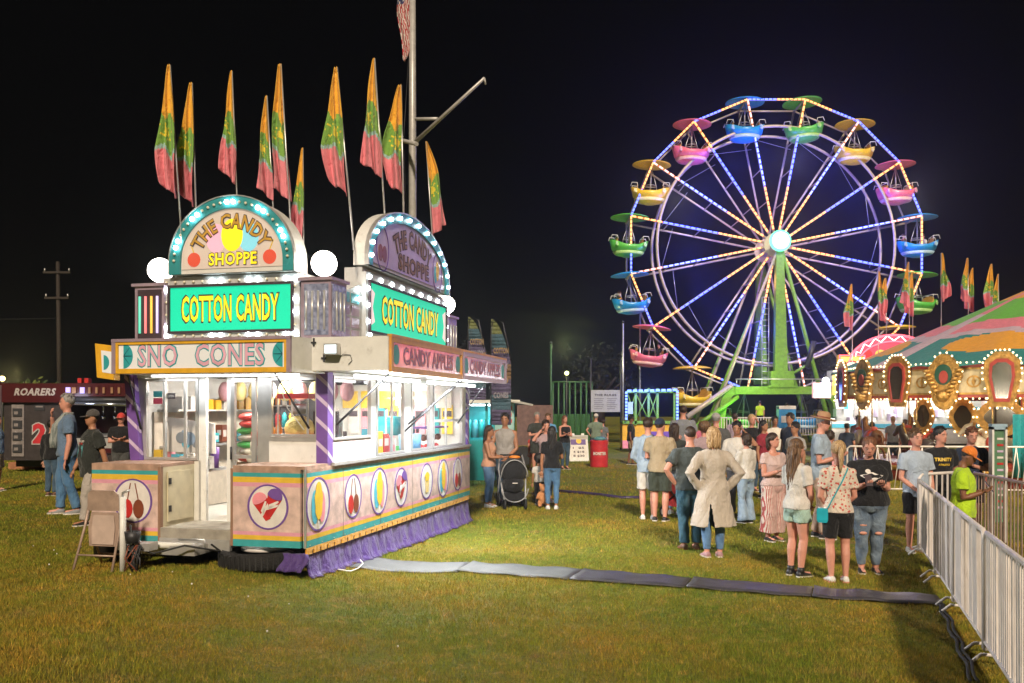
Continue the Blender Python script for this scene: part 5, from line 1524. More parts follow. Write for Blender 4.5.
b.v = [(x + .25 * (z - rz_(391.5)), y, z) for x, y, z in b.v]; b.build('lettering', t)
pl = Plane((0, -.005, 0), (1, 0, 0), (0, 0, 1))
b = MB(); b.text('2', pl, rx(39), rz_(433), .42, .60, .003, mat('aged_white_letters'), .10); b.build('number', t)
b = MB(); b.text('2', pl, rx(39), rz_(433), .36, .54, .007, mat('number_red', (.50, .03, .04), .4), .05); b.build('number', t)
b = MB(); b.box((rx(34), -.02, rz_(410)), (rx(44), 0, rz_(403)), darkm); b.box((rx(35.5), -.025, rz_(407)), (rx(42.5), -.021, rz_(405.5)), r_lit); b.build('notice', t)
chrome = mat('chrome_bar', (.55, .58, .66), .15, .9)
b = MB(); b.tube([(rx(66), -.2, rz_(403)), (rx(140), -.2, rz_(404.5))], .05, chrome, 8); b.tube([(rx(66), -.16, rz_(399)), (rx(140), -.16, rz_(400))], .07, darkm, 8); b.build('awning_rail', t)
for k, px in enumerate((68, 74, 82, 90, 97, 104, 112, 119)):
    b = MB(); b.box((rx(px), -.20, rz_(393)), (rx(px + (4 if k < 3 else 2.2)), -.151, rz_(387)), glow('lamp_violet', (.5, .4, 1), 1.1) if k in (0, 2) else mat('dull_amber_lamp', (.30, .16, .08), .4)); b.build('marker_lamp', t)
for px in (70, 77): b = MB(); b.box((rx(px - 2), .5, rz_(382)), (rx(px + 2), .7, rz_(377)), red); b.build('roof_beacon', t)
b = MB()
for px in (88, 100, 111, 124): b.tube([(rx(px), .9, rz_(415)), (rx(px), .9, rz_(400))], .03, chrome, 6); b.sphere((rx(px), .9, rz_(417)), .09, (chrome, red)[px % 2], 8, 6)
b.box((rx(70), 1.0, rz_(438)), (rx(140), 1.19, rz_(434)), alu); b.box((rx(68), 0.0, rz_(448)), (rx(141), .3, rz_(438)), alu)
b.build('equipment', t)
lamp('POINT', 'booth_light', (q0.x + rx(75), RD - .6, 2.2), 14, (.7, .75, 1), .2)
p = G(33, 467); b = MB(); b.box((-.5, -.2, 0), (.45, .25, .2), mat('orange_wood_block', (.40, .17, .08), .7, var=.3)); tag(b.build('wood_block', None, G(30, 469)), 'orange brown block on the grass under the number 2 trailer', 'block')
p = P(60, 408, 60)
t = thing('utility_pole', 'dark wooden utility pole with two crossarms behind the red trailer', 'utility pole', (p.x, 60, 0))
wd = mat('pole_wood', (.030, .022, .018), .8, var=.3)
b = MB(); b.tube([(0, 0, 0), (-.15, 0, 11.7)], [.17, .12], wd, 10); b.build('pole', t)
for z, w in ((10.9, .9), (9.2, .8)):
    b = MB(); b.box((-.14 - w, -.2, z), (-.14 + w, -.08, z + .14), wd)
    for s in (-1, 1): b.tube([(-.14 + s * w * .9, -.14, z + .14), (-.14 + s * w * .9, -.14, z + .34)], .05, alu, 6)
    b.build('crossarm', t)
b = MB(); b.tube([(-.15, -.1, 7.9), (-8, -3, 7.5), (-20, -6, 7.9)], .02, darkm, 5); b.build('wire', t)
# leaves: clumps of small leaf faces
def leaf_crown(mb, c, rad, n, sz, ms, seed, sq=.8):
    rn = random.Random(seed)
    for k in range(n):
        d = V((rn.gauss(0, 1), rn.gauss(0, 1), rn.gauss(0, 1))).normalized()
        bump = .72 + .35 * noise.noise(d * 2.3 + V((seed, 0, 0)))
        r = rad * bump * rn.random() ** .35
        p = V(c) + V((d.x * r, d.y * r, d.z * r * sq))
        u = V((rn.gauss(0, 1), rn.gauss(0, 1), rn.gauss(0, 1))).normalized(); w = u.orthogonal().normalized()
        s = sz * rn.uniform(.6, 1.4)
        mb.add([p - u * s, p + w * s * .5, p + u * s, p - w * s * .5], [(0, 1, 2, 3)], ms[rn.randrange(len(ms))])
lf = [mat('leaf_dark', (.03, .055, .015), .6), mat('leaf_mid', (.06, .09, .02), .6), mat('leaf_light', (.10, .12, .03), .6)]
lf2 = [mat('leaf_night_black', (.0025, .003, .002), .9), mat('leaf_night_deep', (.004, .005, .003), .9)]  # night darkness put into the leaf colour of the far trees
def tree(x, y, h, r, seed, label, n=900):
    t = thing('tree', label, 'tree', (x, y, 0), 0, 'trees at the far edge of the field')
    b = MB(); b.tube([(0, 0, 0), (.1, 0, h * .35), (-.05, .1, h * .7)], [r * .09, r * .07, r * .03], wd, 8)
    for k in range(5): b.tube([(0, 0, h * .35), (r * .5 * math.cos(k * 1.3), r * .5 * math.sin(k * 1.3), h * .65)], [r * .04, r * .015], wd, 6)
    b.build('trunk', t)
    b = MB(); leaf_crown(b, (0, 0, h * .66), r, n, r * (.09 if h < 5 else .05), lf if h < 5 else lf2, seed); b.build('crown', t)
tree(-26.3, 50, 3.6, 1.9, 3, 'small lamp-lit leafy tree behind the ROARERS trailer')
lamp('POINT', 'tree_lamp_light', (-26.0, 47.0, 3.7), 160, (1, .85, .35), .3)
t = thing('yard_lamp', 'yellow yard lamp glowing beside the small tree', 'lamp', (-26.9, 47.5, 0))
b = MB(); b.tube([(0, 0, 0), (0, 0, 3.4)], .04, darkm); b.build('pole', t)
b = MB(); b.sphere((0, 0, 3.5), .14, glow('yard_lamp_lit', (1, .8, .35), 6), 10, 8); b.build('lamp_head', t)
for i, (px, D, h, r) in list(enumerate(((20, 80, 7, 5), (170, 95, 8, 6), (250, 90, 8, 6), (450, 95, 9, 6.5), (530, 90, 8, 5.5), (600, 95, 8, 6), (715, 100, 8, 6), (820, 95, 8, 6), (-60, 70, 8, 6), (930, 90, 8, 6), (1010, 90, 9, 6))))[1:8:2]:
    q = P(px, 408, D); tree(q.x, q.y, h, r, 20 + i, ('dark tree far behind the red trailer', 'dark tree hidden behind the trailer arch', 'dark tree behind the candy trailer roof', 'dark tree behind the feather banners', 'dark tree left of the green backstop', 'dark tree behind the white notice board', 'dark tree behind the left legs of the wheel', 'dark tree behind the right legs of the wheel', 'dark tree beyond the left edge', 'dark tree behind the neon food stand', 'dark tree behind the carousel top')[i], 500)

# ================================================================ FLAGPOLE
FD = 22.0; q = P(412.5, 408, FD)
t = thing('flagpole', 'tall white nautical flagpole with yardarm and gaff behind the candy trailer', 'flagpole', (q.x, FD, 0))
pf_ = F / FD
def qx(px): return (px - 412.5) / pf_
def qz(py): return HZ + (408 - py) / pf_
pole_m = mat('flagpole_white', (.50, .48, .46), .4, .2)
b = MB(); b.tube([(0, 0, 0), (0, 0, qz(120)), (0, 0, qz(-60))], [.11, .09, .07], pole_m, 14); b.build('pole', t)
b = MB(); b.tube([(qx(416), -.05, qz(142)), (qx(486), -1.2, qz(96))], [.05, .035], pole_m, 8); b.tube([(qx(486), -1.2, qz(96)), (qx(487), -1.2, qz(102))], .02, pole_m, 6); b.build('gaff', t)
b = MB(); b.tube([(qx(383), 1.0, qz(125)), (qx(421), -1.0, qz(156))], .05, pole_m, 8); b.tube([(qx(413), 0, qz(119)), (qx(439), -.4, qz(124))], .04, pole_m, 8); b.build('yardarm', t)
b = MB(); b.tube([(-.10, 0, qz(60)), (-.22, 0, qz(140)), (-.12, 0, qz(235))], .008, darkm, 4); b.build('halyard', t)
f_red = cloth('us_red', (.42, .03, .04)); f_wht = cloth('us_white', (.66, .60, .56)); f_blu = cloth('us_blue', (.03, .04, .14))
t2 = thing('national_flag', 'limp red and white striped flag with blue canton hanging on the tall flagpole', 'flag', (q.x - .04, FD, qz(-40)))
b = MB(); M_, N_ = 40, 14; k0 = 0
for j in range(M_ + 1):
    for i in range(N_ + 1):
        tt, s_ = j / M_, i / N_
        w = .34 * (1 - .5 * tt ** 3)
        b.v.append((-w * s_ + .03 * math.sin(tt * 10), .06 * math.sin(s_ * 13 + tt * 3), -2.30 * tt - .18 * s_ + .05 * math.sin(s_ * 7)))
for j in range(M_):
    for i in range(N_):
        d = j * .42 + i * 1.1
        m_ = f_blu if j < 16 else (f_red if int(d) % 2 else f_wht)
        if j < 16 and (i + 2 * j) % 5 == 0: m_ = f_wht
        b.f.append([j * 15 + i, j * 15 + i + 1, (j + 1) * 15 + i + 1, (j + 1) * 15 + i]); b.m.append(b.mi(m_)); b.sm.append(True)
b.build('cloth', t2).modifiers.new('t', 'SOLIDIFY').thickness = .005
b = MB(); b.tube([(0, 0, 0), (.06, 0, 0)], .015, steel, 6); b.tube([(0, 0, -2.2), (.06, 0, -2.2)], .015, steel, 6); b.build('clip', t2)

# ================================================================ FEATHER BANNERS, STALL, SIGNS IN THE MIDDLE
fbm = [cloth('banner_teal', (.06, .12, .16)), cloth('banner_violet', (.10, .08, .16)), cloth('banner_lime', (.16, .18, .07)), cloth('banner_orange', (.24, .15, .09))]
for k, (px0, px1, py0, py1, D, lab) in enumerate(((468, 486, 317, 400, 19, 'left feather banner with curved top behind the trailer end'), (491, 511, 319, 425, 19.5, 'right feather banner with curved top behind the trailer end'))):
    q = P(px0, 408, D); s = D / F; W_ = (px1 - px0) * s; z0, z1 = HZ + (408 - py1) * s, HZ + (408 - py0) * s
    t = thing('feather_banner', lab, 'banner', (q.x, D, 0), 0, 'feather banners behind the trailer')
    b = MB(); b.tube([(0, 0, 0), (0, 0, z1 - .25), (.05, 0, z1), (W_ * .6, 0, z1 - .08), (W_, 0, z1 - .9)], .015, darkm, 6); b.build('pole', t)
    b = MB(); n = 28; H = z1 - z0
    xr = lambda z: W_ * min(1, ((z1 - z) / (H * .42)) ** .5) 
    for j in range(n):
        za, zc2 = z1 - H * j / n, z1 - H * (j + 1) / n
        m_ = (fbm[2], fbm[0], fbm[1], fbm[3], fbm[1], fbm[0], fbm[1])[min(6, int(j / n * 7))]
        b.add([(0, 0, zc2), (max(.02, xr(zc2)), .05 * math.sin(j), zc2), (max(.02, xr(za)), .05 * math.sin(j - 1), za), (0, 0, za)], [(0, 1, 2, 3)], m_, True)
    o = b.build('cloth', t); o.modifiers.new('t', 'SOLIDIFY').thickness = .004
    for j, tx in enumerate(('COTTON', 'CANDY', 'SNO', 'CONES')):
        b = MB(); b.text(tx, Plane((0, -.06, 0), (1, 0, 0), (0, 0, 1)), W_ * .5, z1 - H * (.30 + .14 * j), W_ * .75, .13, .0, (mat('banner_print', (.30, .20, .10)), mat('banner_print_pale', (.26, .24, .28)))[j % 2], .04); b.build('lettering', t)
SDD = 23.0; q = P(468, 408, SDD); s = SDD / F
t = thing('turquoise_stall', 'small turquoise lit snack stall with awning beyond the candy trailer', 'food stall', (q.x, SDD, 0))
def ux(px): return (px - 468) * s
def uz(py): return HZ + (408 - py) * s
turq = mat('stall_turquoise', (.02, .38, .42), .4); 
b = MB(); b.box((ux(455), 0, .1), (ux(493), .08, uz(440)), turq); b.box((ux(455), 1.6, .1), (ux(515), 1.7, uz(400)), turq); b.box((ux(455), -.3, uz(403)), (ux(520), 1.7, uz(400)), offw)
b.box((ux(485), 0, .1), (ux(488), .1, uz(403)), turq); b.box((ux(493), 0, .1), (ux(496), 1.6, uz(403)), turq); b.build('body', t)
b = MB(); b.box((ux(495), -.05, uz(430)), (ux(514), 0, uz(402)), mat('stall_board', (.35, .60, .58), .5)); o = b.build('menu_board', t)
for j, tx in enumerate(('FRESH', 'LEMONADE', 'SLUSH')):
    b = MB(); b.text(tx, Plane((0, -.055, 0), (1, 0, 0), (0, 0, 1)), ux(504.5), uz(408 + 6.5 * j), (ux(512) - ux(497)), .10, 0, mat('menu_red', (.7, .06, .06)), .03); b.build('lettering', o)
b = MB()
for k in range(5): b.lathe([(0, uz(438)), (.08, uz(438)), (.08, uz(424)), (.05, uz(420)), (0, uz(420))], (cyan, turq)[k % 2], (ux(462 + 6 * k), .5, 0), 10)
b.build('drink_tanks', t)
b = MB(); b.tube([(ux(456), .1, uz(405)), (ux(492), .1, uz(405))], .02, tube_w, 6); b.build('light_tube', t)
lamp('AREA', 'stall_light', (q.x + .6, SDD + .6, uz(405)), 60, (.8, 1, 1), .3, 1.2)
b = MB(); b.add([(ux(510), -.3, uz(402)), (ux(532), -1.0, uz(406)), (ux(532), 1.2, uz(405)), (ux(510), 1.7, uz(400))], [(0, 1, 2, 3)], offw); o = b.build('awning', t); o.modifiers.new('t', 'SOLIDIFY').thickness = .04
t = thing('brown_cart', 'brown covered cart parked behind the stall awning', 'cart', P(520, 408, 30) * 1)
t.location.z = 0
b = MB(); b.box((-.1, 0, .7), (1.1, 1.2, 2.05), mat('cart_brown', (.16, .09, .08), .6, var=.3)); b.build('box', t)
b = MB(); b.tube([(.1, .1, .35), (.1, 0, .35)], .33, black, 18); b.build('wheel', t)
b = MB(); b.tube([(.9, .1, .35), (.9, 0, .35)], .33, black, 18); b.build('wheel', t)
# A-frame sign
p = G(578, 461)
t = thing('sandwich_board', 'white folding sandwich board with price lines beside the black topped woman', 'sign', p, R(8))
b = MB()
for s_ in (-1, 1):
    pl = Plane((0, s_ * .22, 0), (1 * -s_, 0, 0) if s_ > 0 else (1, 0, 0), (0, -s_ * .28, 1))
    b.ring([(-.36, 0), (.36, 0), (.36, .98), (-.36, .98)], [(-.31, .12), (.31, .12), (.31, .92), (-.31, .92)], pl, -.02, .02, white)
    b.prism([(-.31, .12), (.31, .12), (.31, .92), (-.31, .92)], pl, -.005, .005, m_white)
for sx in (-1, 1): b.prism([(sx * .18 - .06, .98), (sx * .18 + .06, .98), (sx * .18 + .05, 1.05), (sx * .18 - .05, 1.05)], Plane((0, -.22, 0), (1, 0, 0), (0, .28, 1)), -.02, .02, white)
b.build('frame', t)
pl = Plane((0, -.22, 0), (1, 0, 0), (0, .28, 1))
b = MB(); b.prism([(-.28, .62), (.28, .62), (.28, .9), (-.28, .9)], pl, .006, .009, mat('sign_violet', (.16, .10, .30))); b.prism(ell(.02, .76, .10, .10, 14), pl, .009, .012, gold); b.build('picture', t)
for j, tx in enumerate(('1  $5', '4 $18', '8 $30')):
    b = MB(); b.text(tx, pl, 0, .50 - .15 * j, .42, .09, .007, dk, .03); b.build('lettering', t)
# red barrel with rubbish
p = G(599, 467)
t = thing('red_barrel', 'red steel barrel with white lettering used as a rubbish bin', 'barrel', p)
b = MB(); prof = [(0, 0), (.29, 0), (.30, .02)] 
for k in range(1, 12): prof.append((.295 + (.012 if k % 4 == 0 else 0), .88 * k / 12))
prof += [(.30, .87), (.30, .89), (.28, .89), (.27, .80), (0, .80)]
b.lathe(prof, mat('barrel_red', (.55, .03, .04), .4, wear=(.3, .04, .04)), n=28); b.build('drum', t)
b = MB()
b.text('MONSTER', Plane((0, -.31, 0), (1, 0, 0), (0, 0, 1)), 0, .46, .42, .11, 0, m_white, .04)
b.v = [(x, -math.sqrt(max(0, .312 ** 2 - x * x)), z) for x, y, z in b.v]; b.build('lettering', t)
b = MB(); b.sphere((.02, 0, .93), .17, mat('bin_bag_teal', (.10, .28, .32), .3, bump=1, bscale=25), 12, 8, (1.2, 1, .5)); tag(b.build('bin_bag', None, p), 'grey teal bin bag puffing out of the red barrel', 'bag')
# notice board on poles
ND = 42.0; q = P(591, 408, ND); s = ND / F
t = thing('notice_board', 'large pale rules board fixed to the tall fence poles', 'notice board', (q.x, ND, 0))
b = MB(); b.box((0, 0, HZ - 4 * s), (29 * s, .05, HZ + 18 * s), mat('notice_pale', (.40, .42, .46), .5, emit=(.4, .42, .5), es=0)); b.build('panel', t)
pl = Plane((0, -.005, 0), (1, 0, 0), (0, 0, 1))
b = MB(); b.text('THE RULES', pl, 14.5 * s, HZ + 13 * s, 22 * s, 2.2 * s, .003, darkm, .03); 
for k in range(6):
    for u in (3, 16): b.prism([(u * s, HZ + (9 - 2 * k) * s), ((u + 10 - k % 3) * s, HZ + (9 - 2 * k) * s), ((u + 10 - k % 3) * s, HZ + (9.7 - 2 * k) * s), (u * s, HZ + (9.7 - 2 * k) * s)], pl, .001, .004, mat('print_grey', (.2, .2, .24)))
b.build('lettering', t)
for px in (0, 30): b = MB(); b.tube([(px * s, .1, 0), (px * s, .1, HZ + 50 * s)], .04, darkm, 6); b.build('post', t)
# green backstop
GD = 50.0; q = P(553, 408, GD); s = GD / F
t = thing('green_backstop', 'green windscreen fence with tall cage poles at the field edge', 'fence', (q.x, GD, 0))
gm = mat('windscreen_green', (.02, .09, .02), .8, var=.3); gp = mat('green_post', (.04, .12, .04), .5)
b = MB(); b.box((0, 0, 0.1), (39 * s, .04, HZ - 6 * s), gm); b.build('windscreen', t)
for k in range(8):
    b = MB(); x = 39 * s * k / 7; b.tube([(x, 0, 0), (x, 0, HZ + 26 * s)], .05, gp, 6); b.build('post', t)
b = MB(); b.tube([(0, 0, HZ + 26 * s), (39 * s, 0, HZ + 26 * s)], .05, gp, 6); b.build('top_rail', t)
lamp('POINT', 'field_light', (q.x + .6, GD - 4, 5.2), 230, (.9, 1, .45), .2)
t = thing('field_lamp', 'small yellow green field lamp on a thin pole above the backstop', 'lamp', (q.x + .55, GD - 3.5, 0))
b = MB(); b.tube([(0, 0, 0), (0, 0, HZ + 1.75)], .04, darkm, 6); b.build('pole', t)
b = MB(); b.sphere((0, 0, HZ + 1.8), .11, glow('field_lamp_lit', (.95, 1, .35), 6), 10, 8); b.build('lamp_head', t)
for i, (px, D) in enumerate(((551, 43), (623, 43), (640, 46))):
    q = P(px, 408, D); t = thing('fence_pole', ('thin dark pole left of the green backstop', 'thin dark pole between notice board and blue light frame', 'thin dark pole behind the blue light frame')[i], 'pole', (q.x, D, 0), 0, 'thin poles at the field edge')
    b = MB(); b.tube([(0, 0, 0), (0, 0, 5.0 + i)], .045, MATS['green_post'] if i == 0 else steel, 8); b.build('post', t); b = MB(); b.sphere((0, 0, 5.05 + i), .07, darkm, 8, 6); b.build('cap', t)
# wheel fence light lattice (blue lit frame)
BD = 40.0; q = P(624, 408, BD); s = BD / F
t = thing('light_frame_booth', 'ride gate booth outlined in blue light tubes with green truss and orange base', 'ride gate', (q.x, BD, 0))
def bx(px): return (px - 624) * s
def bz(py): return HZ + (408 - py) * s
for a_, c_ in (((626, 391), (626, 420)), ((626, 391), (677, 390)), ((677, 390), (677, 420))):
    b = MB(); dashes(b, (bx(a_[0]), 0, bz(a_[1])), (bx(c_[0]), 0, bz(c_[1])), glow('led_ice_blue', (.16, .28, 1), 3.2), 9, .055); b.build('light_strip', t)
b = MB()
for px in (636, 649, 658, 675): b.box((bx(px) - .05, .1, bz(425)), (bx(px) + .05, .2, bz(388)), green)
for pa, pb in ((636, 649), (649, 658), (628, 636)): 
    b.tube([(bx(pa), .15, bz(420)), (bx(pb), .15, bz(393))], .03, green, 5); b.tube([(bx(pb), .15, bz(420)), (bx(pa), .15, bz(393))], .03, green, 5)
b.box((bx(626), .1, bz(393)), (bx(677), .2, bz(391)), green); b.build('truss', t)
b = MB(); b.box((bx(623), .2, .15), (bx(690), 1.2, bz(423)), MATS['amber_trim']); b.box((bx(623), .15, .15), (bx(650), .199, .5), cpink); b.box((bx(650), .14, .15), (bx(690), .198, .9), purple); b.box((bx(623), .1, bz(424)), (bx(690), 1.2, bz(421)), green); b.build('base', t)
b = MB(); b.box((bx(628), .05, bz(414)), (bx(633), .1, bz(402)), mat('info_panel', (.45, .6, .55))); b.build('notice', t)
lamp('POINT', 'blue_light', (q.x + 1.1, BD - 1.0, bz(398)), 220, (.12, .2, 1), .5)
lamp('POINT', 'green_light', (WC.x - 2.2, WC.y - 1.8, 1.9), 60, (.3, 1, .2), .3)
# low white fence at wheel platform + blue ride panel
for k in range(3):
    q = P(716 + 34 * k, 408, 41.5); barricade(V((q.x, 41.5, .55)), V((q.x + 1.5, 41.5, .55)), ('left', 'middle', 'right')[k] + ' white railing of the wheel platform behind the crowd', n=12, h=.95, grp='railings of the wheel platform', flatbar=.03)
q = P(779, 408, 40)
t = thing('blue_ticket_box', 'small blue control box with white top behind the crowd', 'control box', (q.x, 40, .5))
b = MB(); b.box((0, 0, 0), (.75, .4, 1.5), mat('box_blue', (.04, .28, .60), .4)); b.build('cabinet', t)
b = MB(); b.box((.0, -.02, 1.4), (.75, .42, 1.55), m_white); b.box((.1, -.025, .8), (.6, -.001, 1.1), m_white); b.build('panel', t)

# ================================================================ STROLLER AND WAGON
p = G(513, 508)
t = thing('stroller', 'black baby stroller with grey frame in front of the couple', 'stroller', p, R(8))
blk = cloth('stroller_black', (.018, .018, .02)); gf = mat('stroller_frame', (.36, .36, .37), .4, .2)
b = MB()
for s_ in (-1, 1):
    b.tube([(s_ * .22, .30, 1.02), (s_ * .27, .12, .75), (s_ * .24, -.05, .48), (s_ * .20, -.28, .16)], .017, gf, 8)
    b.tube([(s_ * .26, .05, .60), (s_ * .27, .30, .14)], .015, gf, 8)
b.tube([(-.22, .30, 1.02), (.22, .30, 1.02)], .018, black, 8)
b.tube([(.26 * math.cos(R(a)), -.22, .62 + .33 * math.sin(R(a))) for a in range(0, 181, 15)], .011, gf, 6); b.tube([(.26 * math.cos(R(a)), -.26, .40 + .26 * math.sin(R(a))) for a in range(180, 361, 15)], .011, gf, 6)
b.build('frame', t)
b = MB(); b.sphere((0, -.02, .72), .30, blk, 18, 12, (.88, .8, .85)); b.build('canopy', t)
b = MB(); b.sphere((0, -.02, .48), .23, blk, 16, 10, (.95, 1.0, .9)); b.box((-.2, -.12, .16), (.2, .24, .32), blk); b.build('seat', t)
for s_ in (-1, 1):
    b = MB(); b.tube([(s_ * .24 - .02, .30, .14), (s_ * .24 + .02, .30, .14)], .14, black, 18); b.build('wheel', t)
    b = MB(); b.tube([(s_ * .20 - .02, -.30, .10), (s_ * .20 + .02, -.30, .10)], .10, black, 16); b.build('wheel', t)
b = MB(); b.box((-.05, -.285, .50), (.05, -.275, .515), m_white); b.build('badge', t)
b = MB(); b.sphere((0, 0, 0), .08, MATS['candy_orange'], 10, 8, (1.5, 1, .5)); tag(b.build('snack_bag', None, p + V((.03, .22, .98))), 'orange snack bag resting on top of the stroller', 'bag')
p = G(684, 519)
t = thing('folding_wagon', 'red folding wagon with black frame among the queue', 'wagon', p, R(20))
b = MB(); b.box((-.18, -.42, .22), (.28, .42, .62), cloth('wagon_red', (.55, .03, .04))); b.build('tub', t)
b = MB()
for y in (-.43, .43):
    b.tube([(-.18, y, .2), (.28, y, .64)], .014, black, 6); b.tube([(.28, y, .2), (-.18, y, .64)], .014, black, 6)
for x in (-.19, .29): b.tube([(x, -.42, .2), (x, .42, .64)], .014, black, 6); b.tube([(x, .42, .2), (x, -.42, .64)], .014, black, 6)
b.tube([(-.18, -.43, .64), (.28, -.43, .64), (.28, .43, .64), (-.18, .43, .64)], .016, MATS['candy_cyan'], 6, closed=True)
b.build('frame', t)
for x in (-.2, .3):
    for y in (-.36, .36):
        b = MB(); b.tube([(x - .025, y, .10), (x + .025, y, .10)], .10, black, 16); b.tube([(x - .03, y, .10), (x + .03, y, .10)], .05, m_white, 12); b.build('wheel', t)
# ================================================================ PEOPLE
def skinmat(name, col):
    if name in MATS: return MATS[name]
    m, t, b = nt(name)
    L = t.links.new
    tc = t.nodes.new('ShaderNodeTexCoord'); n = t.nodes.new('ShaderNodeTexNoise'); n.inputs['Scale'].default_value = 14
    L(tc.outputs['Object'], n.inputs['Vector'])
    mx = t.nodes.new('ShaderNodeMix'); mx.data_type = 'RGBA'; mx.inputs['A'].default_value = (*[c * .82 for c in col], 1); mx.inputs['B'].default_value = (col[0] * 1.15, col[1] * 1.0, col[2] * .95, 1)
    L(n.outputs['Fac'], mx.inputs['Factor']); L(mx.outputs['Result'], b.inputs['Base Color'])
    b.inputs['Roughness'].default_value = .5
    b.inputs['Subsurface Weight'].default_value = .0
    MATS[name] = m
    return m
SK = {'light': skinmat('skin_light', (.60, .34, .24)), 'rosy': skinmat('skin_rosy', (.64, .32, .24)), 'tan': skinmat('skin_tan', (.42, .21, .12)), 'brown': skinmat('skin_brown', (.24, .11, .06)), 'dark': skinmat('skin_dark', (.10, .05, .03))}
lipm = mat('lip_colour', (.42, .12, .10), .5); eyew = mat('eye_white', (.55, .50, .48), .3); eyed = mat('eye_dark', (.02, .015, .012), .2)
HM = {'black': hairmat('hair_black', (.008, .007, .007), (.025, .02, .018)), 'dark': hairmat('hair_dark_brown', (.018, .010, .006), (.06, .032, .018)), 'brown': hairmat('hair_brown', (.06, .03, .014), (.22, .12, .055)),
      'blond': hairmat('hair_blond', (.30, .17, .07), (.62, .42, .22)), 'grey': hairmat('hair_grey', (.22, .20, .19), (.42, .40, .38)), 'auburn': hairmat('hair_auburn', (.10, .035, .015), (.24, .10, .05))}
TRM = [(.465, .0, .082, .062), (.50, .004, .096, .070), (.54, .004, .098, .068), (.60, -.002, .084, .062), (.66, -.004, .088, .064), (.72, -.004, .100, .068), (.77, .0, .106, .062), (.80, .004, .098, .050), (.822, .006, .070, .040), (.838, .006, .042, .034), (.86, .002, .032, .032), (.885, -.004, .031, .032)]
TRF = [(.465, .002, .086, .064), (.50, .006, .101, .074), (.54, .006, .098, .070), (.61, .0, .072, .056), (.66, -.004, .078, .060), (.715, -.012, .088, .072), (.77, -.0, .092, .056), (.80, .004, .086, .044), (.822, .006, .062, .036), (.838, .006, .036, .030), (.86, .002, .027, .027), (.885, -.004, .027, .028)]
ARM = {'down': ((.030, .010, -.170), (.034, -.020, -.325)), 'back': ((.03, .05, -.165), (.03, .09, -.315)), 'fwd': ((.03, -.04, -.165), (.03, -.11, -.300)),
       'hips': ((.100, .055, -.130), (.010, .0, -.250)), 'phone': ((.015, -.01, -.170), (-.045, -.135, -.125)), 'folded': ((.030, -.03, -.160), (-.125, -.100, -.115)),
       'face': ((.015, -.100, -.110), (-.075, -.115, .035)), 'hold': ((.03, -.05, -.160), (-.03, -.17, -.165)), 'reach': ((.03, -.08, -.140), (.02, -.20, -.19)),
       'low': ((.03, -.02, -.170), (-.06, -.10, -.265)), 'pocket': ((.05, .03, -.165), (.02, -.02, -.285)), 'head': ((.09, -.06, -.02), (-.02, -.06, .11)), 'clasp': ((.04, -.02, -.165), (-.075, -.09, -.245))}
def interp(TRn, z):
    for a, c in zip(TRn, TRn[1:]):
        if a[0] <= z <= c[0]:
            t = (z - a[0]) / (c[0] - a[0]); return tuple(a[k] + (c[k] - a[k]) * t for k in range(4))
    return TRn[0] if z < TRn[0][0] else TRn[-1]
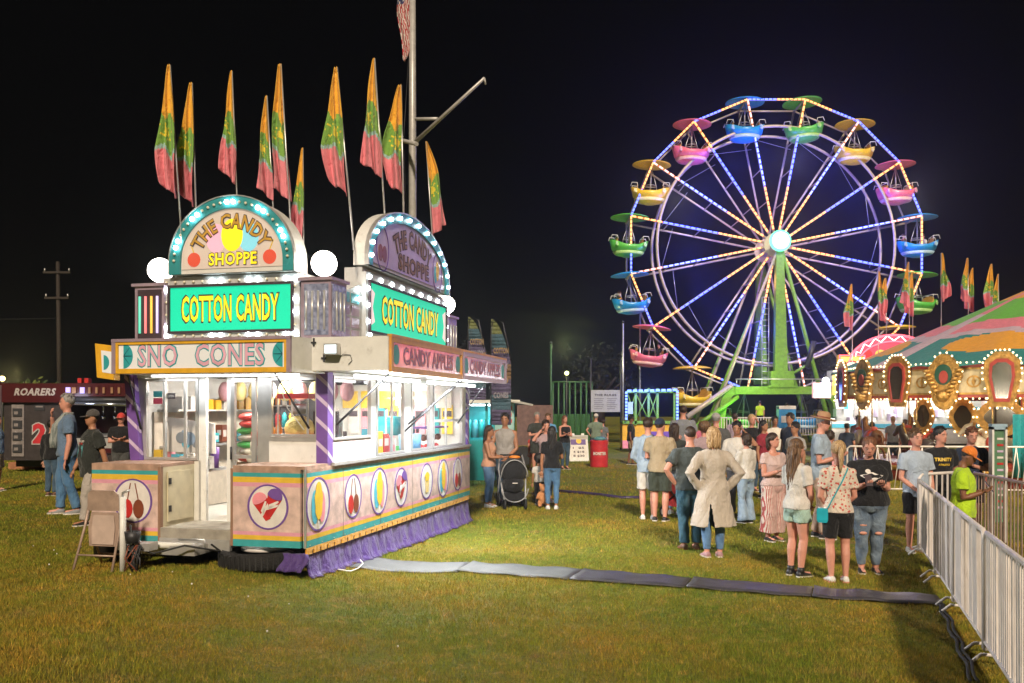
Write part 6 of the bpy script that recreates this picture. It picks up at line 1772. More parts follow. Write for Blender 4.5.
def person(label, px, hy, D=None, fy=None, phi=180, sex='m', w=1.0, hs=1.0, skin='light', top=('tee', None), bottom=('pants', None), shoe=None, hair=('short', 'dark'), arms=('down', 'down'),
           yaw=0, pitch=0, stance=.10, stride=0.0, z0=None, hat=None, group='visitors standing on the fairground grass', sit=False, sole=None, lean=0.0, belly=0.0, cat='person'):
    if D is None: D = G(px, fy).y
    X = (px - 512) / F * D
    base = gh(X, D) if z0 is None else z0
    h = HZ + (408 - hy) / F * D - base
    if hat: h -= .03 * h * .8
    T_ = thing('person', label, cat, (X, D, base), R(phi), group)
    vox = .0105 if D < 13.5 else .013 if D < 17 else .019 if D < 30 else .026
    sk = SK[skin]; TRn = TRM if sex == 'm' else TRF
    if hs > 1.05: TRn = [(z, y, rx * (.92 if sex == 'm' else .95), ry) for z, y, rx, ry in TRM]
    kb = (1 - .128 * hs) / (1 - .128)            # body shrinks when the head is relatively large
    q = h * kb
    ws = w; wl = w ** .6; sc_ = .86 if top[0] not in ('tank', 'crop') else .97; cov = .84 if bottom and bottom[0] not in ('shorts', 'bike', 'skirt') else 1.0
    HH = .133 * h * hs                            # head height
    def tw(z):                                    # belly / waist widening
        return 1.0
    def TRz(z, off=0.0):
        _, yc, rx, ry = interp(TRn, z)
        if z < .80:
            k = ws if z > .46 else ws ** .8
            rx *= k; ry *= k
            bl = belly * math.exp(-((z - .60) / .07) ** 2)
            ry += bl; yc -= bl * .8; rx += bl * .5
        elif z < .835: rx *= ws ** .5
        return V((0, yc * q, z * q)), rx * q + off * h, ry * q + off * h
    def ring(c, rx, ry, n=16): return [c + V((rx * math.cos(2 * PI * a / n), ry * math.sin(2 * PI * a / n), 0)) for a in range(n)]
    def ln(p): return V((p.x, p.y - lean * max(0, p.z - .5 * q), p.z))
    shx = (.103 if sex == 'm' else .091) * ws ** .5
    chains = []
    for s, an in zip((-1, 1), arms):
        E, W_ = ARM[an]
        S0 = V((s * shx * .55 * q, .004 * q, .800 * q)); S1 = V((s * (shx + .002) * q, .004 * q, .783 * q))
        Ep = S1 + V((s * E[0] * q, E[1] * q, E[2] * q)); Wp = S1 + V((s * W_[0] * q, W_[1] * q - (belly * q * .6 if an in ('folded', 'phone', 'low', 'hold') else 0), W_[2] * q))
        chains.append([S0, S1, Ep, Wp])
    legs = []
    for s in (-1, 1):
        fx_ = s * stance * .5 * q + s * .0; fy_ = s * stride * q
        if sit:
            legs.append([V((s * .05 * q, 0, .50 * q)), V((s * .06 * q, -.12 * q, .50 * q)), V((s * .06 * q, -.25 * q, .49 * q)), V((s * .06 * q, -.26 * q, .38 * q)), V((s * .06 * q, -.25 * q, .27 * q))])
        else:
            K_ = V(((s * .05 * q + fx_) * .5 + s * .004 * q, fy_ * .45 - (.012 + abs(stride) * .15) * q, .275 * q))
            A_ = V((fx_, fy_ + .012 * q, .042 * q))
            Hp = V((s * .048 * q * ws ** .6, .0, .495 * q))
            legs.append([Hp, Hp.lerp(K_, .45), K_, K_.lerp(A_, .33) + V((0, .006 * q, 0)), A_])
    # ---- body
    b = MB()
    b.loft([[ln(p) for p in ring(*(lambda r_: (r_[0], r_[1] * (.9 if z < .83 else 1), r_[2] * (.88 if z < .83 else 1)))(TRz(z)))] for z in [a[0] for a in TRn]], sk)
    for c in chains:
        b.tube([ln(c[0]), ln(c[1]), ln(c[1].lerp(c[2], .5)), ln(c[2]), ln(c[2].lerp(c[3], .35)), ln(c[3])], [r * q * wl for r in (.036 * sc_, .034 * sc_, .028 * (.5 + .5 * sc_), .0225, .0225, .0155)], sk, 10)
        b.sphere(ln(c[1]), .036 * sc_ * q * wl, sk, 10, 8)
    for l in legs:
        b.tube(l, [r * q * wl for r in (.056 * cov, .048 * cov, .033 * cov, .034 * cov, .019)], sk, 12)
        if not sit: b.tube([l[4] + V((0, .022 * q, -.012 * q)), l[4] + V((0, -.09 * q, -.022 * q))], [.020 * q, .014 * q], sk, 8)
    Rm = Matrix.Rotation(R(yaw), 3, 'Z') @ Matrix.Rotation(R(pitch), 3, 'X')
    npz = .852 * q
    piv = ln(V((0, .008 * q, npz)))
    hz0 = .872 * q - npz
    def hd(x, y, z): return piv + Rm @ V((x * HH, y * HH - .006 * q, hz0 + z * HH - .0))
    hn = 16
    hr = [(.0, -.20, .11, .11), (.07, -.16, .20, .22), (.18, -.09, .265, .32), (.33, -.04, .305, .365), (.5, .0, .33, .395), (.65, .02, .345, .41), (.80, .03, .315, .375), (.92, .04, .215, .27), (.985, .04, .09, .11)]
    b.loft([[hd(rx * math.cos(2 * PI * a / hn), yc + ry * math.sin(2 * PI * a / hn), z) for a in range(hn)] for z, yc, rx, ry in hr], sk)
    b.tube([hd(0, .03, .2), piv + V((0, 0, -.02 * q))], [.19 * HH, .23 * HH], sk, 10)
    b.tube([hd(0, -.37, .55), hd(0, -.44, .38), hd(0, -.40, .33)], [.04 * HH, .065 * HH, .05 * HH], sk, 8)
    b.tube([hd(-.20, -.33, .57), hd(0, -.385, .56), hd(.20, -.33, .57)], .045 * HH, sk, 6)
    for s in (-1, 1): b.sphere(hd(s * .335, .02, .42), .10 * HH, sk, 8, 6, (.35, .6, 1))
    me = bake(b, vox * (h / 1.7) ** .3, 2, 'body')
    me.materials.clear(); me.materials.append(sk)
    # append face details and hands to the same mesh
    d = MB(); d.mi(sk)
    if D < 40:
        for s in (-1, 1):
            d.sphere(hd(s * .135, -.372, .485), .046 * HH, eyew, 8, 6, (1.25, .5, .5), Rm)
            d.sphere(hd(s * .135, -.390, .485), .024 * HH, eyed, 6, 5, (1.1, .5, .9), Rm)
            d.tube([hd(s * .06, -.41, .575), hd(s * .14, -.405, .60), hd(s * .22, -.35, .575)], .017 * HH, HM[hair[1]] if hair else eyed, 5)
        d.tube([hd(-.09, -.375, .205), hd(0, -.40, .215), hd(.09, -.375, .205)], [.02 * HH, .034 * HH, .02 * HH], lipm, 6)
    for s, c in zip((-1, 1), chains):
        Wp = ln(c[3]); dr = (Wp - ln(c[2])).normalized()
        side = dr.cross(V((0, 0, 1)) if abs(dr.z) < .8 else V((0, 1, 0))).normalized()
        nrm = side.cross(dr).normalized()
        u = .0062 * q
        d.tube([Wp - dr * u, Wp + dr * u * 3, Wp + dr * u * 6.5, Wp + dr * u * 8.5], [u * 2.0, u * 3.0, u * 3.9, u * 3.2], sk, 10, flat=.42, ref=side)
        for f in range(4):
            o_ = side * (f - 1.5) * u * 1.9; l_ = (5.2, 6.4, 6.0, 4.6)[f]
            p0 = Wp + dr * u * 7.8 + o_; p1 = p0 + dr * u * l_ * .55 + nrm * u * .6; p2 = p1 + (dr * .55 + nrm * .8).normalized() * u * l_ * .5
            d.tube([p0, p1, p2], [u * .95, u * .85, u * .6], sk, 5)
        p0 = Wp + dr * u * 2 + side * u * 2.6; p1 = p0 + (side + dr * .8).normalized() * u * 3.5; d.tube([p0, p1, p1 + (dr + nrm * .4).normalized() * u * 3.2], [u * 1.2, u * 1.0, u * .7], sk, 6)
    ex = d.mesh('x')
    bmm = bmesh.new(); bmm.from_mesh(me); 
    for m_ in d.mats[1:]: me.materials.append(m_)
    bmm.from_mesh(ex); 
    bmesh.ops.recalc_face_normals(bmm, faces=bmm.faces)
    bmm.to_mesh(me); bmm.free(); bpy.data.meshes.remove(ex)
    body = bpy.data.objects.new('body', me); COL.objects.link(body); body.parent = T_
    out = {'root': T_, 'h': h, 'q': q, 'D': D}
    def cloth_obj(mb, name, m_, it=2, cut=None):
        me = bake(mb, vox * (h / 1.7) ** .3, it, name); me.materials.clear(); me.materials.append(m_)
        # folds: gentle displacement along normals
        co = np.empty(len(me.vertices) * 3); me.vertices.foreach_get('co', co); co = co.reshape(-1, 3)
        no = np.empty(len(me.vertices) * 3); me.vertices.foreach_get('normal', no); no = no.reshape(-1, 3)
        sd = hash(label) % 97 * 1.0 if False else (px * 1.7) % 97
        am = .0042 * h
        f_ = np.sin(co[:, 2] * 26 + 3.2 * np.sin(co[:, 0] * 17 + sd) + 2.0 * np.sin(co[:, 1] * 14 + sd)) * .5 + np.sin(co[:, 0] * 38 + co[:, 2] * 13 + 2 * np.sin(co[:, 2] * 9 + sd)) * .5
        co += no * (f_ * am)[:, None]
        me.vertices.foreach_set('co', co.ravel()); me.update()
        if cut:
            bb = bmesh.new(); bb.from_mesh(me)
            bmesh.ops.delete(bb, geom=[f for f in bb.faces if cut(f.calc_center_median())], context='FACES')
            bb.to_mesh(me); bb.free()
        o = bpy.data.objects.new(name, me); COL.objects.link(o); o.parent = T_
        return o
    # ---- upper clothing
    kind, tm = top[0], top[1]; tl = top[2] if len(top) > 2 else None
    hem = {'tee': .485, 'long': .485, 'hoodie': .47, 'tank': .50, 'crop': .56, 'dress': .30, 'cardigan': .26, 'polo': .485}[kind] if tl is None else tl
    zs_ = [hem, hem + .02] + [z for z in (.44, .50, .54, .60, .66, .72, .77, .80, .822, .838) if z > hem + .03]
    if kind in ('tank', 'crop', 'dress') and sex == 'f' and top[0] != 'dress': zs_ = [z for z in zs_ if z <= .815]
    b = MB(); rows = []
    for z in zs_:
        zz_ = max(z, .50) if z < .50 else z
        c, rx, ry = TRz(zz_, .012)
        c = V((0, c.y, z * q))
        if z < .50:
            fl = (.50 - z)
            g_ = .22 if kind in ('cardigan', 'dress') else .05
            rx += fl * g_ * q; ry += fl * g_ * .7 * q
        if .50 <= z < .62 and sex == 'm': rx += .004 * q; ry += .006 * q
        if z >= .838: rx, ry = rx * .98, ry * 1.0
        rows.append([ln(p) for p in ring(c, rx, ry, 20)])
    b.loft(rows, tm)
    sl = {'tee': .62, 'polo': .62, 'long': 2, 'hoodie': 2, 'tank': 0, 'crop': .35, 'dress': .3, 'cardigan': 2}[kind]
    if sl:
        for c in chains:
            sr = .046 if sex == 'm' else .041
            if sl == 2:
                b.tube([ln(c[0]), ln(c[1]), ln(c[1].lerp(c[2], .5)), ln(c[2]), ln(c[2].lerp(c[3], .5)), ln(c[2].lerp(c[3], .95))], [r * q * wl for r in (.034, .041, .039, .036, .032, .027)], tm, 12)
            else:
                b.tube([ln(c[0]), ln(c[1]), ln(c[1].lerp(c[2], sl * .5)), ln(c[1].lerp(c[2], sl))], [r * q * wl for r in (.034, sr * .93, sr * .97, sr * .98)], tm, 12)
            b.sphere(ln(c[1]), .041 * q * wl, tm, 12, 8)
    cut = None
    if kind == 'cardigan': cut = lambda p: p.y > 0 and p.z < .42 * q and abs(p.x - .045 * q) < .004 * q + (.42 * q - p.z) * .13
    nm_ = {'dress': 'dress', 'cardigan': 'cardigan', 'hoodie': 'hoodie'}.get(kind, 'shirt')
    out['shirt'] = cloth_obj(b, nm_, tm, cut=cut)
    if kind == 'hoodie':
        b = MB(); b.tube([ln(V((-.05 * q, .02 * q, .83 * q))), ln(V((0, .062 * q, .80 * q))), ln(V((.05 * q, .02 * q, .83 * q)))], [.02 * q, .036 * q, .02 * q], tm, 10); b.build('hood', T_)
    # ---- lower clothing
    if bottom:
        kind, bm_ = bottom[0], bottom[1]; bl_ = bottom[2] if len(bottom) > 2 else None
        b = MB()
        if kind == 'skirt':
            zb_ = bl_ or .25; rows = []
            for z in [zb_, (zb_ + .5) / 2, .48, .54, .585]:
                c, rx, ry = TRz(max(z, .50), .008); k = max(0, .5 - z)
                rows.append(ring(V((0, c.y, z * q)), rx + k * .10 * q, ry + k * .12 * q, 20))
            b.loft(rows, bm_)
        else:
            zs2 = [.455, .48, .50, .54, .575]
            b.loft([ring(*TRz(z, .006), 20) if z >= .465 else ring(V((0, 0, z * q)), .075 * q * ws, .058 * q * ws, 20) for z in zs2], bm_)
            for l in legs:
                if kind == 'pants': b.tube([l[0], l[1], l[2], l[3], l[4] + V((0, 0, .01 * q))], [r * q * wl for r in (.064, .057, .043, .040, .036)], bm_, 14)
                elif kind == 'slim': b.tube([l[0], l[1], l[2], l[3], l[4] + V((0, 0, .02 * q))], [r * q * wl for r in (.062, .054, .038, .038, .025)], bm_, 14)
                elif kind == 'flare': b.tube([l[0], l[1], l[2], l[3], l[4] - V((0, 0, .01 * q))], [r * q * wl for r in (.062, .054, .039, .048, .062)], bm_, 14)
                elif kind == 'wide': b.tube([l[0], l[1], l[2], l[3].lerp(l[4], .7)], [r * q * wl for r in (.066, .068, .070, .074)], bm_, 14)
                elif kind == 'capri': b.tube([l[0], l[1], l[2], l[3] ], [r * q * wl for r in (.062, .054, .041, .042)], bm_, 14)
                else:
                    f_ = bl_ or .75
                    e = l[0].lerp(l[2], f_)
                    b.tube([l[0], l[1].lerp(l[0], .2), e], [r * q * wl for r in (.065, .063, .060 if kind == 'shorts' else .048)], bm_, 14)
        nm_ = {'skirt': 'skirt', 'shorts': 'shorts'}.get(kind, 'trousers')
        out['pants'] = cloth_obj(b, nm_, bm_)
    # ---- shoes
    if shoe and not sit:
        for s, l in zip((-1, 1), legs):
            A_ = l[4]; b = MB(); rot = Matrix.Rotation(R(s * 8), 3, 'Z')
            prof = [(.034, .014, .030), (.028, .020, .046), (.0, .022, .050), (-.03, .0235, .036), (-.065, .025, .026), (-.09, .021, .020), (-.102, .010, .012)]
            rows = []
            for y, rx, zt_ in prof:
                rows.append([V((A_.x, A_.y, 0)) + rot @ V((x * rx * q * 1.05, y * q, (.006 + zz_ * (zt_ - .006)) * q)) for x, zz_ in ((-1, 0), (1, 0), (1, .5), (.72, .86), (.3, 1), (-.3, 1), (-.72, .86), (-1, .5))])
            b.loft(rows, shoe)
            rows = [[V((A_.x, A_.y, 0)) + rot @ V((x * (rx + .0015) * q * 1.05, y * 1.02 * q, z_ * q)) for x, z_ in ((-1, .001), (1, .001), (1, .011), (-1, .011))] for y, rx, _ in prof]
            b.loft(rows, sole or m_white, False)
            b.build('shoe', T_)
    # ---- hair
    def ellh(mb, c, r, m_, lo=None, n=18, k=10, amp=.03, seed=0):
        """skull-hugging shell with lumpy surface, in head units"""
        vs = []; fs = []
        for i in range(k + 1):
            t = PI * i / k
            for a in range(n):
                p = V((math.sin(t) * math.cos(2 * PI * a / n), math.sin(t) * math.sin(2 * PI * a / n), math.cos(t)))
                e = 1 + amp * noise.noise(p * 4 + V((seed, px, 0))) * 2
                x, y, z = c[0] + p.x * r[0] * e, c[1] + p.y * r[1] * e, c[2] + p.z * r[2] * e
                if lo is not None and z < lo: z = lo
                vs.append(hd(x, y, z))
        for i in range(k):
            for a in range(n):
                fs.append((i * n + a, i * n + (a + 1) % n, (i + 1) * n + (a + 1) % n, (i + 1) * n + a))
        mb.add(vs, fs, m_, True)
    if hair:
        st, hc = hair[0], HM[hair[1]]; L_ = hair[2] if len(hair) > 2 else 1.3
        b = MB()
        if st == 'afro': ellh(b, (0, .10, .68), (.55, .55, .52), hc, amp=.10, n=26, k=16)
        elif st == 'buzz' or hat: ellh(b, (0, .055, .63), (.352, .40, .40), hc, amp=.01)
        else: ellh(b, (0, .065, .66), (.385, .425, .42), hc, amp=.05 if st == 'short' else .03)
        if st == 'short' and not hat:
            rn = random.Random(int(px))
            for k in range(60):      # tufts break the outline
                a = rn.uniform(0, 2 * PI); t = rn.uniform(.2, 1.25)
                p = V((math.sin(t) * math.cos(a), math.sin(t) * math.sin(a), math.cos(t)))
                c0 = hd(p.x * .36, .065 + p.y * .40, .66 + p.z * .40); c1 = hd(p.x * .43 + rn.uniform(-.08, .08), .05 + p.y * .47 - .05, .66 + p.z * .46 + .02)
                b.tube([c0, c1], [.055 * HH, .012 * HH], hc, 5)
        if st in ('long', 'bob', 'wavy'):
            LL = L_
            rn = random.Random(int(px) + 3)
            for k in range(46):
                a = rn.uniform(-1.35, 1.35) ; rad = rn.uniform(.75, 1.05)
                x0, y0 = .36 * math.sin(a) * rad, .08 + .34 * math.cos(a) * rad
                Lk = LL * rn.uniform(.82, 1.05); wv = rn.uniform(.01, .04) * (2 if st == 'wavy' else 1); ph = rn.uniform(0, 6)
                pts = [hd(x0 * .7, y0 * .75, .85)]
                for j in range(1, 8):
                    z = .8 - (Lk + .3) * j / 7
                    dn = max(0, .0 - z)
                    pts.append(hd(x0 * (1.0 + .06 * min(dn, .6)) + wv * math.sin(j * 1.7 + ph), y0 * (1.0 - .1 * min(dn, 1)) + .10 * min(dn, .5) + wv * math.cos(j * 1.5 + ph), z))
                b.tube(pts, [.05 * HH, .085 * HH, .09 * HH, .09 * HH, .085 * HH, .075 * HH, .055 * HH, .02 * HH], hc, 6)
        if st == 'pony':
            b.tube([hd(0, .40, .72), hd(0, .56, .66), hd(.02, .60, .3), hd(0, .55, -.1), hd(.02, .52, -.1 - L_ * .5)], [.08 * HH, .12 * HH, .14 * HH, .11 * HH, .03 * HH], hc, 8)
        if st == 'bun': b.sphere(hd(0, .38, .85), .18 * HH, hc, 10, 8)
        b.build('hair', T_)
    if hat:
        hk, hm_ = hat[0], hat[1]; b = MB()
        if hk in ('cap', 'capback'):
            ellh(b, (0, .05, .66), (.40, .44, .44), hm_, lo=.60, amp=0)
            sg = -1 if hk == 'cap' else 1
            yc = .05
            pts_t = [hd(.36 * math.cos(t), yc + sg * (.30 + .50 * math.sin(t)), .64 - .05 * math.sin(t) * 1) for t in [PI * i / 12 for i in range(13)]]
            pts_b = [hd(.36 * math.cos(t), yc + sg * (.30 + .50 * math.sin(t)), .60 - .05 * math.sin(t) * 1) for t in [PI * i / 12 for i in range(13)]]
            n = 13
            b.add(pts_t + pts_b, [tuple(range(n)), tuple(range(2 * n - 1, n - 1, -1))] + [(i, n + i, n + (i + 1) % n, (i + 1) % n) for i in range(n)], hm_)
            b.build('cap', T_)
        else:
            prof = [(.0, 1.12), (.22, 1.16), (.33, 1.08), (.37, .80), (.40, .74), (.62, .70), (.70, .76), (.70, .73), (.61, .67), (.36, .68), (0, .68)]
            rows = [[hd(r * math.cos(2 * PI * a / 24), .04 + r * 1.12 * math.sin(2 * PI * a / 24), z) for a in range(24)] for r, z in prof]
            b.loft(rows, hm_, True, False)
            b.loft([[hd(r * math.cos(2 * PI * a / 24), .04 + r * 1.12 * math.sin(2 * PI * a / 24), z) for a in range(24)] for r, z in ((.385, .76), (.375, .86))], brown, True, False)
            b.build('hat', T_)
    out.update(hd=hd, chains=[[ln(p) for p in c] for c in chains], legs=legs, HH=HH, ln=ln, phi=phi, body=body)
    return out
def printed(P_, items, front=True, nm='shirt_print'):
    """lettering or picture shapes laid onto the chest or back of a shirt; items: (kind, data, x, z, w, h, mat)"""
    me = P_['shirt'].data; bm = bmesh.new(); bm.from_mesh(me); tr = BVHTree.FromBMesh(bm); bm.free()
    b = MB(); sg = -1 if front else 1
    for i, (k, dta, x, z, w_, h_, m_) in enumerate(items):
        if k == 'text':
            vs, fs = text2d(dta, .04, 0); vs = np.array(vs); lo, hi = vs.min(0), vs.max(0); q = (vs - (lo + hi) / 2) / (hi - lo) * np.array([w_, h_])
        else:
            n = len(dta); q = np.array(dta) * np.array([w_, h_]); fs = [tuple(range(n))]
        out = []
        for u, v in q:
            xx = (x + u) * (1 if front else -1)
            r = tr.ray_cast(V((xx, sg * 1.0, z + v)), V((0, -sg, 0)))
            y = r[0].y if r[0] else sg * .1
            out.append(V((xx, y + sg * (.004 + .002 * i), z + v)))
        b.add(out, fs, m_)
    b.build(nm, P_['root'])
def phone(P_, s=1, label='dark phone held by a visitor', col=None):
    c = P_['chains'][0 if s < 0 else 1]; W_ = c[3]; dr = (c[3] - c[2]).normalized()
    M = Matrix.Rotation(R(P_['phi']), 4, 'Z'); p = P_['root'].location + (M @ (W_ + dr * .07 + V((0, -.01, .035))).to_4d()).to_3d() if False else P_['root'].location + Matrix.Rotation(R(P_['phi']), 3, 'Z') @ (W_ + dr * .075 + V((0, -.005, .035)))
    b = MB(); b.box((-.037, -.005, -.075), (.037, .005, .075), col or dk)
    b.box((-.033, .0051, -.07), (.033, .0065, .07), glow('phone_screen', (.6, .75, 1), .8))
    o = b.build('phone', None, p, (R(-35), 0, R(P_['phi']))); tag(o, label, 'phone')

# fabrics
C_ = lambda n, c, **k: cloth('fabric_' + n, c, **k)
jean = C_('jeans_blue', (.07, .15, .30), kind='denim', col2=(.13, .24, .42)); jean_l = C_('jeans_light', (.22, .32, .46), kind='denim', col2=(.34, .45, .58)); jean_d = C_('jeans_dark', (.035, .07, .12), kind='denim', col2=(.07, .12, .18)); jean_b = C_('jeans_bright', (.06, .15, .30), kind='denim', col2=(.11, .23, .40))
blk_f = C_('black', (.015, .015, .017)); char = C_('charcoal', (.045, .05, .045)); wht = C_('white', (.66, .62, .57)); tan_f = C_('khaki', (.40, .31, .20)); lblue = C_('pale_blue', (.36, .45, .56)); denim_s = C_('denim_shirt', (.13, .20, .31)); greysh = C_('grey', (.38, .36, .35)); oat = C_('oatmeal', (.52, .45, .38)); peach = C_('peach', (.62, .33, .22)); redf = C_('red', (.60, .06, .05)); navy = C_('navy', (.02, .03, .06))
hivis = C_('hi_vis', (.50, .75, .03)); orangef = C_('orange', (.85, .24, .04)); mint = C_('mint', (.40, .56, .48)); kh_p = C_('pale_pink_trousers', (.60, .42, .33)); strp = C_('striped_pink', (.70, .60, .55), kind='stripes', col2=(.45, .10, .10), scale=16); floral = C_('floral', (.68, .58, .48), kind='spots', col2=(.55, .10, .08), scale=26); greensh = C_('olive_black', (.05, .06, .05)); lgrey = C_('light_grey', (.5, .5, .5)); burg = C_('burgundy', (.30, .03, .05)); grnf = C_('bright_green', (.12, .42, .06)); mauvef = C_('mauve', (.42, .30, .32))
shw = mat('shoe_white', (.70, .68, .66), .5); shb = mat('shoe_black', (.02, .02, .022), .5); shg = mat('shoe_grey', (.25, .25, .26), .6); shp = mat('shoe_dusty_pink', (.36, .20, .22), .6); shbr = mat('shoe_brown', (.14, .07, .04), .6); shred = mat('shoe_red_white', (.65, .25, .22), .5)

# ---- left side
person('man in blue shirt and tan shorts cut off by the left edge', -3, 415, fy=491, phi=100, top=('tee', denim_s), bottom=('shorts', tan_f, .9), shoe=shb, hair=('short', 'dark'), arms=('down', 'down'))
m1 = person('grey haired man in denim shirt and scarf lifting food to his mouth', 67, 395, fy=514, phi=-62, w=1.02, skin='rosy', top=('tee', denim_s), bottom=('pants', jean_b), shoe=shg, hair=('short', 'grey'), arms=('face', 'down'), stance=.10, stride=.06)
h = m1['h']
b = MB(); q = m1['q']
for s in (-1, 1): b.tube([V((s * .02 * q, .05 * q, .835 * q)), V((s * .055 * q, -.01 * q, .835 * q)), V((s * .05 * q, -.085 * q, .74 * q)), V((s * .045 * q, -.10 * q, .62 * q)), V((s * .05 * q, -.10 * q, .56 * q))], [.02 * q, .024 * q, .03 * q, .034 * q, .03 * q], C_('scarf_grey', (.34, .36, .34), kind='stripes', col2=(.20, .23, .22), scale=30), 10, flat=.4)
b.build('scarf', m1['root'])
m2 = person('man in black graphic tee and dark cap beside the folding chair', 92, 408, D=13.2, phi=-48, w=1.16, belly=.015, skin='tan', top=('tee', C_('black_tee', (.03, .033, .03)), .42), bottom=('pants', C_('pale_trousers', (.45, .40, .36))), shoe=shb, hair=('buzz', 'black'), hat=('cap', C_('cap_grey', (.09, .08, .075))), arms=('fwd', 'back'), stride=-.09)
hq = m2['q']; sqr = [(-.5, -.5), (.5, -.5), (.5, .5), (-.5, .5)]
printed(m2, [('s', sqr, .01, .655 * hq, .17, .20, mat('print_teal', (.12, .42, .45))), ('s', [(-.5, -.3), (-.1, .1), (.1, .5), (.4, .1), (.2, -.5), (-.3, -.5)], .01, .64 * hq, .13, .12, dk), ('text', 'WORLD', .01, .735 * hq, .19, .03, m_white), ('text', 'TOUR', .01, .715 * hq, .17, .03, red)])
person('man in dark jeans standing in shadow behind the denim shirted man', 52, 421, D=17.5, phi=170, top=('long', blk_f), bottom=('pants', jean_d), shoe=shbr, hair=('short', 'black'))
person('man with red cap and black tee holding a tray at the red trailer', 121, 412, D=19, phi=10, skin='rosy', w=1.12, top=('tee', blk_f), bottom=('pants', C_('dark_grey_trousers', (.08, .08, .08))), shoe=shb, hair=('buzz', 'dark'), hat=('cap', redf), arms=('folded', 'folded'))
# ---- centre group
person('woman with long brown hair, peach top and blue jeans beside the stroller', 489, 426, fy=507, phi=75, sex='f', w=1.05, skin='tan', top=('tank', peach), bottom=('slim', jean), shoe=shw, hair=('long', 'dark', 1.5), arms=('hold', 'hold'), pitch=6)
person('bearded man in white sleeveless tee leaning on the stroller', 505, 414, fy=503, phi=-12, w=1.05, skin='tan', top=('tank', greysh), bottom=('pants', jean_d), shoe=shb, hair=('short', 'black'), arms=('reach', 'low'), stride=.0)
w3 = person('woman with long black hair and black top seen from behind', 552, 427, fy=509, phi=178, sex='f', skin='tan', top=('tee', blk_f, .50), bottom=('slim', jean_b), shoe=shw, hair=('long', 'black', 2.0), arms=('hold', 'down'))
person('toddler with black curls, white tee and black trousers', 539, 455, fy=505, phi=185, hs=1.45, skin='tan', top=('tee', wht), bottom=('pants', blk_f), shoe=shb, hair=('afro', 'black'), arms=('down', 'down'))
person('woman with glasses facing camera behind the black haired woman', 546, 421, D=18.6, phi=15, sex='f', skin='rosy', top=('tee', mauvef), bottom=('slim', jean), shoe=shw, hair=('short', 'dark'), arms=('head', 'hold'))
person('child in a bright red dress walking beside the adults', 532, 432, fy=470, phi=40, sex='f', hs=1.15, skin='rosy', top=('dress', redf, .36), bottom=None, shoe=shw, hair=('short', 'auburn'), arms=('down', 'down'))
person('older grey haired man in black tee behind the red dressed child', 537, 413, D=27, phi=15, skin='rosy', w=1.1, top=('tee', char), bottom=('shorts', char), shoe=shb, hair=('short', 'grey'), arms=('folded', 'hips'))
person('boy in bright blue tee beside the grey haired man', 548, 414, D=27.5, phi=-10, skin='rosy', top=('tee', C_('sky_blue', (.12, .34, .62))), bottom=('shorts', blk_f), shoe=shb, hair=('short', 'brown'))
person('woman in black sleeveless top standing behind the sandwich board', 565, 416, D=28.5, phi=25, sex='f', skin='rosy', top=('tank', blk_f), bottom=('slim', jean_d), shoe=shb, hair=('long', 'auburn', 1.1), arms=('phone', 'folded'))
person('man in green tee and white cap with his back turned beyond the red barrel', 596, 413, D=33, phi=175, skin='rosy', top=('tee', C_('sage', (.20, .26, .20))), bottom=('pants', jean_d), shoe=shb, hair=('short', 'grey'), hat=('cap', wht), arms=('phone', 'hips'))
person('person in grey top half hidden beside the man in the white cap', 603, 420, D=33.6, phi=190, sex='f', skin='rosy', top=('tee', C_('dim_grey', (.16, .17, .18))), bottom=('slim', jean_d), shoe=shb, hair=('short', 'dark'))
person('man in black tee and cap walking by the blue light frame', 631, 415, D=31, phi=80, skin='brown', top=('tee', blk_f), bottom=('shorts', tan_f), shoe=shb, hair=('short', 'black'), hat=('cap', blk_f), stride=.05)
p = G(543, 507)
t = thing('plush_dog', 'orange tan plush toy dog on the grass beside the toddler', 'toy', p + V((.0, -.08, 0)), R(20))
b = MB(); pt = cloth('plush_tan', (.55, .24, .10))
b.sphere((0, 0, .20), .12, pt, 12, 8, (1, .8, 1.2)); b.sphere((0, -.04, .38), .09, pt, 12, 8); b.sphere((0, -.12, .36), .04, pt, 8, 6)
for s in (-1, 1): b.sphere((s * .07, -.02, .45), .03, pt, 8, 6, (1, .6, 1.4)); b.tube([(s * .08, 0, .28), (s * .15, -.06, .18)], [.035, .03], pt, 8); b.tube([(s * .07, 0, .12), (s * .09, -.05, .02)], [.045, .04], pt, 8)
me = bake(b, .012, 2, 'body'); me.materials.clear(); me.materials.append(pt); o = bpy.data.objects.new('body', me); COL.objects.link(o); o.parent = t
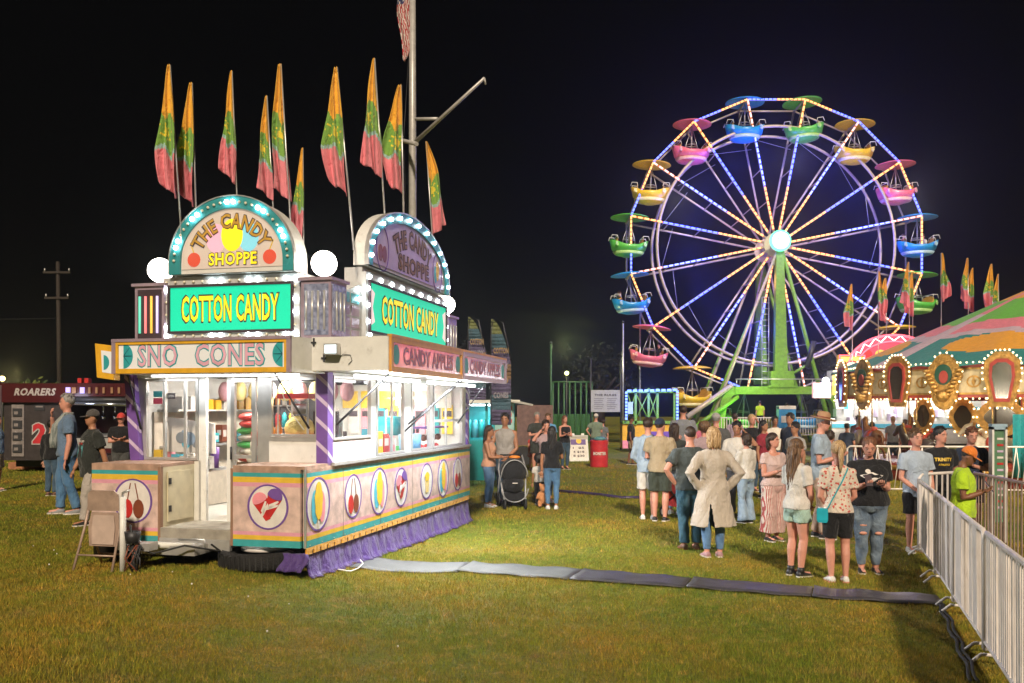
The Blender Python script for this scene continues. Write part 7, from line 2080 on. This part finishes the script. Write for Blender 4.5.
# ---- queue
person('man in pale blue hoodie and white shorts at the left end of the queue', 648, 419, fy=519, phi=168, skin='rosy', top=('hoodie', lblue), bottom=('shorts', wht, .88), shoe=shw, hair=('short', 'dark'), arms=('phone', 'clasp'))
person('man in khaki tee, navy cap and dark shorts with folded arms', 660, 417, fy=521, phi=160, skin='rosy', w=1.08, top=('tee', tan_f), bottom=('shorts', C_('dark_green_shorts', (.05, .06, .045)), .9), shoe=shb, hair=('short', 'dark'), hat=('cap', navy), arms=('folded', 'folded'), yaw=-20)
person('woman with long dark hair and dark top beside the red wagon', 675, 424, fy=514, phi=150, sex='f', skin='rosy', top=('tee', char), bottom=('slim', jean_l), shoe=shw, hair=('long', 'dark', 1.2), arms=('face', 'down'))
person('man in dark grey tee and jeans standing left of the cardigan woman', 690, 427, fy=549, phi=184, skin='rosy', w=1.15, top=('tee', C_('slate_tee', (.07, .085, .085))), bottom=('pants', C_('teal_jeans', (.03, .09, .14), kind='denim', col2=(.06, .14, .20))), shoe=shbr, hair=('buzz', 'dark'), arms=('down', 'hips'), sole=brown)
cw = person('blonde woman in a long oatmeal cardigan with hands on hips', 713, 428, fy=557, phi=182, sex='f', skin='rosy', w=1.12, top=('cardigan', oat, .245), bottom=('slim', jean), shoe=shp, hair=('bob', 'blond', .75), arms=('hips', 'hips'))
person('man in grey shirt seen from behind among the crowd by the green leg', 683, 406, D=22, phi=180, skin='rosy', w=1.2, top=('tee', C_('blue_grey', (.22, .23, .26))), bottom=('pants', jean_d), shoe=shb, hair=('buzz', 'dark'))
person('woman with curly brown hair between the grey tee man and the cardigan woman', 704, 423, D=17.5, phi=190, sex='f', skin='rosy', top=('tee', mauvef), bottom=('slim', jean), shoe=shw, hair=('afro', 'brown'))
person('man in grey cap and dark tee behind the cardigan woman', 716, 412, D=19.5, phi=170, skin='rosy', w=1.2, top=('tee', C_('graphite', (.10, .10, .10))), bottom=('shorts', char), shoe=shb, hair=('short', 'grey'), hat=('cap', greysh))
m = person('young man in white printed tee behind the cardigan woman', 737, 422, D=16.0, phi=-15, skin='tan', top=('tee', wht), bottom=('pants', C_('grey_trousers', (.2, .2, .22))), shoe=shw, hair=('short', 'black'), arms=('down', 'head'), pitch=10)
person('woman in white sweater and flared jeans with dark bobbed hair', 746, 434, fy=523, phi=205, sex='f', skin='rosy', top=('long', wht, .50), bottom=('flare', jean_l), shoe=shb, hair=('bob', 'dark', .5), arms=('phone', 'folded'))
person('woman in pale top and red striped wide trousers holding a snack', 773, 434, fy=541, phi=25, sex='f', skin='rosy', w=1.12, top=('crop', C_('pale_pink_top', (.62, .46, .44)), .52), bottom=('wide', strp), shoe=shb, hair=('long', 'dark', .7), arms=('phone', 'phone'), yaw=20)
person('young man with raised arm in black top behind the white tee man', 752, 415, D=21, phi=10, sex='f', skin='rosy', top=('tee', blk_f), bottom=('slim', jean_d), shoe=shb, hair=('bun', 'blond'), arms=('down', 'head'))
person('woman with long black hair and red top in the middle of the crowd', 764, 421, D=19.5, phi=40, sex='f', skin='tan', top=('tee', burg), bottom=('slim', jean_d), shoe=shb, hair=('long', 'black', 1.6))
person('bearded man in white tee deep in the crowd', 775, 417, D=24, phi=5, skin='brown', top=('tee', wht), bottom=('pants', jean_d), shoe=shb, hair=('short', 'black'))
person('tall young man in navy tee looking left in the crowd', 790, 414, D=20.5, phi=-60, skin='tan', top=('tee', navy), bottom=('pants', jean_d), shoe=shb, hair=('short', 'black'))
person('dark haired man in grey tee behind the long haired girl', 795, 423, D=17.8, phi=-65, skin='tan', top=('tee', greysh), bottom=('pants', jean_d), shoe=shb, hair=('short', 'black'))
person('person in pink top seen at the back of the crowd', 693, 419, D=23, phi=185, sex='f', skin='rosy', top=('tee', C_('rose', (.55, .15, .25))), bottom=('slim', jean_d), shoe=shb, hair=('bun', 'black'))
person('woman in lavender hat and shirt by the green stair', 735, 414, D=27, phi=160, sex='f', skin='rosy', top=('tee', C_('lavender', (.45, .35, .48))), bottom=('slim', jean_d), shoe=shb, hair=('short', 'dark'))
person('ride attendant in hi-vis green tee on the wheel platform', 760, 401, D=42, z0=.95, phi=178, skin='rosy', w=1.1, top=('tee', hivis), bottom=('pants', blk_f), shoe=shb, hair=('short', 'dark'))
person('ride attendant behind the blue control box', 787, 403, D=42, z0=.95, phi=150, skin='rosy', top=('tee', navy), bottom=('pants', blk_f), shoe=shb, hair=('short', 'dark'))
fed = person('tall older man in straw hat, pale blue shirt and pink trousers', 821, 411, fy=538, phi=62, skin='rosy', top=('polo', lblue, .47), bottom=('pants', kh_p), shoe=shb, hair=('short', 'grey'), hat=('fedora', mat('straw_hat', (.42, .24, .13), .7, bump=.5, bscale=90)), arms=('phone', 'phone'), pitch=12, stride=.04)
person('person in pink and white top beside the straw hat man', 830, 432, D=15.2, phi=160, sex='f', hs=1.0, skin='rosy', top=('tee', C_('coral', (.75, .35, .38))), bottom=('pants', kh_p), shoe=shb, hair=('short', 'dark'))
g1 = person('girl with very long brown hair, white tee, mint shorts and black high-tops', 797, 440, fy=576, phi=118, sex='f', skin='rosy', top=('tee', wht, .50), bottom=('shorts', mint, .42), shoe=shb, hair=('wavy', 'brown', 2.3), arms=('low', 'low'), sole=shw, hs=1.04)
for l in g1['legs']:
    b = MB(); b.tube([l[4] + V((0, 0, -.02)), l[4] + V((0, 0, .05))], [.042, .040], shb, 10); b.build('shoe_collar', g1['root'])
g2 = person('girl in floral tee and black shorts with a turquoise bag strap', 838, 442, fy=582, phi=176, sex='f', skin='rosy', w=.95, top=('tee', floral, .50), bottom=('bike', blk_f, .80), shoe=shw, hair=('pony', 'blond', 1.0), arms=('low', 'low'), sole=shred, hs=1.03)
q = g2['q']
b = MB(); st_ = mat('strap_turquoise', (.02, .38, .48), .4)
for sg, n_ in ((1, 12),):
    pts = []
    me = g2['shirt'].data; bm = bmesh.new(); bm.from_mesh(me); tr = BVHTree.FromBMesh(bm); bm.free()
    for k in range(n_ + 1):
        t_ = k / n_; x = -.055 * q + .15 * q * t_; z = .82 * q - .30 * q * t_
        r = tr.ray_cast(V((-x * -1, 1, z)), V((0, -1, 0))); y = r[0].y if r[0] else .07 * q
        pts.append(V((x, y + .008, z)))
    b.tube(pts, .013, st_, 6, flat=.4)
b.build('bag_strap', g2['root'])
Mz = Matrix.Rotation(R(176), 3, 'Z')
b = MB(); b.loft([[V((sx * .06 * k_, .0 + sy * .03 * k_, z)) for sx, sy in ((-1, -1), (1, -1), (1, 1), (-1, 1))] for z, k_ in ((-.11, .8), (-.08, 1), (.04, 1), (.05, .8))], st_, False); b.tube([(-.05, 0, .055), (.05, 0, .055)], .010, alu, 6)
tag(b.build('shoulder_bag', None, g2['root'].location + Mz @ V((.115 * q, .03 * q, .50 * q)), (0, 0, R(150))), 'turquoise shoulder bag at the hip of the girl in the floral tee', 'bag')
g3 = person('woman in black printed tee and ripped jeans looking at her phone', 869, 437, fy=573, phi=-8, sex='f', skin='rosy', w=1.38, belly=.01, top=('tee', blk_f, .50), bottom=('slim', C_('ripped_jeans', (.07, .11, .18), kind='denim', col2=(.22, .28, .34))), shoe=shb, hair=('pony', 'auburn', .5), arms=('phone', 'phone'), pitch=20, yaw=-8)
q = g3['q']
printed(g3, [('s', [(.5 * math.cos(a) * (1 + .3 * math.sin(3 * a)), .5 * math.sin(a) * (1 + .25 * math.cos(4 * a))) for a in [2 * PI * i / 18 for i in range(18)]], -.01, .715 * q, .22, .09, m_white),
             ('s', [(.5 * math.cos(a), .5 * math.sin(a)) for a in [2 * PI * i / 10 for i in range(10)]], -.05, .755 * q, .06, .05, m_white)])
b = MB(); sk = SK['rosy']
for (l, z, w_) in ((g3['legs'][0], .30, .05), (g3['legs'][1], .30, .055), (g3['legs'][0], .36, .04)):
    b.sphere(V((l[2].x, l[2].y - .045 * q, z * q)), .045, sk, 10, 6, (1, .4, .45))
b.build('knee_skin', g3['root'])
phone(g3, -1, 'black phone in the hands of the woman in the black printed tee')
# ---- boys at the barricade
person('boy in pale blue tee and black shorts leaning at the barricade end', 916, 430, fy=552, phi=2, skin='rosy', hs=1.05, w=.95, top=('tee', C_('ice_blue', (.42, .50, .62)), .46), bottom=('shorts', blk_f, .8), shoe=shw, hair=('short', 'brown'), arms=('low', 'down'), yaw=6)
b2 = person('boy in black tee with yellow TRINITY lettering behind the barricade', 940, 428, D=12.9, phi=-4, skin='rosy', hs=1.02, top=('tee', blk_f, .46), bottom=('shorts', blk_f), shoe=shw, hair=('short', 'black'), arms=('down', 'down'), yaw=28)
q = b2['q']; printed(b2, [('text', 'TRINITY', .0, .735 * q, .24, .05, gold), ('text', 'ATHLETICS', .01, .69 * q, .16, .028, gold)])
person('boy in dark tee with folded arms looking down beside the orange cap', 971, 428, D=13.4, phi=-5, skin='rosy', hs=1.02, top=('tee', navy, .46), bottom=('shorts', blk_f), shoe=shw, hair=('short', 'auburn'), arms=('down', 'folded'), pitch=12)
pm_ = person('man in hi-vis tee and orange cap looking at a phone inside the queue lane', 963, 443, D=10.4, phi=62, skin='brown', w=1.1, top=('tee', hivis, .46), bottom=('pants', jean_d), shoe=shb, hair=('short', 'black'), hat=('cap', orangef), arms=('phone', 'phone'), pitch=28)
phone(pm_, 1, 'dark phone held by the man in the orange cap')
# ---- beyond the carousel fence
for i, (px, hy, D, phi, col, hc, lab) in enumerate(((858, 416, 29, 190, mauvef, 'dark', 'person in mauve top queueing at the neon food stand'), (872, 423, 27, 180, grnf, 'black', 'person in bright green tee behind the white barricades'), (893, 417, 30, 170, lblue, 'blond', 'person in pale blue top at the lit counter of the neon stand'), (905, 420, 30.5, 200, wht, 'brown', 'woman in white beside the pale blue shirted customer'), (847, 424, 26, 150, navy, 'black', 'person in navy tee close to the straw hat man'))):
    person(lab, px, hy, D=D, phi=phi, sex='mf'[i % 2], skin='rosy', top=('tee', col), bottom=('pants', jean_d), shoe=shb, hair=('short', hc), group='customers near the carousel')
# ---- riders in the gondolas
def rider(k, dx, lab, col, hc):
    p = wp(WR, ANG[k], WT / 2) + V((WC.x, WC.y, 0)); D = p.y
    px = 512 + (p.x + dx) / D * F; z0 = p.z - 2.36; hh = 1.62
    hy = 408 - (z0 + hh - HZ) / D * F
    person(lab, px, hy, D=D, phi=(70 if dx < 0 else -70), sit=True, z0=z0, skin='rosy', top=('tee', col), bottom=('pants', jean_d), hair=('short', hc), group='riders in the wheel gondolas', arms=('fwd', 'fwd'))
rider(3, -.50, 'left rider in the blue gondola on the right of the wheel', redf, 'brown'); rider(3, .50, 'right rider in the blue gondola on the right of the wheel', wht, 'dark')
rider(11, -.45, 'rider in the blue gondola low on the left of the wheel', C_('dusty_red', (.4, .1, .1)), 'auburn'); rider(10, .45, 'rider in the pink gondola low on the left of the wheel', blk_f, 'dark')
# ================================================================ GROUND AND GRASS
def ground_material(name, blades=False):
    m, t, b = nt(name); L = t.links.new
    geo = t.nodes.new('ShaderNodeNewGeometry')
    def noise_(sc, det, lo, hi, rough=.55):
        n = t.nodes.new('ShaderNodeTexNoise'); n.inputs['Scale'].default_value = sc; n.inputs['Detail'].default_value = det; n.inputs['Roughness'].default_value = rough
        L(geo.outputs['Position'], n.inputs['Vector'])
        r = t.nodes.new('ShaderNodeMapRange'); r.inputs['From Min'].default_value = lo; r.inputs['From Max'].default_value = hi
        L(n.outputs['Fac'], r.inputs['Value']); return r.outputs['Result']
    def mix(f, a, c):
        x = t.nodes.new('ShaderNodeMix'); x.data_type = 'RGBA'
        L(f, x.inputs['Factor'])
        for s_, v in (('A', a), ('B', c)):
            if isinstance(v, tuple): x.inputs[s_].default_value = (*v, 1)
            else: L(v, x.inputs[s_])
        return x.outputs['Result']
    k = 1.0 if not blades else 1.12
    c = mix(noise_(.38, 5, .42, .60), (.14 * k, .19 * k, .018), (.33 * k, .225 * k, .030))
    c = mix(noise_(2.2, 6, .42, .64, .7), c, (.20 * k, .24 * k, .022))
    c = mix(noise_(1.1, 6, .56, .70, .7), c, (.26 * k, .17 * k, .06))
    c = mix(noise_(7.0, 5, .50, .72, .7), c, (.42 * k, .30 * k, .075))
    c = mix(noise_(38, 3, .50, .75), c, (.09, .12, .015))
    L(c, b.inputs['Base Color']); b.inputs['Roughness'].default_value = .75; b.inputs['Specular IOR Level'].default_value = .2
    if not blades:
        n = t.nodes.new('ShaderNodeTexNoise'); n.inputs['Scale'].default_value = 26; n.inputs['Detail'].default_value = 8; n.inputs['Roughness'].default_value = .8
        L(geo.outputs['Position'], n.inputs['Vector'])
        bp = t.nodes.new('ShaderNodeBump'); bp.inputs['Strength'].default_value = 1; bp.inputs['Distance'].default_value = .06
        L(n.outputs['Fac'], bp.inputs['Height']); L(bp.outputs['Normal'], b.inputs['Normal'])
    else:
        at = t.nodes.new('ShaderNodeAttribute'); at.attribute_name = 'tone'
        x = t.nodes.new('ShaderNodeMix'); x.data_type = 'RGBA'; x.blend_type = 'MULTIPLY'; x.inputs['Factor'].default_value = 1
        L(c, x.inputs['A']); L(at.outputs['Color'], x.inputs['B']); L(x.outputs['Result'], b.inputs['Base Color'])
        b.inputs['Transmission Weight'].default_value = 0
    return m
gx = sorted(set([-160, -90, -60, -45] + list(np.round(np.arange(-34, 34.1, 1.0), 2)) + list(np.round(np.arange(-5, 0, .25), 2)) + [45, 60, 90, 160]))
gy = sorted(set([-40, -15, -5] + list(np.round(np.arange(0, 40, .8), 2)) + [45, 50, 60, 80, 110, 150, 200]))
vs = [(x, y, gh(x, y)) for y in gy for x in gx]; nxx = len(gx)
fs = [(j * nxx + i, j * nxx + i + 1, (j + 1) * nxx + i + 1, (j + 1) * nxx + i) for j in range(len(gy) - 1) for i in range(nxx - 1)]
me = bpy.data.meshes.new('ground'); me.from_pydata(vs, [], fs); me.materials.append(ground_material('field_grass'))
me.polygons.foreach_set('use_smooth', [True] * len(fs))
o = bpy.data.objects.new('ground', me); COL.objects.link(o); o['kind'] = 'structure'
rng = np.random.default_rng(5)
def ghv(x, y):
    t = np.clip((-x - .9) / 2.4, 0, 1); return .24 * t * t * (3 - 2 * t) + .012 * np.sin(x * .9 + 1.3) * np.sin(y * .7)
parts = []
for (y0, y1, n, hb, wb) in ((5.2, 8.0, 190000, .032, .0042), (8.0, 12.0, 210000, .034, .0055), (12.0, 20.0, 170000, .038, .009), (20, 34, 90000, .045, .016)):
    y = np.sqrt(rng.uniform(y0 ** 2, y1 ** 2, n)); x = rng.uniform(-.66, .66, n) * y
    parts.append((x, y, np.full(n, hb), np.full(n, wb)))
x, y, hb, wb = [np.concatenate([p[k] for p in parts]) for k in range(4)]
# keep blades off the trailer floor area and the mats
lx = (x - C0.x) * CT + (y - C0.y) * ST; ly = -(x - C0.x) * ST + (y - C0.y) * CT
keep = ~((lx > -2.3) & (lx < -.1) & (ly > .4) & (ly < 6.0))
for qd in MT:
    pts = [G(*q) for q in qd]; ins = np.ones(len(x), bool)
    for i in range(4):
        a, c = pts[i], pts[(i + 1) % 4]
        ins &= ((c.x - a.x) * (y - a.y) - (c.y - a.y) * (x - a.x)) < 0.0
    ins2 = np.ones(len(x), bool)
    for i in range(4):
        a, c = pts[i], pts[(i + 1) % 4]
        ins2 &= ((c.x - a.x) * (y - a.y) - (c.y - a.y) * (x - a.x)) > 0.0
    keep &= ~(ins | ins2)
x, y, hb, wb = x[keep], y[keep], hb[keep], wb[keep]
n = len(x)
clump = .55 + .45 * np.sin(x * 5.1 + 2 * np.sin(y * 3.7)) * np.sin(y * 4.3 + 2 * np.sin(x * 2.9)) + .35 * np.sin(x * 1.1 + y * .9)
hb = hb * np.clip(.75 + .5 * clump, .4, 1.5) * rng.uniform(.5, 1.35, n)
th = rng.uniform(0, 2 * np.pi, n); ben = rng.uniform(0, 1, n) ** 1.3 * hb * 1.1; tb = rng.uniform(0, 2 * np.pi, n)
z = ghv(x, y) - .003
co = np.empty((n, 3, 3), np.float32)
co[:, 0, 0] = x - np.cos(th) * wb / 2; co[:, 0, 1] = y - np.sin(th) * wb / 2; co[:, 0, 2] = z
co[:, 1, 0] = x + np.cos(th) * wb / 2; co[:, 1, 1] = y + np.sin(th) * wb / 2; co[:, 1, 2] = z
co[:, 2, 0] = x + np.cos(tb) * ben; co[:, 2, 1] = y + np.sin(tb) * ben; co[:, 2, 2] = z + hb
me = bpy.data.meshes.new('grass')
me.vertices.add(n * 3); me.loops.add(n * 3); me.polygons.add(n)
me.vertices.foreach_set('co', co.ravel()); me.loops.foreach_set('vertex_index', np.arange(n * 3, dtype=np.int32))
me.polygons.foreach_set('loop_start', np.arange(0, n * 3, 3, dtype=np.int32))
me.update(calc_edges=True)
tone = np.repeat(rng.choice([.55, .8, 1.0, 1.25, 1.6], n, p=[.2, .25, .28, .2, .07]), 3); col = np.ones((n * 3, 4), np.float32)
br = np.repeat(rng.uniform(0, 1, n) < .14, 3)
col[:, 0] = tone * np.where(br, 1.7, 1); col[:, 1] = tone * np.where(br, 1.15, 1); col[:, 2] = tone * np.where(br, 1.5, 1)
at = me.color_attributes.new('tone', 'FLOAT_COLOR', 'POINT'); at.data.foreach_set('color', col.ravel())
me.materials.append(ground_material('grass_blades', True))
o = bpy.data.objects.new('grass', me); COL.objects.link(o); tag(o, 'short yellow green mown grass with brown patches', 'grass', None, 'stuff')
# clover flowers and litter specks in the grass
cl = MB().sphere((0, 0, .045), .011, m_white, 6, 4).mesh('clover_flower')
b = MB()
for k in range(12):
    yy = RND.uniform(7.0, 11); xx = RND.uniform(-.58, -.12) * yy
    b.sphere((xx, yy, gh(xx, yy) + .035), .006 + .004 * RND.random(), m_white, 5, 4)
tag(b.build('clover_flowers', None), 'tiny white clover flowers scattered in the grass by the chair and tyre', 'flowers', None, 'stuff')
# ================================================================ ADDED HAZE: even, thin, forward scattering volume standing in for lens bloom
m = bpy.data.materials.new('bloom_haze'); m.use_nodes = True; t = m.node_tree
for n_ in list(t.nodes):
    if n_.type != 'OUTPUT_MATERIAL': t.nodes.remove(n_)
pv = t.nodes.new('ShaderNodeVolumePrincipled'); pv.inputs['Color'].default_value = (.92, .94, 1, 1); pv.inputs['Density'].default_value = HAZE_D; pv.inputs['Anisotropy'].default_value = .87
t.links.new(pv.outputs[0], t.nodes['Material Output'].inputs['Volume'])
b = MB(); b.box((-166, -45, -2.0), (166, 206, 21.0), m); o = b.build('haze', None); o['kind'] = 'stuff'; o['label'] = 'thin night haze over the fairground'
